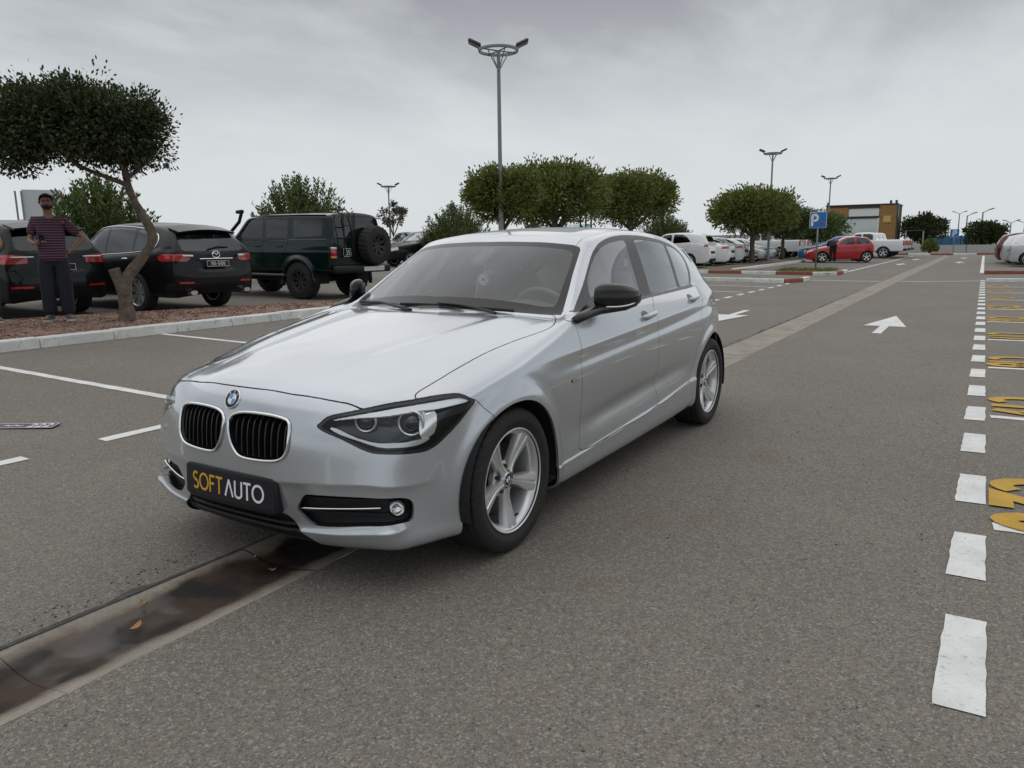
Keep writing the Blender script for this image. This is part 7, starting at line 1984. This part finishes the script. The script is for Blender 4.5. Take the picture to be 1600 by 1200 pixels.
# ---- people
person('man in a striped maroon shirt and dark trousers looking at us, phone in hand', (-3.42, -9.35, isl_h(-3.42, -9.35, -1) + .005), math.radians(60), 1.055, POSE_STAND, striped(), M_JEAN, beard=True, glasses=True)
ph = MB().box((0, 0, 0), (.012, .075, .15), (0, -.5, .3), .004).build('phone', M_BLACKG); tag(ph, 'dark phone held by the man in the striped shirt', 'phone')
pm = Matrix.Translation((-3.42, -9.35, isl_h(-3.42, -9.35, -1))) @ Matrix.Rotation(math.radians(60), 4, 'Z') @ Matrix.Scale(1.055, 4)
ph.matrix_world = pm @ Matrix.Translation((.305, -.095, 1.155))
p2 = dict(POSE_STAND); p2.update(eL=(.02, .26, 1.14), wL=(.20, .17, 1.08), hL=(.27, .13, 1.10))
person('person in a tan top and dark trousers standing beside the man in the striped shirt', (-2.67, -9.92, isl_h(-2.67, -9.92, -.8) + .005), math.radians(75), 1.0, p2, mat('tan_cloth', (.36, .24, .12), .9), M_JEAN, sleeves='long')
p3 = dict(pel=(-.05, 0, .92), sp=(.10, 0, 1.06), ch=(.30, 0, 1.18), nk=(.45, 0, 1.22), hd=(.53, 0, 1.22), face=(.5, 0, -.8),
  sL=(.36, .17, 1.20), eL=(.45, .22, .95), wL=(.62, .18, .85), hL=(.68, .16, .84), sR=(.36, -.17, 1.20), eR=(.45, -.22, .95), wR=(.62, -.18, .85), hR=(.68, -.16, .84),
  pL=(-.05, .095, .90), kL=(.0, .11, .49), aL=(-.03, .12, .085), tL=(.13, .14, .035), pR=(-.05, -.095, .90), kR=(.02, -.11, .49), aR=(-.02, -.12, .085), tR=(.14, -.14, .035))
person('person in black with a white collar bending into the open red car', (-44.55, -4.95, gz(4.95)), math.radians(200), 1.0, p3, mat('black_cloth', (.008, .008, .009), .9), mat('black_trousers', (.008, .008, .010), .9), sleeves='long', hair=mat('white_scarf', (.6, .6, .6), .8))

# ---- trees and shrubs
def v3(*a): return a
make_tree('bent_tree', 'bent ornamental tree with a stump beside its forked trunk, on the gravel', 
  [((-3.97, -8.51, .20), .135), ((-3.97, -8.51, .40), .112), ((-3.97, -8.51, .60), .10), ((-3.99, -8.50, .84), .092), ((-4.08, -8.45, 1.0), .082), ((-4.21, -8.37, 1.18), .07), ((-4.32, -8.30, 1.37), .064), ((-4.36, -8.27, 1.53), .064), ((-4.31, -8.30, 1.71), .066), ((-4.22, -8.36, 1.94), .058), ((-4.15, -8.40, 2.17), .054), ((-4.12, -8.42, 2.42), .048), ((-4.10, -8.43, 2.85), .035)],
  [[((-3.97, -8.51, .62), .10), ((-3.93, -8.53, .80), .085), ((-3.89, -8.55, .95), .080), ((-3.87, -8.56, 1.04), .083)],
   [((-4.13, -8.41, 2.26), .036), ((-3.88, -8.56, 2.38), .032), ((-3.66, -8.69, 2.49), .028), ((-3.40, -8.82, 2.70), .02), ((-3.1, -8.95, 2.95), .012)],
   [((-4.12, -8.42, 2.34), .03), ((-4.28, -8.32, 2.50), .026), ((-4.46, -8.21, 2.70), .018), ((-4.65, -8.08, 3.0), .01)],
   [((-4.10, -8.43, 2.7), .03), ((-3.7, -8.3, 3.0), .02), ((-3.3, -8.2, 3.3), .01)], [((-4.10, -8.43, 2.7), .03), ((-4.2, -8.9, 3.0), .02), ((-4.2, -9.3, 3.3), .01)]],
  crown_leaves([((-3.95, -8.52, 3.10), (.66, .85, .50)), ((-3.35, -8.83, 3.08), (.66, .80, .52)), ((-4.30, -8.30, 3.06), (.42, .55, .46)), ((-2.90, -9.08, 2.98), (.58, .70, .50)), ((-3.66, -8.66, 3.43), (.60, .62, .32)), ((-3.0, -9.02, 2.62), (.40, .45, .22)), ((-4.15, -8.42, 2.72), (.42, .5, .2))], 520, 82, .125, .068, .034, 11, up=.2, shell=.35, spikes=34), LEAF_A)
GT = 'clipped round trees along the planting strips'
def round_tree(name, label, x, y, zc, zt, w, seed, lm=LEAF_B, zb=None, lean=(0, 0), n=620, ln=.15, wd=.065, spikes=70, group=GT, split=True):
    g = gz(y) + .1; rz = (zt - zc) * .92; zb = zc - rz * .75 if zb is None else zb
    e = [((x + lean[0], y + lean[1], zc), (w / 2, w / 2, rz)), ((x + lean[0] + w * .22, y + lean[1] - w * .1, zc - rz * .1), (w * .3, w * .3, rz * .75)), ((x + lean[0] - w * .2, y + lean[1] + w * .12, zc + rz * .05), (w * .3, w * .3, rz * .75))]
    k = w / 3.0
    tr = [((x, y, g - .05), .13 * k), ((x + .03, y, g + .5), .10 * k), ((x + lean[0] * .4 + .05, y + lean[1] * .4, g + (zb - g) * .8), .085 * k), ((x + lean[0], y + lean[1], zc), .05 * k)]
    m_ = Vector(tr[2][0]); lim = []
    for a in (0.3, 1.7, 3.0, 4.4):
        lim.append([(tuple(m_), .06 * k), ((m_.x + math.cos(a) * w * .18, m_.y + math.sin(a) * w * .18, zb + .1), .045 * k), ((m_.x + math.cos(a) * w * .32, m_.y + math.sin(a) * w * .32, zc), .02 * k)])
    return make_tree(name, label, tr, lim, crown_leaves(e, int(n * .6), 44, .115 * w / 2.2, ln, wd, seed, up=.45, shell=.55, spikes=spikes, flat_bottom=zb), lm, group)
round_tree('round_tree', 'loose round tree in front of the tall lamp post', -14.7, -8.5, 2.66, 3.40, 2.0, 21, zb=2.05, ln=.11, wd=.05, spikes=26)
round_tree('round_tree', 'tall bushy round tree between the lamp post tree and its neighbour', -17.8, -8.6, 2.80, 3.80, 2.95, 22, zb=2.08, ln=.13, wd=.055, spikes=110)
round_tree('round_tree', 'spreading bushy tree standing alone past the cross lane', -29.7, -11.2, 3.3, 4.55, 3.9, 23, zb=2.35, ln=.17, wd=.07, spikes=110)
round_tree('round_tree', 'dense round tree on a short forked trunk before the white cars', -39.7, -8.3, 2.95, 4.15, 4.5, 24, zb=2.0, ln=.2, wd=.085, n=760)
round_tree('round_tree', 'dark round tree behind the blue parking sign', -48.5, -8.6, 2.6, 3.5, 3.6, 25, LEAF_C, zb=1.8, ln=.2, wd=.085)
round_tree('round_tree', 'low spreading tree between the parking sign and the wooden building', -58.0, -8.8, 2.3, 3.35, 5.2, 26, LEAF_C, zb=1.6, ln=.22, wd=.09)
GB = 'spiky shrubs beyond the car park'
bush('leafy_shrub', 'broad spiky shrub rising behind the green off-road wagon', -15.8, -17.3, 3.50, 3.9, LEAF_C, 31, 230, group=GB)
bush('leafy_shrub', 'dark shrub behind the man and the black crossover', -8.6, -16.9, 3.0, 3.1, LEAF_C, 32, 200, group=GB, ln=.14, wd=.055)
bush('leafy_shrub', 'wide spiky shrub between the thin brown tree and the lamp post', -29.7, -21.0, 3.25, 3.9, LEAF_C, 33, 230, group=GB)
bush('leafy_shrub', 'rounded shrub past the last bushy tree, above the silver roof', -39.5, -13.4, 2.85, 3.1, LEAF_C, 34, 170, group=GB, ln=.12)
bush('leafy_shrub', 'small shrub seen under the middle trees', -36.2, -20.2, 2.7, 1.8, LEAF_C, 35, 90, group=GB)
bush('leafy_shrub', 'low wild shrubs at the foot of the thin lamp post', -33.0, -31.0, 2.9, 3.6, LEAF_B, 36, 120, group=GB, ln=.12)
round_tree('thin_tree', 'thin brown tree with sparse tiers of leaves', -32.5, -27.6, 3.1, 3.9, 1.6, 37, LEAF_D, zb=2.3, n=60, spikes=6, group=None)
round_tree('far_tree', 'dark rounded tree beside the canopy of the wooden building', -96, -3.6, 2.6, 4.0, 5.0, 41, LEAF_A, zb=1.4, ln=.35, wd=.16, n=260, spikes=20, group='dark far trees')
round_tree('far_tree', 'dark rounded tree under the pair of far lamp posts', -100, 2.4, 1.9, 3.2, 4.4, 42, LEAF_A, zb=.8, ln=.35, wd=.16, n=260, spikes=20, group='dark far trees')
bush('leafy_shrub', 'small yellowish shrub by the far striped kerb', -76, -1.7, 1.3, 1.6, LEAF_B, 43, 60, group=GB)
bush('leafy_shrub', 'dark clipped shrub on the verge before the white saloons', -44.5, -14.5, 2.6, 3.2, LEAF_A, 44, 150, group=GB)

# ---- lamp posts, signs
lamp_post('tall lamp post with a ring of floodlights above the middle trees', -14.08, -8.2, 5.98, math.radians(35))
lamp_post('lamp post rising from the round tree before the white cars', -42.5, -8.1, 6.1, math.radians(25))
lamp_post('lamp post rising in front of the wooden building', -63.4, -8.4, 6.1, math.radians(25))
lamp_post('slim lamp post standing among the wild shrubs', -37.5, -32.2, 4.95, math.radians(35))
def far_lamp(label, x, y, h, arm=1):
    t = thing('street_lamp', label, 'lamp post', (x, y, gz(y)), 0, 'far street lamps')
    MB().lathe([(.13, 0), (.07, h)], 8, 'z').build('pole', M_POLE, t, ang=40)
    for a in ((1,) if arm == 1 else (1, -1)):
        MB().tube([(0, 0, h - .1), (0, a * .6, h + .25)], .05, 6).build('arm', M_POLE, t); MB().box((0, a * .85, h + .32), (.3, .6, .12), (a * .3, 0, 0), .03).build('lamp_head', mat('lamp_grey', (.045, .047, .05), .5), t)
far_lamp('far street lamp beside the dark rounded tree', -117, .2, 4.4); far_lamp('far street lamp rising from the dark rounded tree', -107, 2.0, 4.5); far_lamp('short far street lamp beyond the parked hatchbacks', -135, 5.6, 3.6, 2); far_lamp('double-armed far street lamp above the second parking sign', -150, -1.6, 5.6, 2); far_lamp('faint far street lamp behind the white pickup', -160, 8.2, 3.9, 2)
parking_sign('blue parking sign with a small red letter by the striped kerb', -31.04, -3.45, 2.49, .06)
parking_sign('small blue parking sign at the far end of the lane', -82.3, -.05, 2.25, 0, .78, False)
t = thing('sign_post', 'thin bluish post beside the kerb near the silver hatchbacks', 'post', (-31.0, 4.38, gz(4.4))); MB().tube([(0, 0, -.1), (0, 0, 2.2)], .045, 10).build('post_tube', mat('blue_grey_paint', (.10, .13, .17), .5), t, smooth=True); MB().lathe([(.12, -.01), (.12, .02), (.06, .05)], 12, 'z').build('post_foot', M_POLE, t)

# ---- far buildings and walls
def wooden_building():
    t = thing('wooden_building', 'boxy building clad in upright brown boards with a large white framed window', 'building', (-91.5, -9.7, .05)); t.rotation_euler = (0, 0, 0)
    WD = mat('brown_boards', (.36, .205, .075), .8, noise=(2, .8, (.27, .14, .05)), bump=(8, .01)); W, Ht = 7.4, 5.15
    MB().box((-3.2, 0, Ht / 2), (6.0, W - .1, Ht)).build('wall', mat('building_core', (.10, .07, .05), .9), t)
    def boards(y0, y1, z0, z1):
        n = max(1, round((y1 - y0) / .2)); d = (y1 - y0) / n
        me = None
        for i in range(n):
            o = MB().box((0, 0, 0), (.06, d - .02, z1 - z0), None).build('board', WD, t) if me is None else link('board', me, t); me = o.data
            o.location = (-.17 + random.uniform(-.012, .012), y0 + (i + .5) * d, (z0 + z1) / 2)
    boards(1.95, W / 2, 0, Ht - .05); boards(-W / 2, -1.2, 3.75, Ht - .25); boards(-W / 2, -2.6, 0, 3.75); boards(-1.2, 1.95, 0, .35)
    fr = mat('white_frame', (.70, .71, .70), .5)
    f = link('window', None, t)
    MB().box((-.12, -.33, .45), (.16, 4.5, .16)).build('sill', fr, f); MB().box((-.12, 1.88, 2.1), (.16, .16, 3.3)).build('frame', fr, f); MB().box((-.12, -2.55, 2.1), (.16, .16, 3.3)).build('frame', fr, f); MB().box((-.12, -.33, 3.72), (.16, 4.5, .12)).build('lintel', M_TRIM, f)
    MB().box((-.15, -.33, 2.55), (.05, 4.3, 2.2)).build('pane', mat('pale_pane', (.50, .55, .56), .08, coat=1.0), f)
    for i in range(3): MB().box((-.14, -.9 + i * .95, 1.0), (.05, .9, 1.0)).build('blue_pane', mat('blue_pane', (.10, .17, .20), .1, coat=1.0), f)
    MB().box((-.15, .35, 4.35), (.05, 3.1, .85)).build('white_sign_board', fr, t); MB().box((-.10, .35, 4.85), (.10, 3.3, .12)).build('trim_rail', M_TRIM, t); MB().box((-.10, .35, 3.86), (.10, 3.3, .12)).build('trim_rail', M_TRIM, t)
    MB().box((-.08, 2.75, 3.55), (.06, .78, .72)).build('yellow_board', mat('yellow_board', (.50, .38, .12), .7), t)
    for y in (W / 2 + .05,): MB().box((-.4, y, Ht / 2), (.7, .14, Ht + .1)).build('corner_post', M_TRIM, t)
    MB().box((-3.2, 0, Ht + .04), (6.3, W + .1, .1)).build('roof_edge', M_TRIM, t)
    for y in (3.0, 3.55, -3.5): MB().lathe([(.0, .35), (.12, .33), (.14, .1), (.08, 0)], 10, 'z', (-.3, y, Ht + .09)).build('roof_lamp', M_TRIM, t)
    c = link('canopy_frame', None, t)
    MB().box((-.6, 5.2, 2.25), (.12, 2.6, .12)).build('beam', M_TRIM, c)
    for y in (4.7, 6.4): MB().box((-.6, y, 1.1), (.12, .12, 2.3)).build('post', mat('pale_post', (.35, .33, .29), .7), c)
wooden_building()
def panel_run(name, label, x, y0, y1, z0, z1, n, mats):
    t = thing(name, label, 'fence', (x, 0, 0)); d = (y1 - y0) / n
    for i in range(n): MB().box((0, y0 + (i + .5) * d, (z0 + z1) / 2), (.12, d - .06, z1 - z0)).build('panel', mats[i % len(mats)], t)
    for i in range(n + 1): MB().box((-.1, y0 + i * d, (z0 + z1) / 2), (.12, .12, z1 - z0 + .2)).build('post', M_TRIM, t)
BH = mat('blue_hoarding', (.035, .13, .24), .6, noise=(.8, .7, (.05, .17, .30))); WH = mat('pale_hoarding', (.46, .47, .46), .7)
panel_run('hoarding', 'blue corrugated hoarding at the end of the lane', -107, -4.3, 1.0, -.1, 1.7, 5, [BH]); panel_run('hoarding', 'pale hoarding adjoining the blue one at the lane end', -107.5, 1.1, 4.6, -.1, 1.75, 4, [WH])
panel_run('boundary_wall', 'low pale wall behind the far striped kerb', -84, -14, 16, -.1, .75, 10, [mat('pale_wall', (.40, .40, .38), .8)])
panel_run('boundary_wall', 'long grey wall far beyond the white cars', -140, -70, -14, -.1, 2.6, 14, [mat('grey_wall', (.36, .37, .38), .8)])
panel_run('boundary_wall', 'long dull wall far behind the dark wagons', -75, -130, -52, -.1, 2.2, 16, [mat('grey_wall', (.36, .37, .38), .8)])
sh = thing('glass_shelter', 'glass shelter with dark green posts seen under the middle trees', 'shelter', (-35.5, -18.0, gz(18)), math.radians(20))
GPOST = mat('green_post', (.012, .05, .045), .5)
for i, y in enumerate((-1.6, -.7, .2, 1.2, 1.5, 1.8)): MB().box((0, y, 1.45), (.09, .09, 2.9)).build('post', GPOST, sh)
MB().box((0, .1, 2.9), (1.4, 3.7, .12)).build('roof', GPOST, sh); MB().box((-.6, .1, 1.2), (.03, 3.4, 2.0)).build('pane', M_SIDEG, sh)
bb = thing('billboard', 'pale billboard on a lattice mast behind the black cars', 'billboard', (-23.3, -51.6, gz(52)), math.radians(62))
for dx in (-.28, .28):
    for dy in (-.28, .28): MB().tube([(dx * .6, dy * .6, -.1), (dx * .6, dy * .6, 4.85)], .05, 6).build('mast_leg', M_POLE, bb)
for i in range(8): MB().tube([(-.17 if i % 2 else .17, -.17, i * .6), (.17 if i % 2 else -.17, -.17, i * .6 + .6)], .03, 5).build('mast_brace', M_POLE, bb)
MB().box((0, 1.3, 4.0), (.15, 2.2, 1.9)).build('board', mat('billboard_grey', (.50, .53, .55), .6), bb)

# ---- small things on the ground
GRIT = mat('grit', (.20, .18, .15), .9, noise=(40, .9, (.07, .065, .06)))
pebbles('loose_grit', [(3.0, -.42), (-8, -.30), (-8, -.205), (3.0, -.205)], lambda x, y, d: .002, 700, .006, 3, GRIT, 'fine loose grit along the edge of the gutter', 'grit')
pebbles('loose_grit', [(2.2, .28), (2.2, 2.4), (-9, 2.4), (-9, .28)], lambda x, y, d: .001 + gz(y), 420, .0055, 4, GRIT, 'scattered grit on the open lane beside the silver car', 'grit')
dp = thing('dropped_plate', 'dark plate with white lettering lying on the asphalt by the bay line', 'plate', (-.02, -3.50, gz(3.5) + .004), math.radians(-57))
dp.rotation_euler = (math.radians(3), 0, math.radians(122))
MB().box((0, 0, .004), (.60, .13, .006), None, .002).build('plate_face', mat('plate_navy', (.012, .016, .035), .35), dp)
q = MB(); text_strokes(q, '222', .085, .016, (.10, -.042, .0085), (1, 0, 0), (0, 1, 0), (0, 0, 1), gap=.12, t=0, sx=1.0); text_strokes(q, '86', .085, .016, (-.25, -.042, .0085), (1, 0, 0), (0, 1, 0), (0, 0, 1), gap=.12, t=0, sx=1.0); q.ribbon([(-.09 + .02 * i_, .012 * math.sin(i_ * 1.9)) for i_ in range(8)], .012, (0, 0, 0), (1, 0, 0), (0, 1, 0), (0, 0, 1), .0085); q.ribbon([(-.29, -.055), (.29, -.055), (.29, .055), (-.29, .055), (-.29, -.055)], .007, (0, 0, 0), (1, 0, 0), (0, 1, 0), (0, 0, 1), .0085); q.build('plate_lettering', M_WHITE, dp)
LF = mat('dry_leaf_orange', (.34, .17, .06), .7)
for i, (x, y, z, a, s) in enumerate(((1.24, .02, -.024, .4, .035), (1.13, -.10, -.010, 1.7, .018), (.66, .06, -.026, 2.2, .016))):
    v = []; 
    for u_ in np.linspace(-1, 1, 7): w_ = .42 * (1 - u_ * u_) ** .8; v += [(u_ * s, -w_ * s, .006 + .010 * u_ * u_), (u_ * s, 0, .002 + .008 * u_ * u_), (u_ * s, w_ * s, .007 + .010 * u_ * u_)]
    o = MB().add(v, [(3 * i_ + j, 3 * i_ + j + 1, 3 * i_ + 4 + j, 3 * i_ + 3 + j) for i_ in range(6) for j in (0, 1)]).build('dry_leaf', LF, None, smooth=True); o.location = (x, y, z + .004); o.rotation_euler = (.1, .05, a)
    tag(o, ['curled orange leaf lying in the damp gutter', 'small brown leaf on the gutter edge beside the orange one', 'small brown leaf on the wet gutter below the bumper'][i], 'leaf', 'dry leaves in the gutter')
